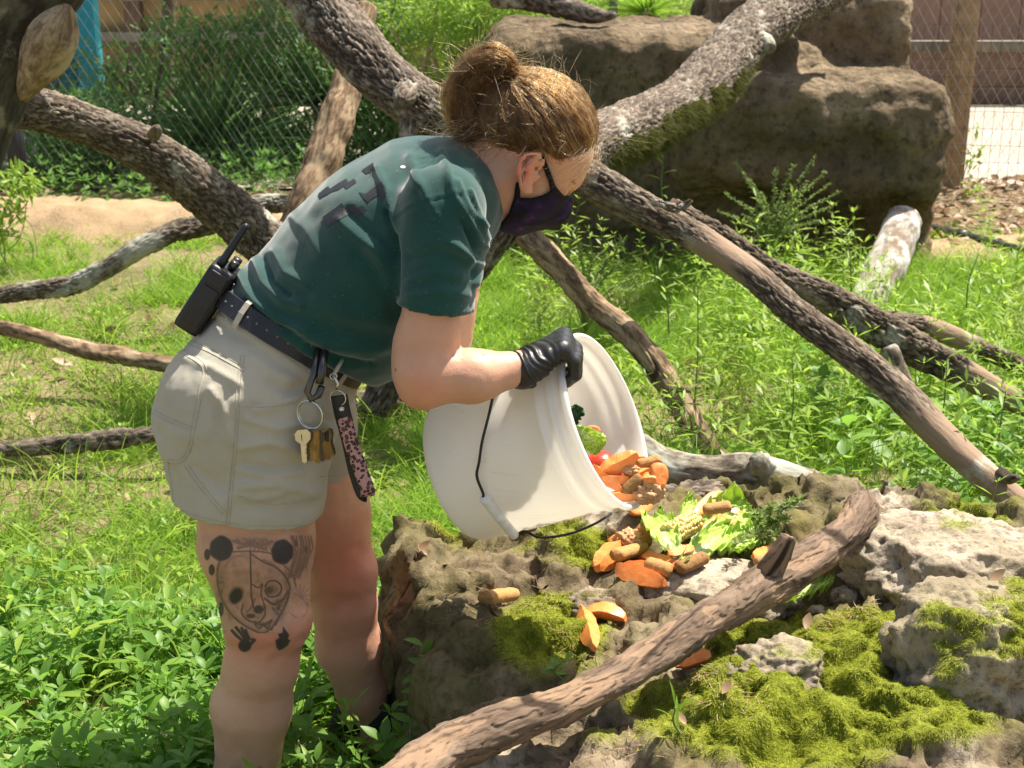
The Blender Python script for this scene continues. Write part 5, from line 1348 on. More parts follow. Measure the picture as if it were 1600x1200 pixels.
for a in (2.18, .75, -1.2, -2.2):
    m = MB(); tn = norm(belt_pt(a+.02, 0, 0)-belt_pt(a-.02, 0, 0)); pts = [belt_pt(a, -.026, .002), belt_pt(a, -.019, .006), belt_pt(a, 0, .0075), belt_pt(a, .019, .006), belt_pt(a, .024, .001)]
    vv = np.array([q+tn*s for q in pts for s in (-.0055, .0055)] + [q+tn*s-norm(q-bc)*.002 for q in pts for s in (-.0055, .0055)]); L_ = 2*len(pts); f_ = []
    for i in range(len(pts)-1): f_ += [(2*i, 2*i+1, 2*i+3, 2*i+2), (L_+2*i, L_+2*i+2, L_+2*i+3, L_+2*i+1), (2*i, 2*i+2, L_+2*i+2, L_+2*i), (2*i+1, L_+2*i+1, L_+2*i+3, 2*i+3)]
    m.add(vv, np.array(f_)); m.build('belt_loop', M_SHORTS, shorts, False)

# ------------------------------------------------------------------ gloves
def glove(name, wr, knuckle, tip_dirs, across, thumb, k_r=.0105, cuff=None):
    """a fist round a rim: palm, four bent fingers and a thumb. across = unit vector from little to index finger"""
    wr, kn = np.array(wr, float), np.array(knuckle, float); ac = np.array(across, float)
    V = Vol(np.minimum(wr, kn)-.075, np.maximum(wr, kn)+.075, .0024)
    V.put(rc(wr - (kn-wr)*.30, wr, .0305, .0285), .01)
    for o_ in (-.027, -.009, .009, .027): V.put(rc(wr+ac*o_*.55, kn+ac*o_*1.0, .019, .0150), .012)
    joints = []
    for i, o_ in enumerate((-.030, -.0105, .0095, .029)):
        sc = (.86, .97, 1.0, .95)[i]; q = kn + ac*o_; rr = k_r*(.92, 1.0, 1.02, 1.0)[i]
        V.put(rc(q, q, rr*1.22, rr*1.22), .006)
        for j, (dx, r_) in enumerate(zip(tip_dirs, (1.04, .96, .84))):
            q2 = q + np.array(dx)*sc + ac*o_*(-.06); V.put(rc(q, q2, rr*(1.08, 1.03, .94)[j], rr*r_), .0035); q = q2
    th = [np.array(x, float) for x in thumb]
    for a, b, r0, r1 in zip(th[:-1], th[1:], (.016, .0125, .0115), (.0125, .0115, .0095)): V.put(rc(a, b, r0, r1), .007)
    v, f = V.mesh(); o = mobj(name, v, f, M_GLOVE); n = normals_of(o)
    t = (v-wr)@norm(kn-wr)
    w = np.exp(-((t-.012)/.022)**2)
    d = w*.0016*np.sin(t*620+6*noise3(v*28)) + .0007*fbm(v*60, 2)
    set_verts(o, v+n*d[:, None]); return under(o, person)
gw, gk = P(830, 568, 2.065), P(880, 536, 2.09)
glove('glove', gw, gk, [(.020, -.004, -.020), (.000, -.002, -.027), (-.014, 0, -.014)], norm(np.array([.05, 1.0, .10])),
      [P(838, 566, 2.10), P(860, 585, 2.115), P(872, 604, 2.115), P(878, 612, 2.11)])
m = MB(); wd = norm(np.array(gk)-np.array(gw)); u_ = norm(np.cross(wd, [0, 1, 0])); w_ = np.cross(wd, u_); c0 = np.array(gw)-wd*.018
m.tube([c0 + .0315*(math.cos(q)*u_+math.sin(q)*w_) + wd*.003*math.sin(3*q) for q in a_], .0026, 6, False); m.build('glove_cuff', M_GLOVE, person)
glove('glove', P(800, 752, 2.335), P(818, 795, 2.31), [(.006, -.020, -.016), (0, -.024, -.004), (-.002, -.012, .006)], norm(np.array([-.8, .0, -.5])),
      [P(795, 760, 2.33), P(775, 790, 2.32), P(768, 810, 2.29), P(766, 815, 2.28)])

# ------------------------------------------------------------------ shoes
def shoe(name, ankle, dirx, L=.27):
    A_ = np.array(ankle, float); d = norm(np.array([dirx[0], dirx[1], 0.0])); s = np.array([-d[1], d[0], 0]); 
    V = Vol(A_*[1, 1, 0]+[-.25, -.25, -.03], A_*[1, 1, 0]+[.3, .25, .20], .0048); g = lambda f, l, z: A_*[1, 1, 0] + d*f + s*l + np.array([0, 0, z])
    V.put(rc(g(-.045, 0, .045), g(-.02, 0, .10), .038, .043), .02); V.put(rc(g(-.04, 0, .045), g(.12, .012, .04), .040, .040), .02); V.put(rc(g(.10, .01, .042), g(.165, .0, .036), .043, .034), .02)
    V.put(rc(g(.0, 0, .085), g(.09, .0, .06), .036, .032), .02)
    b = rbox((0, 0, 0), (.1, .1, .1), .01)
    V.d = np.maximum(V.d, (.010-np.meshgrid(*V.ax, indexing='ij')[2]))
    V.put(cut(rc(A_+np.array([0, 0, .02]), A_+np.array([0, 0, .12]), .034, .038), A_+np.array([0, 0, .03]), (0, 0, -1)), .004, 'sub')
    v, f = V.mesh(); o = under(mobj(name, v, f, M_SHOE), person)
    m = MB(); pts = []
    for q in np.linspace(0, 2*np.pi, 40, endpoint=False):
        f_ = .055+.150*math.cos(q); w = .045+.006*math.cos(q); pts.append(g(f_, math.sin(q)*w, 0))
    pts = np.array(pts); lo, hi = pts+[0, 0, -.012], pts+[0, 0, .018]; j = np.arange(40); j2 = (j+1) % 40
    cv = np.vstack([lo, hi, lo.mean(0), hi.mean(0)]); m.add(cv, [np.stack([j, j2, 40+j2, 40+j], -1), np.stack([j2, j, np.full(40, 80)], -1), np.stack([40+j, 40+j2, np.full(40, 81)], -1)])
    m.build('sole', simple('rubber_sole', (.02, .02, .02), .8), o, False)
    m = MB()
    for k in range(5):
        f_ = .03+.022*k; z = .128-.0115*k; m.tube([g(f_, -.026, z-.012), g(f_+.004, 0, z), g(f_, .026, z-.012)], .0028, 6)
    m.build('laces', M_BELT, o)
    return o
shoe('shoe', (P(580,1142,2.40).x, 2.40, .10), (1, -.30)); shoe('shoe', (P(384,1275,2.15).x, 2.15, .09), (1, -.25))

# ------------------------------------------------------------------ things she carries
rad = empty('two_way_radio', P(330, 460, 2.22), 'black two way radio with stub antenna clipped on the back of the belt', 'radio')
ra, rb_ = np.array(P(352, 420, 2.20)), np.array(P(297, 505, 2.20)); rx = norm(rb_-ra); rz = norm(np.cross(rx, [0, 1, 0])); RM = Matrix((rx, (0, 1, 0), rz)).transposed()
cR = (ra+rb_)/2; L = np.linalg.norm(rb_-ra)
MB().box(cR, (L+.012, .066, .044), RM, .009).build('body', M_PIPE, rad)
MB().box(cR+rx*.008-np.array([0, .034, 0]), (L*.62, .004, .028), RM, .0018).build('side_grip', M_DARKPOST, rad)
MB().box(cR-rx*(L/2-.012)+np.array([0, -.034, 0])-rz*0, (.022, .006, .030), RM, .002).build('button', M_DARKPOST, rad)
MB().box(cR+rz*(.026 if rz[0] > 0 else -.026)-rx*.01, (.07, .024, .007), RM, .002).build('belt_clip', M_GUN, rad)
ant0, ant1 = np.array(P(343, 416, 2.185)), np.array(P(386, 350, 2.185)); q = [ant0+(ant1-ant0)*t for t in (0, .18, .2, .55, .57, .93, 1.0)]
m = MB(); v_, f_ = tube_geo(np.array(q), np.array([.0075, .0078, .0066, .0062, .0057, .0058, .003]), 12); m.add(v_, f_); m.build('antenna', M_PIPE, rad)
for dx in (0, .017):
    m = MB(); c = np.array(P(358, 418, 2.19)) + np.array([.0, dx*1.4, 0])+rz*np.sign(rz[0])*.004; m.tube([c, c-rx*.014], .0075, 12); m.build('knob', M_GUN, rad)

ky = empty('key_ring', P(485, 640, 2.08), 'steel ring of brass keys hanging from a dark belt clip', 'keys')
def ring_pts(c, r, n=36, ax=(0, 1, 0.0), tilt=0.0):
    ax = norm(np.array(ax, float)); u = norm(np.cross(ax, [0, 0, 1.0])); w = np.cross(ax, u)
    return [np.array(c)+r*(math.cos(t)*u+math.sin(t)*w) for t in np.linspace(0, 2*np.pi, n+1)]
KY = 2.045
m = MB(); m.tube([P(497, 545, 2.075), P(490, 585, 2.05), P(480, 612, KY), P(486, 624, KY), P(497, 618, KY), P(503, 604, KY)], .0058, 8); m.tube([P(507, 548, 2.07), P(503, 580, 2.05), P(499, 600, KY)], .0065, 8); m.build('belt_clip', M_GUN, ky)
m = MB(); rr = pr(486, 648, KY, 23); c = P(484, 648, KY)
m.tube(ring_pts(c, rr, ax=(.45, 1, 0)), .0013, 6, False); m.tube(ring_pts(np.array(c)+[.001, .0024, 0], rr*.98, ax=(.5, 1, 0)), .0013, 6, False); m.build('split_ring', M_STEEL, ky)
def key(px, py, ang, Y, mat, s=1.0, yaw=0.0):
    m = MB(); out = [(-.011,-.004),(-.012,.006),(-.007,.012),(.007,.012),(.012,.006),(.011,-.004),(.0045,-.010),(.0042,-.018),(.0030,-.020),(.0042,-.023),(.0026,-.026),(.0042,-.030),(.0028,-.034),(.0036,-.038),(.000,-.042),(-.0040,-.039),(-.0042,-.010)]
    a = math.radians(ang); R_ = np.array([[math.cos(a), -math.sin(a)], [math.sin(a), math.cos(a)]]); o2 = np.array(out)*s@R_.T; n = len(o2)
    c = np.array(P(px, py, Y)); X_ = np.array([math.cos(yaw), math.sin(yaw), 0])
    top = c + o2[:, :1]*X_ + o2[:, 1:]*np.array([0, 0, 1.0]); th_ = np.array([math.sin(yaw), -math.cos(yaw), 0])*.0011
    m.add(np.vstack([top+th_, top-th_, top.mean(0)+th_, top.mean(0)-th_]), [np.stack([np.arange(n), (np.arange(n)+1) % n, n+(np.arange(n)+1) % n, n+np.arange(n)], -1),
          np.stack([np.arange(n), (np.arange(n)+1) % n, np.full(n, 2*n)], -1), np.stack([n+(np.arange(n)+1) % n, n+np.arange(n), np.full(n, 2*n+1)], -1)])
    return m.build('key', mat, ky, False)
key(473, 683, 2, KY-.012, M_STEEL, 1.02, .2); 
for i in range(9): key(480+4.3*i, 686-1.0*abs(i-3), -2+i*2.6, KY-.006+.004*i, M_BRASS if i % 4 else M_GUN, rng.uniform(.88, 1.02), rng.uniform(.5, 1.3))

ly = empty('wrist_lanyard', P(545, 690, 2.12), 'leopard print wrist strap with black leather tab hanging at the hip', 'lanyard')
LY = 2.07
def ribbon(pts, wid, nrm_tilt, thick=.0022):
    c = catmull([tuple(P(*p)) for p in pts], 8); t = np.gradient(c, axis=0); t /= np.linalg.norm(t, axis=1)[:, None]
    s = np.cross(t, np.array([nrm_tilt[0], -1.0, nrm_tilt[1]])); s /= np.linalg.norm(s, axis=1)[:, None]; n = np.cross(s, t); w = np.broadcast_to(wid, (len(c),))[:, None]/2
    v = np.stack([c-s*w+n*thick/2, c+s*w+n*thick/2, c+s*w-n*thick/2, c-s*w-n*thick/2], 1).reshape(-1, 3); return v, tube_faces(len(c), 4)
def leopard():
    t = NT('leopard_print'); vo = t.n('TexVoronoi', feature='F1'); vo.inputs['Scale'].default_value = 165; t.l(t.coord(), vo.inputs['Vector'])
    n = t.noise(240, 3)
    q = t.math('ADD', vo.outputs['Distance'], t.math('MULTIPLY', n, .25))
    c = t.ramp(q, [(.30, (.20, .07, .06)), (.38, (.02, .012, .012)), (.56, (.02, .012, .012)), (.66, (.46, .24, .23))])
    t.base(c).set(Roughness=.6); return t.m
m = MB(); m.add(*ribbon([(530,618,LY),(534,640,LY),(539,660,LY)], .026, (0, 0), .004)); m.build('leather_tab', M_BELT, ly)
m = MB(); m.add(*ribbon([(538,652,LY-.003),(548,690,LY-.004),(562,730,LY-.004),(574,765,LY-.006),(574,775,LY+.002)], .0225, (.25, 0))); m.build('print_band', leopard(), ly)
m = MB(); m.add(*ribbon([(574,775,LY+.004),(566,768,LY+.012),(555,735,LY+.016),(545,690,LY+.012),(536,655,LY+.006)], .0225, (.5, 0))); m.build('band_back', M_BELT, ly)
m = MB(); m.tube([P(534, 639, LY-.004), P(534, 639, LY-.0075)], .0042, 12); m.build('rivet', M_STEEL, ly)
m = MB(); m.tube(ring_pts(P(528, 622, LY), .0125, ax=(.2, 1, 0)), .0011, 6, False); m.tube([P(526,608,LY), P(528,600,LY), P(524,592,LY), P(520,586,LY+.003)], .0024, 7)
m.tube(ring_pts(P(521, 588, LY+.002), .005, 20), .0012, 6, False); m.build('swivel_clasp', M_STEEL, ly)
m = MB(); m.tube([P(536,560,2.10), P(528,574,2.08), P(521,586,LY+.002)], .0032, 6); m.build('belt_strap', M_SHORTS, ly)
# ================================================================== bucket
def plastic_mat():
    t = NT('white_bucket_plastic'); n = t.noise(5, 4); n2 = t.noise(30, 4, .7)
    c = t.ramp(n, [(.3, (.76, .755, .735)), (.7, (.82, .815, .80))])
    c = t.mix(t.ramp(n2, [(.62, (0, 0, 0)), (.76, (.35, .35, .35))]), c, (.50, .44, .36))
    sc = t.n('TexNoise'); sc.inputs['Scale'].default_value = 9; sc.inputs['Detail'].default_value = 8; t.l(t.coord((1, 1, 14)), sc.inputs['Vector']); c = t.mix(t.ramp(sc.outputs[0], [(.66, (0, 0, 0)), (.70, (.3, .3, .3)), (.74, (0, 0, 0))]), c, (.42, .38, .33))
    t.base(c).set(Roughness=.38); t.b.inputs['Specular IOR Level'].default_value = .45
    return t.translucent((.95, .92, .85), .46).m
M_BUCKET = plastic_mat()
BA_X = Vector((.860, -.285, .42)).normalized(); RC = P(951, 656, 2.135); BL = .280
BC = RC - BA_X*BL
e1 = Vector((0, 0, 1)) - BA_X*BA_X.z; e1.normalize(); e2 = BA_X.cross(e1)
def bk(s, r, a): return np.array(BC + BA_X*s + (e1*math.cos(a) + e2*math.sin(a))*r)
bucket = empty('bucket', BC, 'white plastic bucket tilted over the rock and full of food', 'bucket')
def lathe(prof, n=96):
    a = np.linspace(0, 2*np.pi, n, endpoint=False); prof = np.array(prof)
    v = np.array(BC) + prof[:, :1, None].repeat(n, 1)*np.array(BA_X) + prof[:, 1:, None]*(np.cos(a)[None, :, None]*np.array(e1) + np.sin(a)[None, :, None]*np.array(e2))
    return v.reshape(-1, 3), tube_faces(len(prof), n)
LL = BL
prof = [(0, .0005), (0, .112), (.0015, .1185), (.006, .1225), (.016, .1245), (.05, .1262), (.10, .1298), (.16, .1338), (LL-.062, .1368), (LL-.060, .1405), (LL-.057, .1415), (LL-.053, .1412), (LL-.050, .1385), (LL-.040, .1388), (LL-.038, .1425), (LL-.035, .1437), (LL-.031, .1432), (LL-.029, .1402),
        (LL-.014, .1408), (LL-.012, .1462), (LL-.009, .1485), (LL-.004, .1490), (LL-.001, .1472), (LL, .1440), (LL-.001, .1412), (LL-.006, .1396), (LL-.03, .1380), (LL-.034, .1395), (LL-.038, .1365), (LL-.06, .1345), (.16, .1315), (.10, .1276), (.05, .1240), (.018, .1222), (.008, .119), (.004, .112), (.0035, .0005)]
v, f = lathe(prof); shell = under(mobj('shell', v, f, M_BUCKET), bucket)
B_BUCKET = bvh_of(shell)
for a in (math.radians(205), math.radians(25)):
    m = MB(); p = bk(LL-.075, .139, a); q = bk(LL-.075, .147, a); m.tube([p, q], .014, 16); m.build('handle_ear', M_BUCKET, bucket)
wire = [(775,618),(768,650),(757,690),(752,720),(748,742),(757,767)]
grip = [(757,767),(806,832)]
def onb(px, py, off):
    h, n = cast(B_BUCKET, px, py)
    return np.array(h+n*off) if h is not None else None
w1 = [onb(x, y, .007) for x, y in wire]; w1 = [w for w in w1 if w is not None]
g0, g1 = onb(759, 771, .012), onb(804, 826, .013)
m = MB(); m.tube(catmull(w1+[g0], 5), .0023, 7)
yb = g1[1]; tail = [g1] + [np.array(P(x, y, yb+dy)) for x, y, dy in [(820,830,.0),(845,840,.02),(890,834,.06),(930,818,.10),(955,802,.13)]]
m.tube(catmull(tail, 6), .0023, 7); m.build('wire_handle', simple('dark_wire', (.03, .027, .025), .5, .7, .3), bucket)
m = MB(); gl = g1-g0; q = [g0+gl*t for t in (0, .03, .10, .45, .47, .53, .55, .9, .97, 1)]
v_, f_ = tube_geo(np.array(q), np.array([.006, .0085, .0082, .0082, .0090, .0090, .0082, .0082, .0085, .006]), 16); m.add(v_, f_); m.build('grip', simple('white_grip', (.74, .73, .70), .45), bucket)

# ================================================================== food
def flesh(name, c1, c2, rough=.45, transl=.0, scale=90, bump=.25):
    t = NT(name); n = t.noise(scale, 5, .65); n2 = t.noise(14, 3)
    c = t.ramp(n, [(.3, c1), (.7, c2)]); c = t.mix(t.math('MULTIPLY', n2, .25), c, tuple(x*.8 for x in c1))
    t.base(c).set(Roughness=rough); t.b.inputs['Subsurface Weight'].default_value = .15; t.b.inputs['Subsurface Radius'].default_value = (.8, .3, .1); t.b.inputs['Subsurface Scale'].default_value = .008
    t.bump(n, bump, .003)
    if transl: t.translucent(c2, transl)
    return t.m
M_SP = flesh('sweet_potato_flesh', (.74, .205, .038), (.88, .34, .095))
M_SPSKIN = flesh('sweet_potato_skin', (.56, .15, .035), (.68, .22, .06), .55)
M_BISC = flesh('biscuit_crust', (.33, .165, .045), (.48, .275, .095), .85, scale=220, bump=.7)
M_BISC_D = flesh('dark_biscuit_crust', (.20, .095, .025), (.31, .165, .05), .85, scale=220, bump=.7)
M_CLUMP = flesh('crumbly_biscuit', (.44, .235, .10), (.60, .37, .19), .9, scale=160, bump=.8)
M_CORN = flesh('corn_kernel', (.62, .46, .13), (.74, .62, .26), .35)
M_COB = flesh('corn_core', (.55, .42, .22), (.66, .55, .33), .8)
M_TOM = flesh('tomato_skin', (.52, .035, .018), (.62, .06, .03), .25)
def lettuce_mat():
    t = NT('lettuce'); a = t.attr('rib'); n = t.noise(50, 4)
    c = t.ramp(n, [(.3, (.42, .62, .08)), (.7, (.62, .78, .20))]); c = t.mix(a, c, (.66, .72, .46))
    t.base(c).set(Roughness=.4); t.bump(n, .3, .004); return t.translucent(t.mix(.5, c, (.75, .92, .22)), .42).m
M_LET = lettuce_mat()
M_KALE = leaf_mat('dark_leaf_green', (.035, .10, .03), (.06, .15, .045), .3)
def basis(p0, p1, upv, roll=0):
    x = norm(np.array(p1)-np.array(p0)); u = np.array(upv, float); z = norm(u - x*(u@x)); y = np.cross(z, x)
    if roll: z, y = z*math.cos(roll)+y*math.sin(roll), y*math.cos(roll)-z*math.sin(roll)
    return np.stack([x, y, z])
def fit(p0, p1, upv, roll, local):
    B = basis(p0, p1, upv, roll); return (np.array(p0)+np.array(p1))/2 + local@B
def wedge(name, label, p0, p1, W, T, up, roll=0, group=None, seed=0, bend=0.0, blunt=.55):
    """a boat-shaped wedge: two flat cut faces above, rounded skin below"""
    L = np.linalg.norm(np.array(p1)-np.array(p0)); m = 18; s = np.linspace(-1, 1, m)
    pro = (1-np.abs(s)**2.2)**blunt; pro = np.maximum(pro, .30)
    ridge = [(-.56, -.05), (-.25, .28), (.08, .60), (.32, .27), (.56, -.06)]; round_ = [(.46, -.26), (.27, -.40), (0, -.46), (-.27, -.40), (-.46, -.25)]
    sec = np.array(ridge + round_); n = len(sec)
    v = np.zeros((m, n, 3)); v[..., 0] = (s*L/2)[:, None]; v[..., 1] = sec[None, :, 0]*W*pro[:, None]; v[..., 2] = sec[None, :, 1]*T*(.4+.6*pro[:, None]) - bend*L*(s**2)[:, None]
    v = v.reshape(-1, 3); v += (.0012*noise3(v*90+seed)[:, None] + .002*noise3(v*30+seed)[:, None])*np.array([.4, 1, 1])
    f = tube_faces(m, n); cols = np.tile(np.arange(n), m-1); top = cols < 4
    e = [np.arange(n)[::-1], (m-1)*n+np.arange(n)]
    w = fit(p0, p1, up, roll, np.vstack([v, v[:n].mean(0), v[-n:].mean(0)])); j = np.arange(n); j2 = (j+1) % n
    f3 = np.concatenate([np.stack([j2, j, np.full(n, m*n)], -1), np.stack([(m-1)*n+j, (m-1)*n+j2, np.full(n, m*n+1)], -1)])
    o = mobj(name, w, [f, f3], [M_SP, M_SPSKIN]); idx = np.concatenate([np.where(top, 0, 1), np.zeros(len(f3), int)]).astype(np.int32)
    o.data.polygons.foreach_set('material_index', idx); o.data.polygons.foreach_set('use_smooth', idx == 1); o.data.update()
    return tag(o, label, 'food', group)
def slab(name, label, p0, p1, W, T, up, roll=0, group=None, seed=0, cup=0.0):
    """an oval slice with skin round its edge"""
    L = np.linalg.norm(np.array(p1)-np.array(p0)); n = 30; a = np.linspace(0, 2*np.pi, n, endpoint=False); V = []
    for z, k in ((-.5, .0), (-.5, .55), (-.5, .93), (-.3, 1.0), (.3, 1.0), (.5, .94), (.5, .55), (.5, .0)):
        r = k*(1+.05*np.sin(3*a+seed)); V.append(np.stack([np.cos(a)*np.abs(np.cos(a))**-.12*r*L/2, np.sin(a)*r*W/2, z*T - cup*(k*np.cos(a))**2*L + 0*a], -1))
    v = np.concatenate(V); v += .0010*noise3(v*110+seed)[:, None]; f = tube_faces(8, n)
    o = mobj(name, fit(p0, p1, up, roll, v), f, [M_SP, M_SPSKIN]); k = np.repeat(np.arange(7), n); o.data.polygons.foreach_set('material_index', np.where((k == 2) | (k == 3) | (k == 4), 1, 0).astype(np.int32)); o.data.update()
    return tag(o, label, 'food', group)
def biscuit(name, label, p0, p1, W, up, group=None, seed=0, mat=None, flat=.85):
    L = np.linalg.norm(np.array(p1)-np.array(p0)); n, m = 28, 26; s = np.linspace(-1, 1, m)
    e = W/L*.8; r = np.where(np.abs(s) > 1-e, np.sqrt(np.clip(1-((np.abs(s)-1+e)/e)**2.4, .0, 1)), 1); a = np.linspace(0, 2*np.pi, n, endpoint=False)
    v = np.stack([np.repeat(s*L/2, n), np.tile(np.cos(a), m)*np.repeat(r, n)*W/2, np.tile(np.sin(a), m)*np.repeat(r, n)*W/2*flat], -1)
    v *= (1 + .07*fbm(v*55+seed, 3) + .035*noise3(v*260+seed))[:, None]
    return tag(mobj(name, fit(p0, p1, up, 0, v), tube_faces(m, n), mat or M_BISC), label, 'food', group)
def clump(name, label, c, r, group=None, seed=0):
    import bmesh
    bm = bmesh.new(); bmesh.ops.create_icosphere(bm, subdivisions=5, radius=1); u = np.array([q.co[:] for q in bm.verts]); f = np.array([[q.index for q in g.verts] for g in bm.faces]); bm.free()
    d = 1 + .38*fbm(u*1.9+seed, 4) + .10*ridged(u*5+seed, 3); return tag(mobj(name, np.array(c)+u*d[:, None]*np.array(r), f, M_CLUMP), label, 'food', group)
def lettuce(name, label, p0, p1, W, up, roll=0, group=None, seed=0, ruffle=.012, curl=.2, rib=.30, mat=None):
    ruffle *= .62; W *= 1.15
    L = np.linalg.norm(np.array(p1)-np.array(p0)); nu, nv = 46, 40; s, t = np.meshgrid(np.linspace(-1, 1, nu), np.linspace(-1, 1, nv)); s, t = s.ravel(), t.ravel()
    wid = np.sqrt(np.clip(1-(np.clip(s, -1, 1)*.98)**2, .03, 1))**.7*(.72+.28*s)
    q = np.stack([s*5+seed, t*5, 0*s+seed], -1)
    edge = np.abs(t)**2.2
    z = edge*ruffle*3.4*noise3(q*1.0) + edge**2*ruffle*2.2*np.sin(s*15+seed+3*noise3(q*.6)) + ruffle*.8*noise3(q*1.9) + np.maximum(s, 0)**3*ruffle*2.5*noise3(q*1.3+9) + curl*W*(t**2)*.5 - .10*curl*L*s*s
    out = 1 + .10*noise3(q*2.6+4)*edge
    v = np.stack([s*L/2*out, t*wid*W/2*out, z], -1)
    i = (np.arange(nv-1)[:, None]*nu+np.arange(nu-1)[None]).ravel(); f = np.stack([i, i+1, i+nu+1, i+nu], -1)
    lo = v.copy(); lo[:, 2] -= .0008+.0025*np.exp(-(t/.1)**2)*(s < .5)
    N = len(v); bd = np.concatenate([np.arange(nu), np.arange(1, nv)*nu+nu-1, (nv-1)*nu+np.arange(nu-2, -1, -1), np.arange(nv-2, 0, -1)*nu]); b2 = np.roll(bd, -1)
    o = mobj(name, fit(p0, p1, up, roll, np.vstack([v, lo])), [f, f[:, ::-1]+N, np.stack([b2, bd, bd+N, b2+N], -1)], mat or M_LET)
    r_ = np.clip(np.exp(-(t/(.10+.10*(1-s)))**2)*sstep(.8, -.6, s)*1.2 + rib*sstep(-.2, -1, s), 0, 1); vattr(o, 'rib', np.concatenate([r_, r_]))
    return tag(o, label, 'food', group)
def corn(name, label, p0, p1, W, up):
    L = np.linalg.norm(np.array(p1)-np.array(p0)); e = empty(name, (np.array(p0)+np.array(p1))/2, label, 'food')
    core = MB(); B = basis(p0, p1, up); core.tube([np.array(p0)+B[0]*.001, np.array(p1)-B[0]*.001], W*.36, 24); core.build('cob_core', M_COB, e)
    import bmesh
    bm = bmesh.new(); bmesh.ops.create_icosphere(bm, subdivisions=2, radius=1); u = np.array([q.co[:] for q in bm.verts]); f = np.array([[q.index for q in g.verts] for g in bm.faces]); bm.free()
    u = np.sign(u)*np.abs(u)**.75; m = MB(); rows, nr = 12, 14
    for i in range(nr):
        for k in range(rows):
            a = 2*math.pi*(k+.15*rng.normal())/rows; x = -L/2+L*(i+.5)/nr; sc = 1+.08*rng.normal()
            rad = np.array([0, math.cos(a), math.sin(a)]); tan = np.array([0, -math.sin(a), math.cos(a)])
            loc = np.array([x, 0, 0]) + rad*W*.40 + (u[:, :1]*[L/nr*.52, 0, 0] + u[:, 1:2]*tan*W*.118 + u[:, 2:]*rad*W*.105)*sc
            m.add(fit(p0, p1, up, 0, loc), f)
    o = m.build('kernels', M_CORN, e); tag(o, kind='stuff'); return e
UP = (0, 0, 1)
def rk(x, y, lift=.012):
    lift = lift*1.25 + .002
    h, n = cast(B_ROCK, x, y)
    if h is None: h = PZ(x, y, .34)
    return np.array(h)+np.array([0, 0, lift])
def rp(x, y, l0, x1, y1, l1): return rk(x, y, l0), rk(x1, y1, l1)
def mw(px): return px*2.55/2200*1.18
# --- on the rock
G_W, G_B = 'sweet potato wedges spilled on the rock', 'brown biscuits spilled on the rock'
def W_(label, x0, y0, x1, y1, w, t, roll=0, l=.012, seed=0, g=G_W, nm='sweet_potato_wedge', **k):
    cx_, cy_ = (x0+x1)/2, (y0+y1)/2; x0, y0, x1, y1 = [c_+(q_-c_)*1.16 for q_, c_ in ((x0, cx_), (y0, cy_), (x1, cx_), (y1, cy_))]
    return wedge(nm, label, rk(x0, y0, l), rk(x1, y1, l), mw(w), mw(t), UP, roll, g, seed, **k)
slab('sweet_potato_slice', 'half round sweet potato slice directly below the bucket lip', rk(980,812,.014), rk(1017,806,.016), mw(22), .010, (0, -.75, .65), 0, 'sweet potato slices', 1)
biscuit('biscuit', 'brown biscuit standing on end behind the crumbly clump', rk(1006,868,.012), rk(1004,868,.012)+np.array([.004, .006, .052]), mw(24), (0, -1, .2), G_B, 2)
clump('soaked_biscuit_clump', 'pale brown crumbly clump on the rock behind the wedges', rk(985,868,.022), (.028, .024, .024), 'crumbly biscuit clumps', 3)
W_('broad sweet potato wedge at the left end of the pile', 936,902,968,868,34,26,-.5,.016,4)
W_('small sweet potato wedge tucked behind the broad left wedge', 930,890,948,880,22,16,.3,.008,5)
biscuit('biscuit', 'brown biscuit lying across the left wedges', rk(960,890,.022), rk(1006,880,.026), mw(22), UP, G_B, 6)
W_('red orange wedge running under the lettuce and corn', 1000,880,1056,898,24,18,.3,.012,7)
W_('short pale orange wedge below the lying biscuit', 974,900,1010,892,22,18,-.3,.010,8)
W_('large pale sweet potato wedge lying nearest the rock edge', 968,905,1033,924,30,24,-.25,.014,9, blunt=.4)
biscuit('biscuit', 'short tan biscuit in front of the corn', rk(1008,893,.012), rk(1050,906,.012), mw(24), UP, G_B, 10)
biscuit('biscuit', 'dark brown biscuit lying on the pale slab beside the lettuce', rk(1057,904,.014), rk(1103,884,.014), mw(22), UP, G_B, 11, M_BISC_D)
biscuit('biscuit', 'brown biscuit with one ragged end alone on the left of the rock', rk(756,947,.011), rk(803,941,.012), mw(22), UP, G_B, 12)
wedge('potato_peel', 'thin tan strip lying behind the lone biscuit', rk(748,943,.007), rk(790,934,.007), mw(11), mw(6), UP, 0, None, 13)
lettuce('lettuce_leaf', 'white ribbed lettuce leaf under the corn cob', rk(1056,886,.016), rk(1018,836,.036), mw(52), (0, -.6, .8), 0, 'lettuce leaves', 1, .007, .3, .9)
lettuce('lettuce_leaf', 'big ruffled lettuce leaf at the back right of the pile', rk(1080,858,.016), rk(1172,838,.050), mw(88), (-.25, -.85, .6), .1, 'lettuce leaves', 2.3, .013, .25)
lettuce('lettuce_leaf', 'bright lettuce leaf lying in front of the sweet potato slice', rk(1062,897,.016), rk(1146,858,.040), mw(48), (-.2, -.7, .7), -.2, 'lettuce leaves', 3.7, .010, .35)
lettuce('lettuce_leaf', 'small upright lettuce leaf behind the corn cob', rk(1062,845,.006), rk(1085,812,.034), mw(40), (0, -.9, .4), 0, 'lettuce leaves', 5.1, .008, .2)
corn('corn_cob', 'short yellow piece of corn cob on the lettuce', rk(1042,868,.032), rk(1082,846,.034), mw(36), UP)
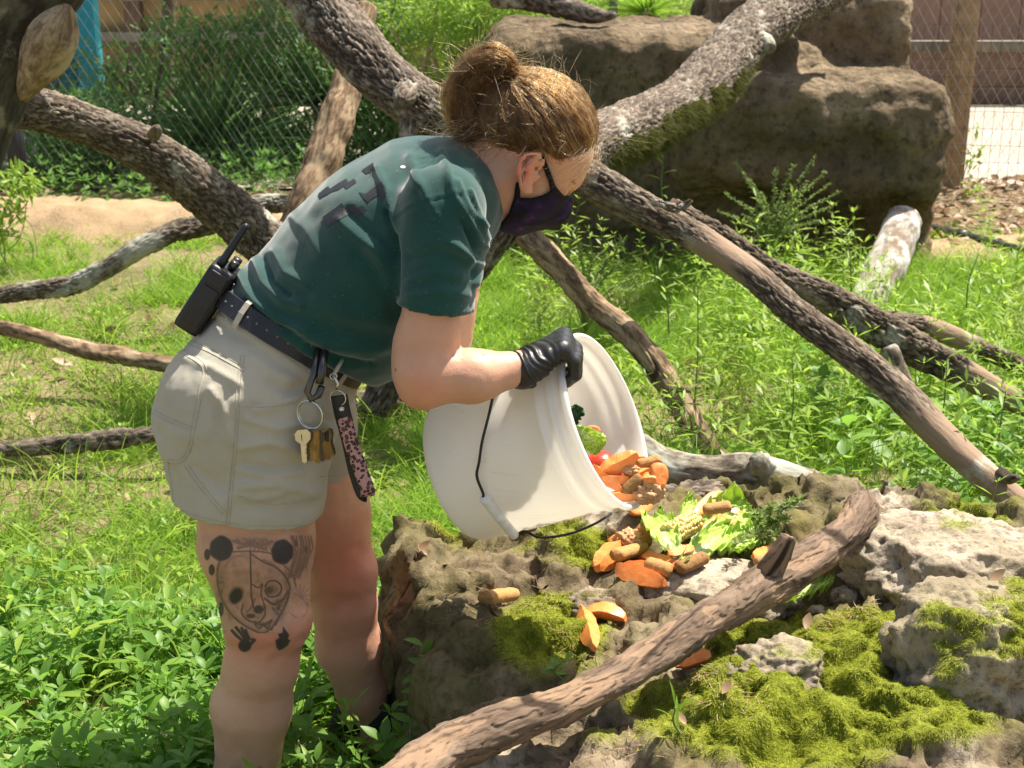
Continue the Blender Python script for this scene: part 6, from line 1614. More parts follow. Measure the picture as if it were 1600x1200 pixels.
slab('sweet_potato_slice', 'long sweet potato slice leaning on the corn', rk(1078,840,.034), rk(1124,814,.052), mw(20), .011, (-.1, -.85, .5), 0, 'sweet potato slices', 4)
slab('sweet_potato_slice', 'lower sweet potato slice between corn and ruffled lettuce', rk(1092,862,.026), rk(1128,836,.034), mw(18), .011, (-.2, -.7, .6), 0, 'sweet potato slices', 6)
W_('narrow sweet potato wedge resting on the ruffled lettuce', 1112,840,1146,852,16,14,.4,.034,14)
fall = [np.array(P(1097, 797, 2.50)), np.array(P(1144, 790, 2.50))]
biscuit('biscuit', 'brown biscuit falling through the air above the lettuce', fall[0], fall[1], .026, UP, G_B, 15)
W_('pointed wedge of the pair alone at the front, reaching right', 918,968,973,974,26,22,.5,.014,16, bend=.10)
W_('lower wedge of the pair alone at the front, reaching down', 910,968,926,1022,25,20,-.3,.012,17)
W_('orange wedge poking out under the peeled log', 1058,1050,1106,1036,17,16,.2,.010,18)
W_('bit of orange wedge behind the log in the crevice', 1262,912,1292,900,18,16,.2,.012,19)
W_('orange wedge at the pale slab end behind the log', 1178,884,1204,874,18,16,.2,.014,20)
biscuit('biscuit', 'tan biscuit at the pale slab end beside an orange wedge', rk(1176,890,.010), rk(1200,886,.010), mw(20), UP, G_B, 21)
lettuce('lettuce_leaf', 'crumpled lettuce leaf behind the log in the crevice', rk(1225,950,.012), rk(1290,918,.024), mw(46), (0, -.6, .8), 0, 'lettuce leaves', 7.7, .012, .3)
W_('slim orange strip lying left of the broad wedge', 952,858,975,848,13,11,.3,.012,41)
W_('orange strip half under the lettuce at the front', 1046,888,1080,880,15,13,.1,.022,42)
W_('short orange wedge behind the ruffled lettuce', 1128,826,1156,834,17,15,.3,.034,43)
lettuce('lettuce_leaf', 'flat pale lettuce piece spread at the far right of the pile', rk(1120,872,.014), rk(1176,858,.026), mw(50), (-.1, -.7, .8), 0, 'lettuce leaves', 13.3, .009, .15)
# --- in the mouth of the bucket
def in_b(px, py, off):
    h, n = cast(B_BUCKET, px, py); d = ray(px, py).normalized()
    return np.array(h - d*off) if h is not None else np.array(P(px, py, 2.10))
def Q(px, py, Y): return np.array(P(px, py, Y))
G2 = 'sweet potato wedges spilling out of the bucket'
YB = 2.115
lettuce('lettuce_leaf', 'pale crinkled lettuce leaf inside the bucket', Q(897,668,YB+.04), Q(942,700,YB+.03), .044, (-.2, -1, .3), 0, 'lettuce leaves', 9.2, .007, .3)
lettuce('kale_leaf', 'dark green frilly leaf inside the bucket by the glove', Q(884,672,YB+.05), Q(905,634,YB+.06), .028, (.2, -1, .2), 0, None, 11, .006, .2, 0, M_KALE)
slab('sweet_potato_slice', 'orange slice just showing behind the lettuce inside the bucket', Q(915,672,YB+.05), Q(938,672,YB+.05), .016, .008, (0, -1, .3), 0, 'sweet potato slices', 8)
def ball(name, label, c, r, mat, group):
    import bmesh
    bm = bmesh.new(); bmesh.ops.create_icosphere(bm, subdivisions=4, radius=1); u = np.array([q.co[:] for q in bm.verts]); f = np.array([[q.index for q in g.verts] for g in bm.faces]); bm.free()
    u = u*(1+.05*noise3(u*1.4+3))[:, None]*np.array([1, 1, .88]); return tag(mobj(name, np.array(c)+u*r, f, mat), label, 'food', group)
ball('tomato', 'shiny red tomato inside the bucket behind the wedges', Q(938,726,YB+.055), .026, M_TOM, 'tomatoes')
ball('tomato', 'second red tomato lower in the bucket beside the lip', Q(957,738,YB+.035), .020, M_TOM, 'tomatoes')
W2 = lambda lab, x0, y0, a, x1, y1, b, w, t, roll=0, seed=0, **k: wedge('sweet_potato_wedge', lab, Q(x0, y0, a), Q(x1, y1, b), w, t, (0, -.7, .7), roll, G2, seed, **k)
W2('long upright wedge leaning inside the bucket mouth', 934,742,YB-.005, 996,708,YB-.005, .028, .020, -.3, 22)
W2('pale wedge lying inside the bucket lip at the left', 940,750,YB-.02, 982,748,YB-.02, .017, .014, .2, 23)
W2('deep orange wedge in the middle of the bucket mouth', 975,742,YB, 1020,738,YB, .022, .018, .3, 24)
W2('orange wedge under the crumbly piece in the bucket mouth', 972,756,YB-.01, 1014,732,YB, .020, .016, -.4, 25)
W2('small red orange wedge low in the bucket mouth', 955,760,YB-.015, 985,745,YB-.005, .016, .014, .1, 26)
W2('bright wedge crossing the back of the bucket mouth', 960,724,YB+.02, 1010,716,YB+.015, .020, .016, .2, 44)
W2('stubby wedge at the outer right of the bucket mouth', 1002,752,YB-.03, 1026,748,YB-.035, .022, .018, -.2, 45)
W2('long carrot coloured wedge along the near edge of the bucket mouth', 926,728,YB+.005, 972,768,YB-.03, .022, .017, .2, 46)
W2('wedge lying under the slanting biscuit at the bucket lip', 950,772,YB-.03, 996,778,YB-.04, .018, .015, -.2, 47)
slab('sweet_potato_slice', 'large sweet potato slice standing at the outer edge of the bucket lip', Q(1028,722,YB-.02), Q(1030,764,YB-.035), .030, .012, (.35, -1, .2), 0, 'sweet potato slices', 2)
biscuit('biscuit', 'tan biscuit on top of the heap in the bucket mouth', Q(993,726,YB+.01), Q(1034,718,YB+.01), .021, UP, 'brown biscuits in the bucket', 27)
biscuit('biscuit', 'dark tan biscuit slanting over the bucket lip', Q(974,770,YB-.035), Q(1004,745,YB-.03), .022, (0, -1, .5), 'brown biscuits in the bucket', 28, M_BISC_D)
biscuit('biscuit', 'tan biscuit half hidden at the bucket lip under the slanting one', Q(962,768,YB-.015), Q(985,752,YB-.01), .022, (0, -1, .5), 'brown biscuits in the bucket', 29)
clump('soaked_biscuit_clump', 'crumbly brown clump hanging over the bucket lip', Q(1010,768,YB-.03), (.023, .019, .017), 'crumbly biscuit clumps', 31)
clump('soaked_biscuit_clump', 'small crumbly piece between the wedges in the bucket mouth', Q(985,734,YB-.01), (.012, .009, .007), 'crumbly biscuit clumps', 33)
# ================================================================== vegetation
L_GRASS = leaf_mat('grass_blade', (.13, .27, .022), (.29, .42, .055), .48, (.48, .80, .07))
L_WEED = leaf_mat('weed_leaf', (.10, .22, .028), (.22, .38, .065), .45, (.42, .75, .09), .45)
L_WEED2 = leaf_mat('tall_weed_leaf', (.17, .30, .032), (.35, .47, .08), .48, (.58, .82, .10), .45)
L_DARK = leaf_mat('shade_leaf', (.055, .13, .032), (.14, .25, .065), .42, (.26, .54, .09))  # darker green that carries part of the deep shade behind the fence
L_MID = leaf_mat('mid_leaf', (.06, .155, .032), (.15, .28, .055), .42, (.28, .58, .08))
L_BAMBOO = leaf_mat('bamboo_leaf', (.18, .32, .04), (.40, .52, .10), .48, (.60, .85, .12))
L_YUCCA = leaf_mat('sword_leaf', (.055, .135, .040), (.13, .25, .075), .32, (.24, .5, .10), .4)
L_PEPPER = leaf_mat('peppergrass_green', (.14, .22, .06), (.30, .36, .12), .38, (.45, .6, .15))
M_STEM = simple('green_stem', (.12, .17, .05), .7, 0, .25)
M_STEMB = simple('brown_stem', (.13, .085, .05), .85, 0, .3)
M_CANE = simple('tan_cane', (.34, .25, .13), .7, 0, .3)

def inrock(x, y, grow=0.0): return sd_poly(x, y, rock_poly) < grow
def sample_xy(n, x0, x1, y0, y1, dens):
    x, y = rng.uniform(x0, x1, n), rng.uniform(y0, y1, n); k = rng.random(n) < dens(x, y); return x[k], y[k]
def vis(x, y, m=420):
    px, py = proj(np.stack([x, y, 0*x], -1)); return (px > -m) & (px < 1600+m) & (py < 1200+3*m)
def clr(x, y, sc=1.4, o=0): return .5 + .5*fbm(np.stack([x*sc, y*sc, 0*x+o], -1), 3)
# short turf
def turf():
    R, D, Ln, Wd = [], [], [], []
    for (n, x0, x1, y0, y1, l0, l1, w0, w1, bare) in [(200000,-3.6,.6,2.7,7.35,.04,.17,.0025,.0048,.56),(100000,-.3,3.4,3.0,6.6,.08,.24,.0022,.0048,.42),(9000,-1.3,.1,1.5,3.0,.06,.20,.002,.004,.35),(16000,.7,3.4,5.2,7.2,.05,.16,.002,.004,.35)]:
        x, y = sample_xy(n, x0, x1, y0, y1, lambda a, b: sstep(bare-.10, bare+.16, clr(a, b)*.6+.4*clr(a, b, 5, 41))*.94+.05)
        k = vis(x, y) & ~inrock(x, y, .0); x, y = x[k], y[k]; m = len(x)
        R.append(np.stack([x, y, gz(x, y)-.004], -1)); D.append(norm(np.stack([rng.normal(0, .42, m), rng.normal(0, .42, m), np.ones(m)], -1)))
        Ln.append(rng.uniform(l0, l1, m)*(.35+1.3*np.clip(clr(x, y, 3.5, 5), 0, 1))); Wd.append(rng.uniform(w0, w1, m)*(.8+y*.06))
    R, D, Ln, Wd = map(np.concatenate, (R, D, Ln, Wd)); v, f = blades_geo(R, D, Ln, Wd, rng.uniform(.1, .8, len(R)), 3)
    o = mobj('grass', v, f, L_GRASS, None, False); print('grass', len(R)); return tag(o, 'bright green grass growing around the person', 'grass', None, 'stuff')
turf()
def long_blades():
    cx, cy = rng.uniform(-2.2, 2.6, 340), rng.uniform(2.6, 5.4, 340); k = vis(cx, cy, 0) & ~inrock(cx, cy, .03); cx, cy = cx[k], cy[k]; w = rng.integers(0, len(cx), 3600)
    x, y = cx[w]+rng.normal(0, .035, len(w)), cy[w]+rng.normal(0, .035, len(w)); k = ~inrock(x, y, 0); x, y = x[k], y[k]; m = len(x)
    v, f = blades_geo(np.stack([x, y, gz(x, y)-.004], -1), norm(np.stack([rng.normal(0, .38, m), rng.normal(0, .38, m), np.ones(m)], -1)), rng.uniform(.14, .36, m), rng.uniform(.003, .0058, m), rng.uniform(.25, 1.0, m), 5)
    o = mobj('long_grass', v, f, leaf_mat('long_grass_blade', (.13, .27, .03), (.36, .44, .08), .48, (.55, .8, .09)), None, False); tag(o, 'long arching grass blades in loose tufts', 'grass', None, 'stuff')
    n = 2600; x, y = rng.uniform(-2.2, 2.6, n), rng.uniform(1.6, 6.5, n); k = vis(x, y) & ~inrock(x, y, 0); x, y = x[k], y[k]; m = len(x)
    v, f = blades_geo(np.stack([x, y, gz(x, y)+rng.random(m)*.03], -1), norm(np.stack([rng.normal(0, 1, m), rng.normal(0, 1, m), rng.uniform(0, .7, m)], -1)), rng.uniform(.05, .18, m), rng.uniform(.0015, .003, m), rng.uniform(.1, .5, m), 3)
    tag(mobj('dry_straw', v, f, simple('dry_straw', (.46, .36, .19), .8, 0, .3, 40), None, False), 'dead straw coloured stalks lying in the grass', 'straw', None, 'stuff')
long_blades()
# leafy weeds: stems with opposite leaves
def weeds(x, y, hgt, llen, ratio, nod, spread, droop, rnd=.3, full=True, z0=None):
    B, A, N, Ln, Wd, Dr, stems = [], [], [], [], [], [], []
    for i in range(len(x)):
        h = hgt[i]; lean = rng.normal(0, .16, 2); base = np.array([x[i], y[i], (gz(x[i:i+1], y[i:i+1])[0] if z0 is None else z0)-.01]); a0 = rng.uniform(0, 6.28)
        top = base + np.array([lean[0]*h, lean[1]*h, h]); stems.append((base, top)); nn = max(2, int(nod*h/.2+rng.integers(0, 2)))
        for k in range(nn):
            q = (k+1)/nn; p = base + (top-base)*(.18+.82*q); a = a0 + k*1.571 + rng.normal(0, .25)
            for s in ((0, math.pi) if k < nn-1 else (0, 1.57, 3.14, 4.71)):
                el = rng.normal(.35 if k < nn-1 else .75, .25); e = a+s
                d = np.array([math.cos(e)*math.cos(el), math.sin(e)*math.cos(el), math.sin(el)])
                B.append(p + d*.004); A.append(d); N.append(np.array([-math.cos(e)*math.sin(el), -math.sin(e)*math.sin(el), math.cos(el)])+rng.normal(0, .18, 3))
                L = llen[i]*(1-.35*abs(q-.6))*rng.uniform(1-rnd, 1+rnd)*(.75 if k == nn-1 else 1); Ln.append(L); Wd.append(L*ratio*rng.uniform(.85, 1.15)); Dr.append(rng.uniform(.05, droop))
    v, f = leaves_geo(np.array(B), np.array(A), np.array(N), np.array(Ln), np.array(Wd), np.array(Dr), .25, full)
    return v, f, stems
def stem_geo(stems, r=.0013, n=3):
    S = np.array(stems); a = np.linspace(0, 2*np.pi, n, endpoint=False); off = np.stack([np.cos(a), np.sin(a), 0*a], -1)*r
    v = np.stack([S[:, 0][:, None]+off, S[:, 1][:, None]+off*.5], 1).reshape(-1, 3); b = (np.arange(len(S))*2*n)[:, None]; j = np.arange(n); j2 = (j+1) % n
    return v, (b[:, None]+np.stack([j, j2, n+j2, n+j], -1)[None]).reshape(-1, 4)
def weed_bed(name, label, x, y, h, l, ratio, nod, droop, mat, full=True):
    v, f, st = weeds(x, y, h, l, ratio, nod, 1, droop, .3, full); m = MB(); m.add(v, f); m.add(*stem_geo(st))
    o = m.build(name, mat, None, True); print(name, len(x), len(o.data.polygons)); return tag(o, label, 'weeds', None, 'stuff')
x, y = sample_xy(3300, -1.75, .05, 1.45, 2.95, lambda a, b: sstep(.30, .50, clr(a, b, 2.2, 3))*.75+.22); k = vis(x, y) & ~inrock(x, y, -.01) & ~((np.abs(x+.30) < .1) & (np.abs(y-2.36) < .08)); x, y = x[k], y[k]
weed_bed('leafy_weeds', 'low broad leaved green weeds round the legs of the person', x, y, rng.uniform(.05, .17, len(x))*(.7+.6*clr(x, y, 3, 9)), rng.uniform(.028, .062, len(x)), .48, 3.8, .4, L_WEED)
x, y = sample_xy(420, -1.3, .05, 1.5, 3.0, lambda a, b: sstep(.45, .6, clr(a, b, 3, 33))*.9+.05); k = vis(x, y) & ~inrock(x, y, -.01) & ~((np.abs(x+.30) < .1) & (np.abs(y-2.36) < .08)); x, y = x[k], y[k]
weed_bed('lance_weeds', 'narrow leaved weeds mixed among the broad leaved ones', x, y, rng.uniform(.10, .24, len(x)), rng.uniform(.04, .085, len(x)), .20, 4, .6, L_WEED2)
x, y = sample_xy(2000, -2.6, .1, 2.8, 5.6, lambda a, b: sstep(.42, .62, clr(a, b, 1.6, 13))*.85+.05); k = vis(x, y); x, y = x[k], y[k]
weed_bed('low_weeds', 'scattered small weeds in the grass on the left', x, y, rng.uniform(.04, .12, len(x)), rng.uniform(.02, .04, len(x)), .48, 4, .4, L_WEED2, False)
x, y = sample_xy(1250, .05, 2.9, 3.05, 6.3, lambda a, b: sstep(.30, .55, clr(a, b, 1.3, 21))*.8+.12); k = vis(x, y) & ~inrock(x, y, .02); x, y = x[k], y[k]
weed_bed('tall_weeds', 'tall slender green weeds behind the rock on the right', x, y, rng.uniform(.12, .42, len(x)), rng.uniform(.035, .075, len(x)), .24, 4.5, .5, L_WEED2, False)
x, y = sample_xy(420, .9, 2.6, 3.0, 4.3, lambda a, b: .35+.5*(a > 1.3)); k = vis(x, y) & ~inrock(x, y, .02); x, y = x[k], y[k]
weed_bed('broad_weeds', 'broad leaved weeds crowding behind the lichened log', x, y, rng.uniform(.08, .26, len(x)), rng.uniform(.04, .085, len(x)), .62, 3.2, .45, L_WEED)

x, y = sample_xy(900, -4.2, .6, 7.9, 9.3, lambda a, b: .3+.6*(clr(a, b, 1.5, 55) > .45)); x, y = x, y
weed_bed('fence_weeds', 'low dark weeds along the foot of the left fence', x, y, rng.uniform(.06, .28, len(x)), rng.uniform(.05, .09, len(x)), .35, 2.6, .4, L_MID, False)
# single plants that stand out
def plant(name, label, px, py, Y, toppx, toppy, leaf, ratio, n_leaf, mat, group=None, el=.45, wl=.5, z=None, full=True, cat='plant', r=.0022):
    b, t = np.array(P(px, py, Y)), np.array(P(toppx, toppy, Y-.02)); e = empty(name, b, label, cat, group); c = catmull(np.array([b, (b+t)/2+[rng.normal(0, .008), 0, 0], t]), 8)
    m = MB(); v_, f_ = tube_geo(c, np.linspace(r, r*.5, len(c)), 6); m.add(v_, f_); m.build('stem', M_STEM, e)
    a0 = rng.uniform(0, 6)
    for k in range(n_leaf):
        q = .25+.75*(k/(n_leaf-1)); p = c[min(len(c)-1, int(q*(len(c)-1)))]; a = a0+k*2.4; ee = el+.7*(q-.4)+rng.normal(0, .12)
        d = np.array([math.cos(a)*math.cos(ee), math.sin(a)*math.cos(ee)*.8, math.sin(ee)]); nn = np.array([-math.cos(a)*math.sin(ee), -math.sin(a)*math.sin(ee)-.3, math.cos(ee)])
        L = leaf*(1-.3*abs(q-.5))*rng.uniform(.85, 1.15); v, f = leaves_geo(np.array([p]), np.array([d]), np.array([nn]), L, L*ratio, rng.uniform(.1, .4), .3)
        under(mobj('leaf', v, f, mat), e)
    return e
def at_ground(px, py): 
    p = PZ(px, py, 0.0); return p.y
plant('young_weed', 'young weed with two upright leaves against the shaded rock face', 668,1105,2.20, 662,1010, .040, .46, 9, L_WEED, 'single weeds near the rock', .35)
plant('young_weed', 'drooping narrow weed beside the black shoe', 640,1180,2.16, 652,1090, .042, .40, 8, L_WEED, 'single weeds near the rock', .1)
plant('young_weed', 'small seedling in the crack of the rock in front of the peeled log', *(lambda q: (880,1062,q))(rk(880,1062).tolist()[1]), 884,1032, .024, .42, 9, L_WEED, 'single weeds near the rock', .2)
plant('grass_tuft', 'single green blade sprouting from the moss at the front', *(lambda q: (1065,1150,q))(rk(1065,1150).tolist()[1]), 1055,1105, .05, .12, 4, L_GRASS, None, 1.0)
for px, py, Y, tx, ty, lf, n, lab in [(1042,360,5.0,1038,232,.07,9,'tall thin weed rising in front of the boulder near the mossy limb'),(1188,400,5.6,1182,308,.07,8,'bright slender weed under the bushy seed plant'),(1330,455,5.0,1322,358,.06,10,'slender weed standing left of the white log'),
        (1045,520,4.6,1030,420,.06,9,'weed with whorled leaves left of the long limbs'),(1085,640,4.2,1090,455,.06,14,'tall weed between the two lower limbs'),(1230,700,3.8,1238,560,.055,12,'thin weed in front of the half buried log'),
        (1465,700,3.6,1480,560,.06,11,'weed growing under the fork of the right limbs'),(1560,690,3.5,1572,610,.07,9,'light leaved weed at the right edge below the limbs'),(1510,480,4.8,1530,395,.05,9,'weed in front of the sandy strip by the pipe'),(1395,560,4.4,1400,470,.05,9,'weed beside the white log foot')]:
    plant('slender_weed', lab, px, py, Y, tx, ty, lf, .17, n, L_WEED2, 'slender weeds behind the rock', .35, r=.0028)
def peppergrass(label, px, py, Y, tips, group):
    b = np.array(P(px, py, Y)); e = empty('seed_plant', b, label, 'plant', group)
    for tx, ty in tips:
        t = np.array(P(tx, ty, Y+rng.uniform(-.18, .12))); mid = b + (t-b)*.45 + np.array([(b[0]-t[0])*.12, 0, .04]); c = catmull(np.array([b, mid, t]), 10); m = MB(); v_, f_ = tube_geo(c, np.linspace(.003, .0012, len(c)), 5); m.add(v_, f_)
        k = 150; q = rng.uniform(.35, 1, k); p = c[np.minimum((q*(len(c)-1)).astype(int), len(c)-2)]; p = p + (c[np.minimum((q*(len(c)-1)).astype(int)+1, len(c)-1)]-p)*rng.random((k, 1)); d = norm(rand_dirs(k)*[1, 1, .6]+[0, 0, .3])
        v, f = leaves_geo(p, d, rand_dirs(k), rng.uniform(.010, .026, k)*(1.25-q*.5), rng.uniform(.004, .007, k), .2, .2, False); m.add(v, f); m.build('seed_stem', L_PEPPER, e, False)
    return e
peppergrass('bushy green seed plant in front of the boulder', 1205, 400, 6.05, [(1130,300),(1148,252),(1172,280),(1190,300),(1212,262),(1224,300),(1240,258),(1262,282),(1275,245),(1290,268),(1300,285),(1312,300),(1305,320),(1120,330),(1282,345),(1160,335),(1250,330)], 'bushy seed plants')
peppergrass('yellowish seed plant under the chin and mask of the person', 915, 520, 4.6, [(850,385),(862,360),(885,400),(905,380),(925,395),(950,402),(975,375),(968,410),(1000,430),(835,420),(1020,440),(940,430),(880,430)], 'bushy seed plants')
peppergrass('feathery seed plant growing up between food and peeled log', 1195, 875, 2.62, [(1170,800),(1205,790),(1230,810),(1250,780),(1150,850),(1182,830),(1215,840),(1160,880)], 'bushy seed plants')

# sword-leaved clumps, shrubs and canes behind the fence
def yucca(label, px, py, Y, n, L, group='sword leaved clumps behind the fence', mat=None, wid=.03, zmin=.05):
    b = np.array(P(px, py, Y)); e = empty('yucca', b, label, 'plant', group); d = rand_dirs(n, zmin, .99); v, f = blades_geo(b + d*.05, d, rng.uniform(.6, 1, n)*L, rng.uniform(.7, 1.1, n)*wid, rng.uniform(.0, .28, n), 4)
    under(mobj('foliage', v, f, mat or L_YUCCA, None, False), e); m = MB(); m.tube([b-np.array([0, 0, max(.1, b[2])]), b], .07, 8); m.build('stem', M_STEMB, e); return e
yucca('large dark sword leaved clump behind the left fence', 340, 235, 9.6, 230, .95)
yucca('sword leaved clump rising beside the leaning snag', 505, 165, 9.8, 150, .95)
yucca('tall sword leaved clump behind the trunk fork at the top', 612, 70, 9.7, 120, 1.0)
yucca('small sword leaved clump low behind the fence', 400, 300, 9.2, 90, .55)
def shrub(name, label, blobs, n, ll, ratio, mat, group, stems=6, full=False, sr=1.0, updir=.2, cat='shrub', cane=M_STEMB, cz=.4):
    """blobs: (px, py, Y, rx, ry, rz in m)"""
    cs = [(np.array(P(*b[:3])), np.array(b[3:6])) for b in blobs]; e = empty(name, cs[0][0]*[1, 1, 0], label, cat, group); vol = np.array([c[1].prod()**.7 for c in cs]); which = rng.choice(len(cs), n, p=vol/vol.sum())
    d = rand_dirs(n); r = rng.random(n)**.42; ctr = np.array([c[0] for c in cs])[which]; rad = np.array([c[1] for c in cs])[which]
    p = ctr + d*r[:, None]*rad; keep = (p[:, 2] > .02) & (noise3(p*3.1+len(label)) > -cz); p, d = p[keep], d[keep]; m = len(p)
    ax = norm(d*.6 + rand_dirs(m)*.8 + [0, 0, updir-.3]); v, f = leaves_geo(p, ax, norm(rand_dirs(m)*.6+[0, -.2, .8]), rng.uniform(.6, 1.15, m)*ll, rng.uniform(.8, 1.15, m)*ll*ratio, rng.uniform(.05, .4, m), .2, full)
    under(mobj('foliage', v, f, mat, None, False), e); mb = MB()
    for k in range(stems):
        c, rr = cs[rng.integers(len(cs))]; t = c + rand_dirs(1)[0]*rr*.8; b = np.array([c[0]+rng.normal(0, .15), c[1]+rng.normal(0, .1), 0]); mb.tube(catmull(np.array([b, (b+t)/2+rng.normal(0, .05, 3), t]), 6), rng.uniform(.006, .014)*sr, 5)
    o_ = mb.build('stem', cane, e)
    if stems > 1: o_['kind'] = 'stuff'
    return e
GS = 'shrubs behind the left fence'
shrub('shrub', 'drooping dark green shrub under the long left limb', [(110,225,9.0,.42,.3,.35),(170,275,9.0,.4,.3,.25),(70,290,9.0,.3,.25,.22),(150,190,9.1,.45,.3,.22)], 6500, .075, .22, L_DARK, GS, 8)
shrub('shrub', 'bright leafy shrub in front of the turquoise pillar', [(100,170,9.4,.3,.3,.12),(210,110,9.5,.25,.3,.25),(60,170,9.4,.3,.3,.25),(250,90,9.6,.35,.3,.25)], 1900, .08, .28, L_MID, GS, 8, cz=.15)
shrub('shrub', 'leafy shrub filling the space above the sword leaved clump', [(330,70,9.9,.6,.4,.3),(420,40,9.9,.6,.4,.3),(470,90,10.0,.4,.4,.3)], 3400, .085, .26, L_DARK, GS, 8, cz=.2)
shrub('shrub', 'dark shrub low against the fence right of the sword leaved clump', [(430,250,9.6,.45,.35,.3),(490,290,9.4,.4,.3,.2),(410,180,10.0,.5,.4,.35),(560,240,9.5,.4,.3,.35)], 5200, .075, .25, L_DARK, GS, 6)
shrub('shrub', 'dense dark shrub deep behind the fence at the left', [(260,180,10.6,.9,.5,.4),(150,240,10.2,.7,.4,.3),(360,230,10.6,.8,.5,.4),(480,150,10.8,.7,.4,.5),(60,120,10.6,.5,.4,.4)], 4800, .09, .3, L_DARK, GS, 8)
shrub('shrub', 'green leafy shrub between the snag and the shoulder', [(600,200,9.2,.35,.3,.32),(575,140,9.3,.3,.3,.3),(640,250,9.2,.35,.3,.3),(560,290,9.1,.3,.3,.2)], 3800, .09, .26, L_MID, GS, 6)
GB = 'sunlit canes behind the fence'
shrub('bamboo', 'sunlit bright bamboo leaves right of the big forked limb', [(690,60,9.2,.42,.35,.42),(760,90,9.1,.38,.35,.40),(660,140,9.2,.3,.3,.3),(740,190,9.0,.3,.3,.25),(640,20,9.6,.45,.35,.3)], 6800, .095, .17, L_BAMBOO, GB, 16, cat='bamboo', cane=M_CANE, cz=.3)
shrub('bamboo', 'bright bamboo leaves against the left end of the boulder', [(770,40,8.9,.28,.3,.34),(720,20,9.0,.35,.3,.3),(800,20,8.9,.2,.3,.2)], 2600, .10, .17, L_BAMBOO, GB, 10, cat='bamboo', cane=M_CANE, cz=.3)
shrub('bamboo', 'pale sunlit leaves above the boulder', [(900,8,9.3,.4,.3,.18),(1000,10,9.3,.4,.3,.16),(1100,5,9.3,.35,.3,.15),(950,-30,9.6,.8,.3,.2)], 3600, .085, .2, L_BAMBOO, GB, 10, cat='bamboo', cane=M_CANE)
yucca('tuft of long bright grass above the boulder', 1010, 22, 8.9, 160, .32, 'grass tufts above the boulder', L_GRASS, .012)
yucca('second tuft of long bright grass above the boulder at the left', 900, 24, 8.9, 120, .30, 'grass tufts above the boulder', L_GRASS, .012)
shrub('shrub', 'sprig of bright leaves at the left edge under the leaning trunk', [(18,300,6.6,.11,.1,.12),(8,350,6.6,.10,.1,.10),(40,280,6.6,.07,.07,.06)], 330, .062, .28, L_WEED2, None, 7, True, sr=.25, updir=.3, cane=M_STEM, cz=.6)
shrub('seedling', 'thin leafy shoot in front of the wooden post', [(1522,245,8.2,.05,.05,.1),(1518,300,8.1,.06,.05,.08),(1524,205,8.2,.03,.03,.06)], 60, .05, .4, L_WEED2, None, 2, True, sr=.3, cat='plant', cane=M_STEM, cz=.9)
# shade trees behind the fence: slim trunks in view, crowns above the picture that keep this corner dark
def shade_tree(label, px, py, Y, lean, r, crown, n, seed):
    b = PZ(px, py, 0.0) if Y is None else Vector((P(px, py, Y).x, Y, 0)); e = empty('shade_tree', b, label, 'tree', 'slim trees behind the fence')
    top = np.array(b)+np.array([lean, .2, 4.6]); c = catmull(np.array([np.array(b)-[0, 0, .05], np.array(b)+[lean*.3, .05, 1.3], np.array(b)+[lean*.55, .1, 2.8], top]), 14)
    m = MB(); v_, f_ = tube_geo(c, np.linspace(r, r*.45, len(c))*(1+.12*np.sin(np.arange(len(c))*1.7)), 14); m.add(v_+.004*noise3(v_*30)[:, None], f_); m.build('trunk', M_STEMB if seed % 2 else M_CANE, e)
    m = MB(); ctrs = []
    for k in range(9):
        a = rng.uniform(0, 6.28); s0 = c[rng.integers(len(c)//2+2, len(c))]; t = s0 + np.array([math.cos(a)*crown, math.sin(a)*crown*.8, rng.uniform(.2, 1.2)])*rng.uniform(.5, 1); ctrs.append(t); ctrs.append((s0+t)/2+rng.normal(0, .15, 3)); m.tube(catmull(np.array([s0, (s0+t)/2+[0, 0, .12], t]), 5), .018, 5)
    m.build('limbs', M_STEMB, e); ctrs = np.array(ctrs); w = rng.integers(0, len(ctrs), n); p = ctrs[w] + rand_dirs(n)*(rng.random(n)**.5)[:, None]*np.array([.75, .75, .5])*crown*.62; v, f = leaves_geo(p, norm(rand_dirs(n)+[0, 0, -.2]), norm(rand_dirs(n)*.7+[0, 0, 1]), rng.uniform(.08, .14, n), rng.uniform(.04, .06, n), .2, .2, False)
    under(mobj('crown', v, f, L_MID, None, False), e); return e
shade_tree('slim pale tree trunk behind the fence left of the leaning snag', 412, 150, 10.2, .35, .055, 1.2, 3800, 0)
shade_tree('slim dark tree trunk far behind the fence between hut and kiosk', 240, 20, 11.6, .5, .07, 1.4, 3800, 1)
shade_tree('thin dark tree trunk behind the drooping shrub at the left', 60, 120, 10.4, .3, .05, 1.3, 3600, 3)
# far undergrowth and woods closing the view
def wood_mass():
    n = 26000; x = rng.uniform(-9, 2.6, n); z = rng.random(n)**1.2*2.6; y = 16.3 + 1.2*rng.random(n) + .8*np.sin(x*1.1); p = np.stack([x, y, z], -1); k = noise3(p*.9) > -.35; p = p[k]; m = len(p)
    v, f = leaves_geo(p, rand_dirs(m), norm(rand_dirs(m)+[0, -.3, .6]), rng.uniform(.12, .24, m), rng.uniform(.06, .11, m), .2, .2, False)
    return tag(mobj('woods', v, f, L_DARK, None, False), 'dark leafy woods closing the view behind the fence', 'woods', None, 'stuff')
wood_mass()
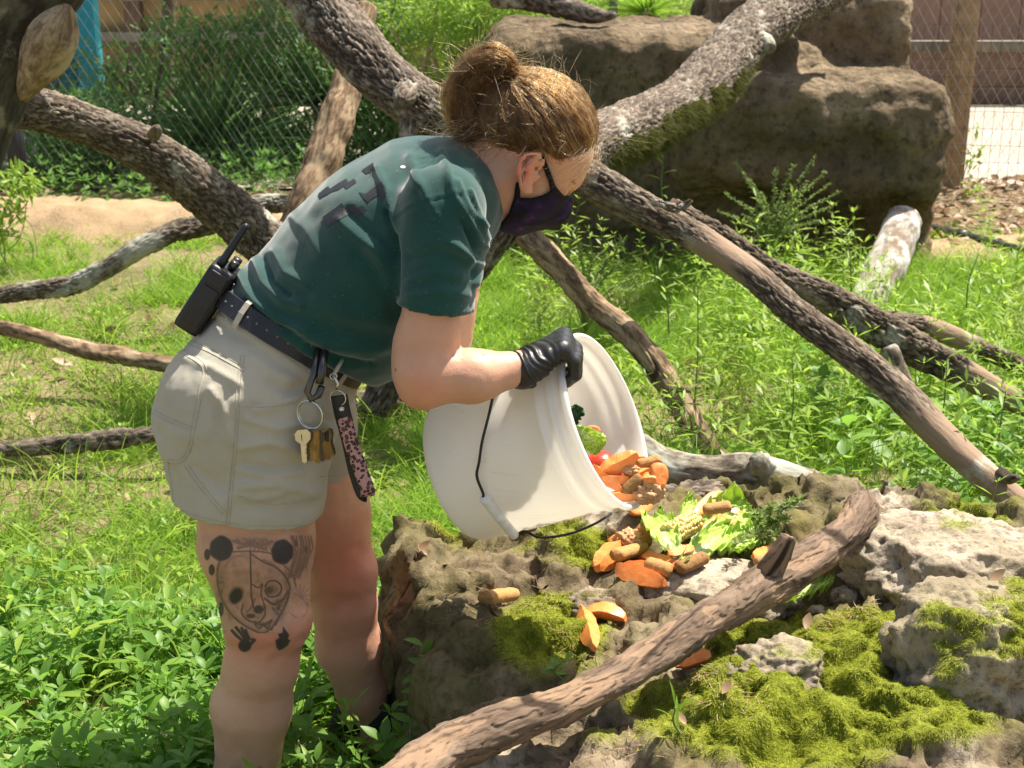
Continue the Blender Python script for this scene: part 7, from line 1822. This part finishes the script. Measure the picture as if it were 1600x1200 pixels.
# leaf litter and dry leaves
def litter():
    n = 1500; x, y = rng.uniform(1.4, 3.6, n), rng.uniform(6.9, 8.9, n); n2 = 700; x = np.concatenate([x, rng.uniform(-3.5, .3, n2)]); y = np.concatenate([y, rng.uniform(8.5, 9.6, n2)]); n3 = 260; x = np.concatenate([x, rng.uniform(-2.2, 2.2, n3)]); y = np.concatenate([y, rng.uniform(3.0, 7, n3)])
    m = len(x); p = np.stack([x, y, gz(x, y)+.012+rng.random(m)*.03], -1); v, f = leaves_geo(p, norm(rand_dirs(m, -.3, .4)), norm(rand_dirs(m)*.7+[0, 0, 1]), rng.uniform(.04, .09, m), rng.uniform(.025, .05, m), rng.uniform(-.3, .5, m), .35, True)
    return tag(mobj('leaf_litter', v, f, M_DEADLEAF, None, True), 'dry brown leaf litter along the fence', 'litter', None, 'stuff')
litter()
for px, py, L, a, lab in [(652,868,.030,.4,'pale dry leaf lying in the hollow of the rock'),(668,874,.026,2.4,'second pale dry leaf touching the one in the rock hollow'),(1258,990,.030,1.2,'curled tan dead leaf on the moss in the crevice'),(1128,1092,.024,.9,'red brown dead leaf below the peeled log'),(1072,1140,.020,2.2,'small brown dead leaf beside the green blade'),(1545,915,.03,.3,'brown dead leaf on the pitted rock')]:
    p = rk(px, py, .005); v, f = leaves_geo(p[None], np.array([[math.cos(a), math.sin(a), .25]]), np.array([[0, -.4, 1.0]]), L, L*.6, -.5, .5)
    tag(mobj('dry_leaf', v, f, M_DEADLEAF), lab, 'leaf', 'dry leaves on the rock')
def needles():
    P0 = []
    for px, py, r, n in [(1140,1090,60,60),(960,1050,60,60),(880,1010,50,40),(1290,970,50,50),(720,960,60,40),(840,950,60,30),(1080,1060,50,50),(1340,960,40,40),(960,1170,50,30),(700,1130,30,10)]:
        for k in range(n):
            h, nn = cast(B_ROCK, px+rng.normal(0, r*.5), py+rng.normal(0, r*.28))
            if h is None: continue
            d = rand_dirs(1, -.15, .2)[0]*rng.uniform(.008, .026); P0.append((np.array(h)+[0, 0, .004], np.array(h)+[0, 0, .006]+d))
    v, f = stem_geo(P0, .0007); return tag(mobj('pine_needles', v, f, simple('dry_needle', (.30, .19, .10), .8, 0, .4, 300), None, False), 'scattered dry needles and twigs on the rock', 'litter', None, 'stuff')
needles()
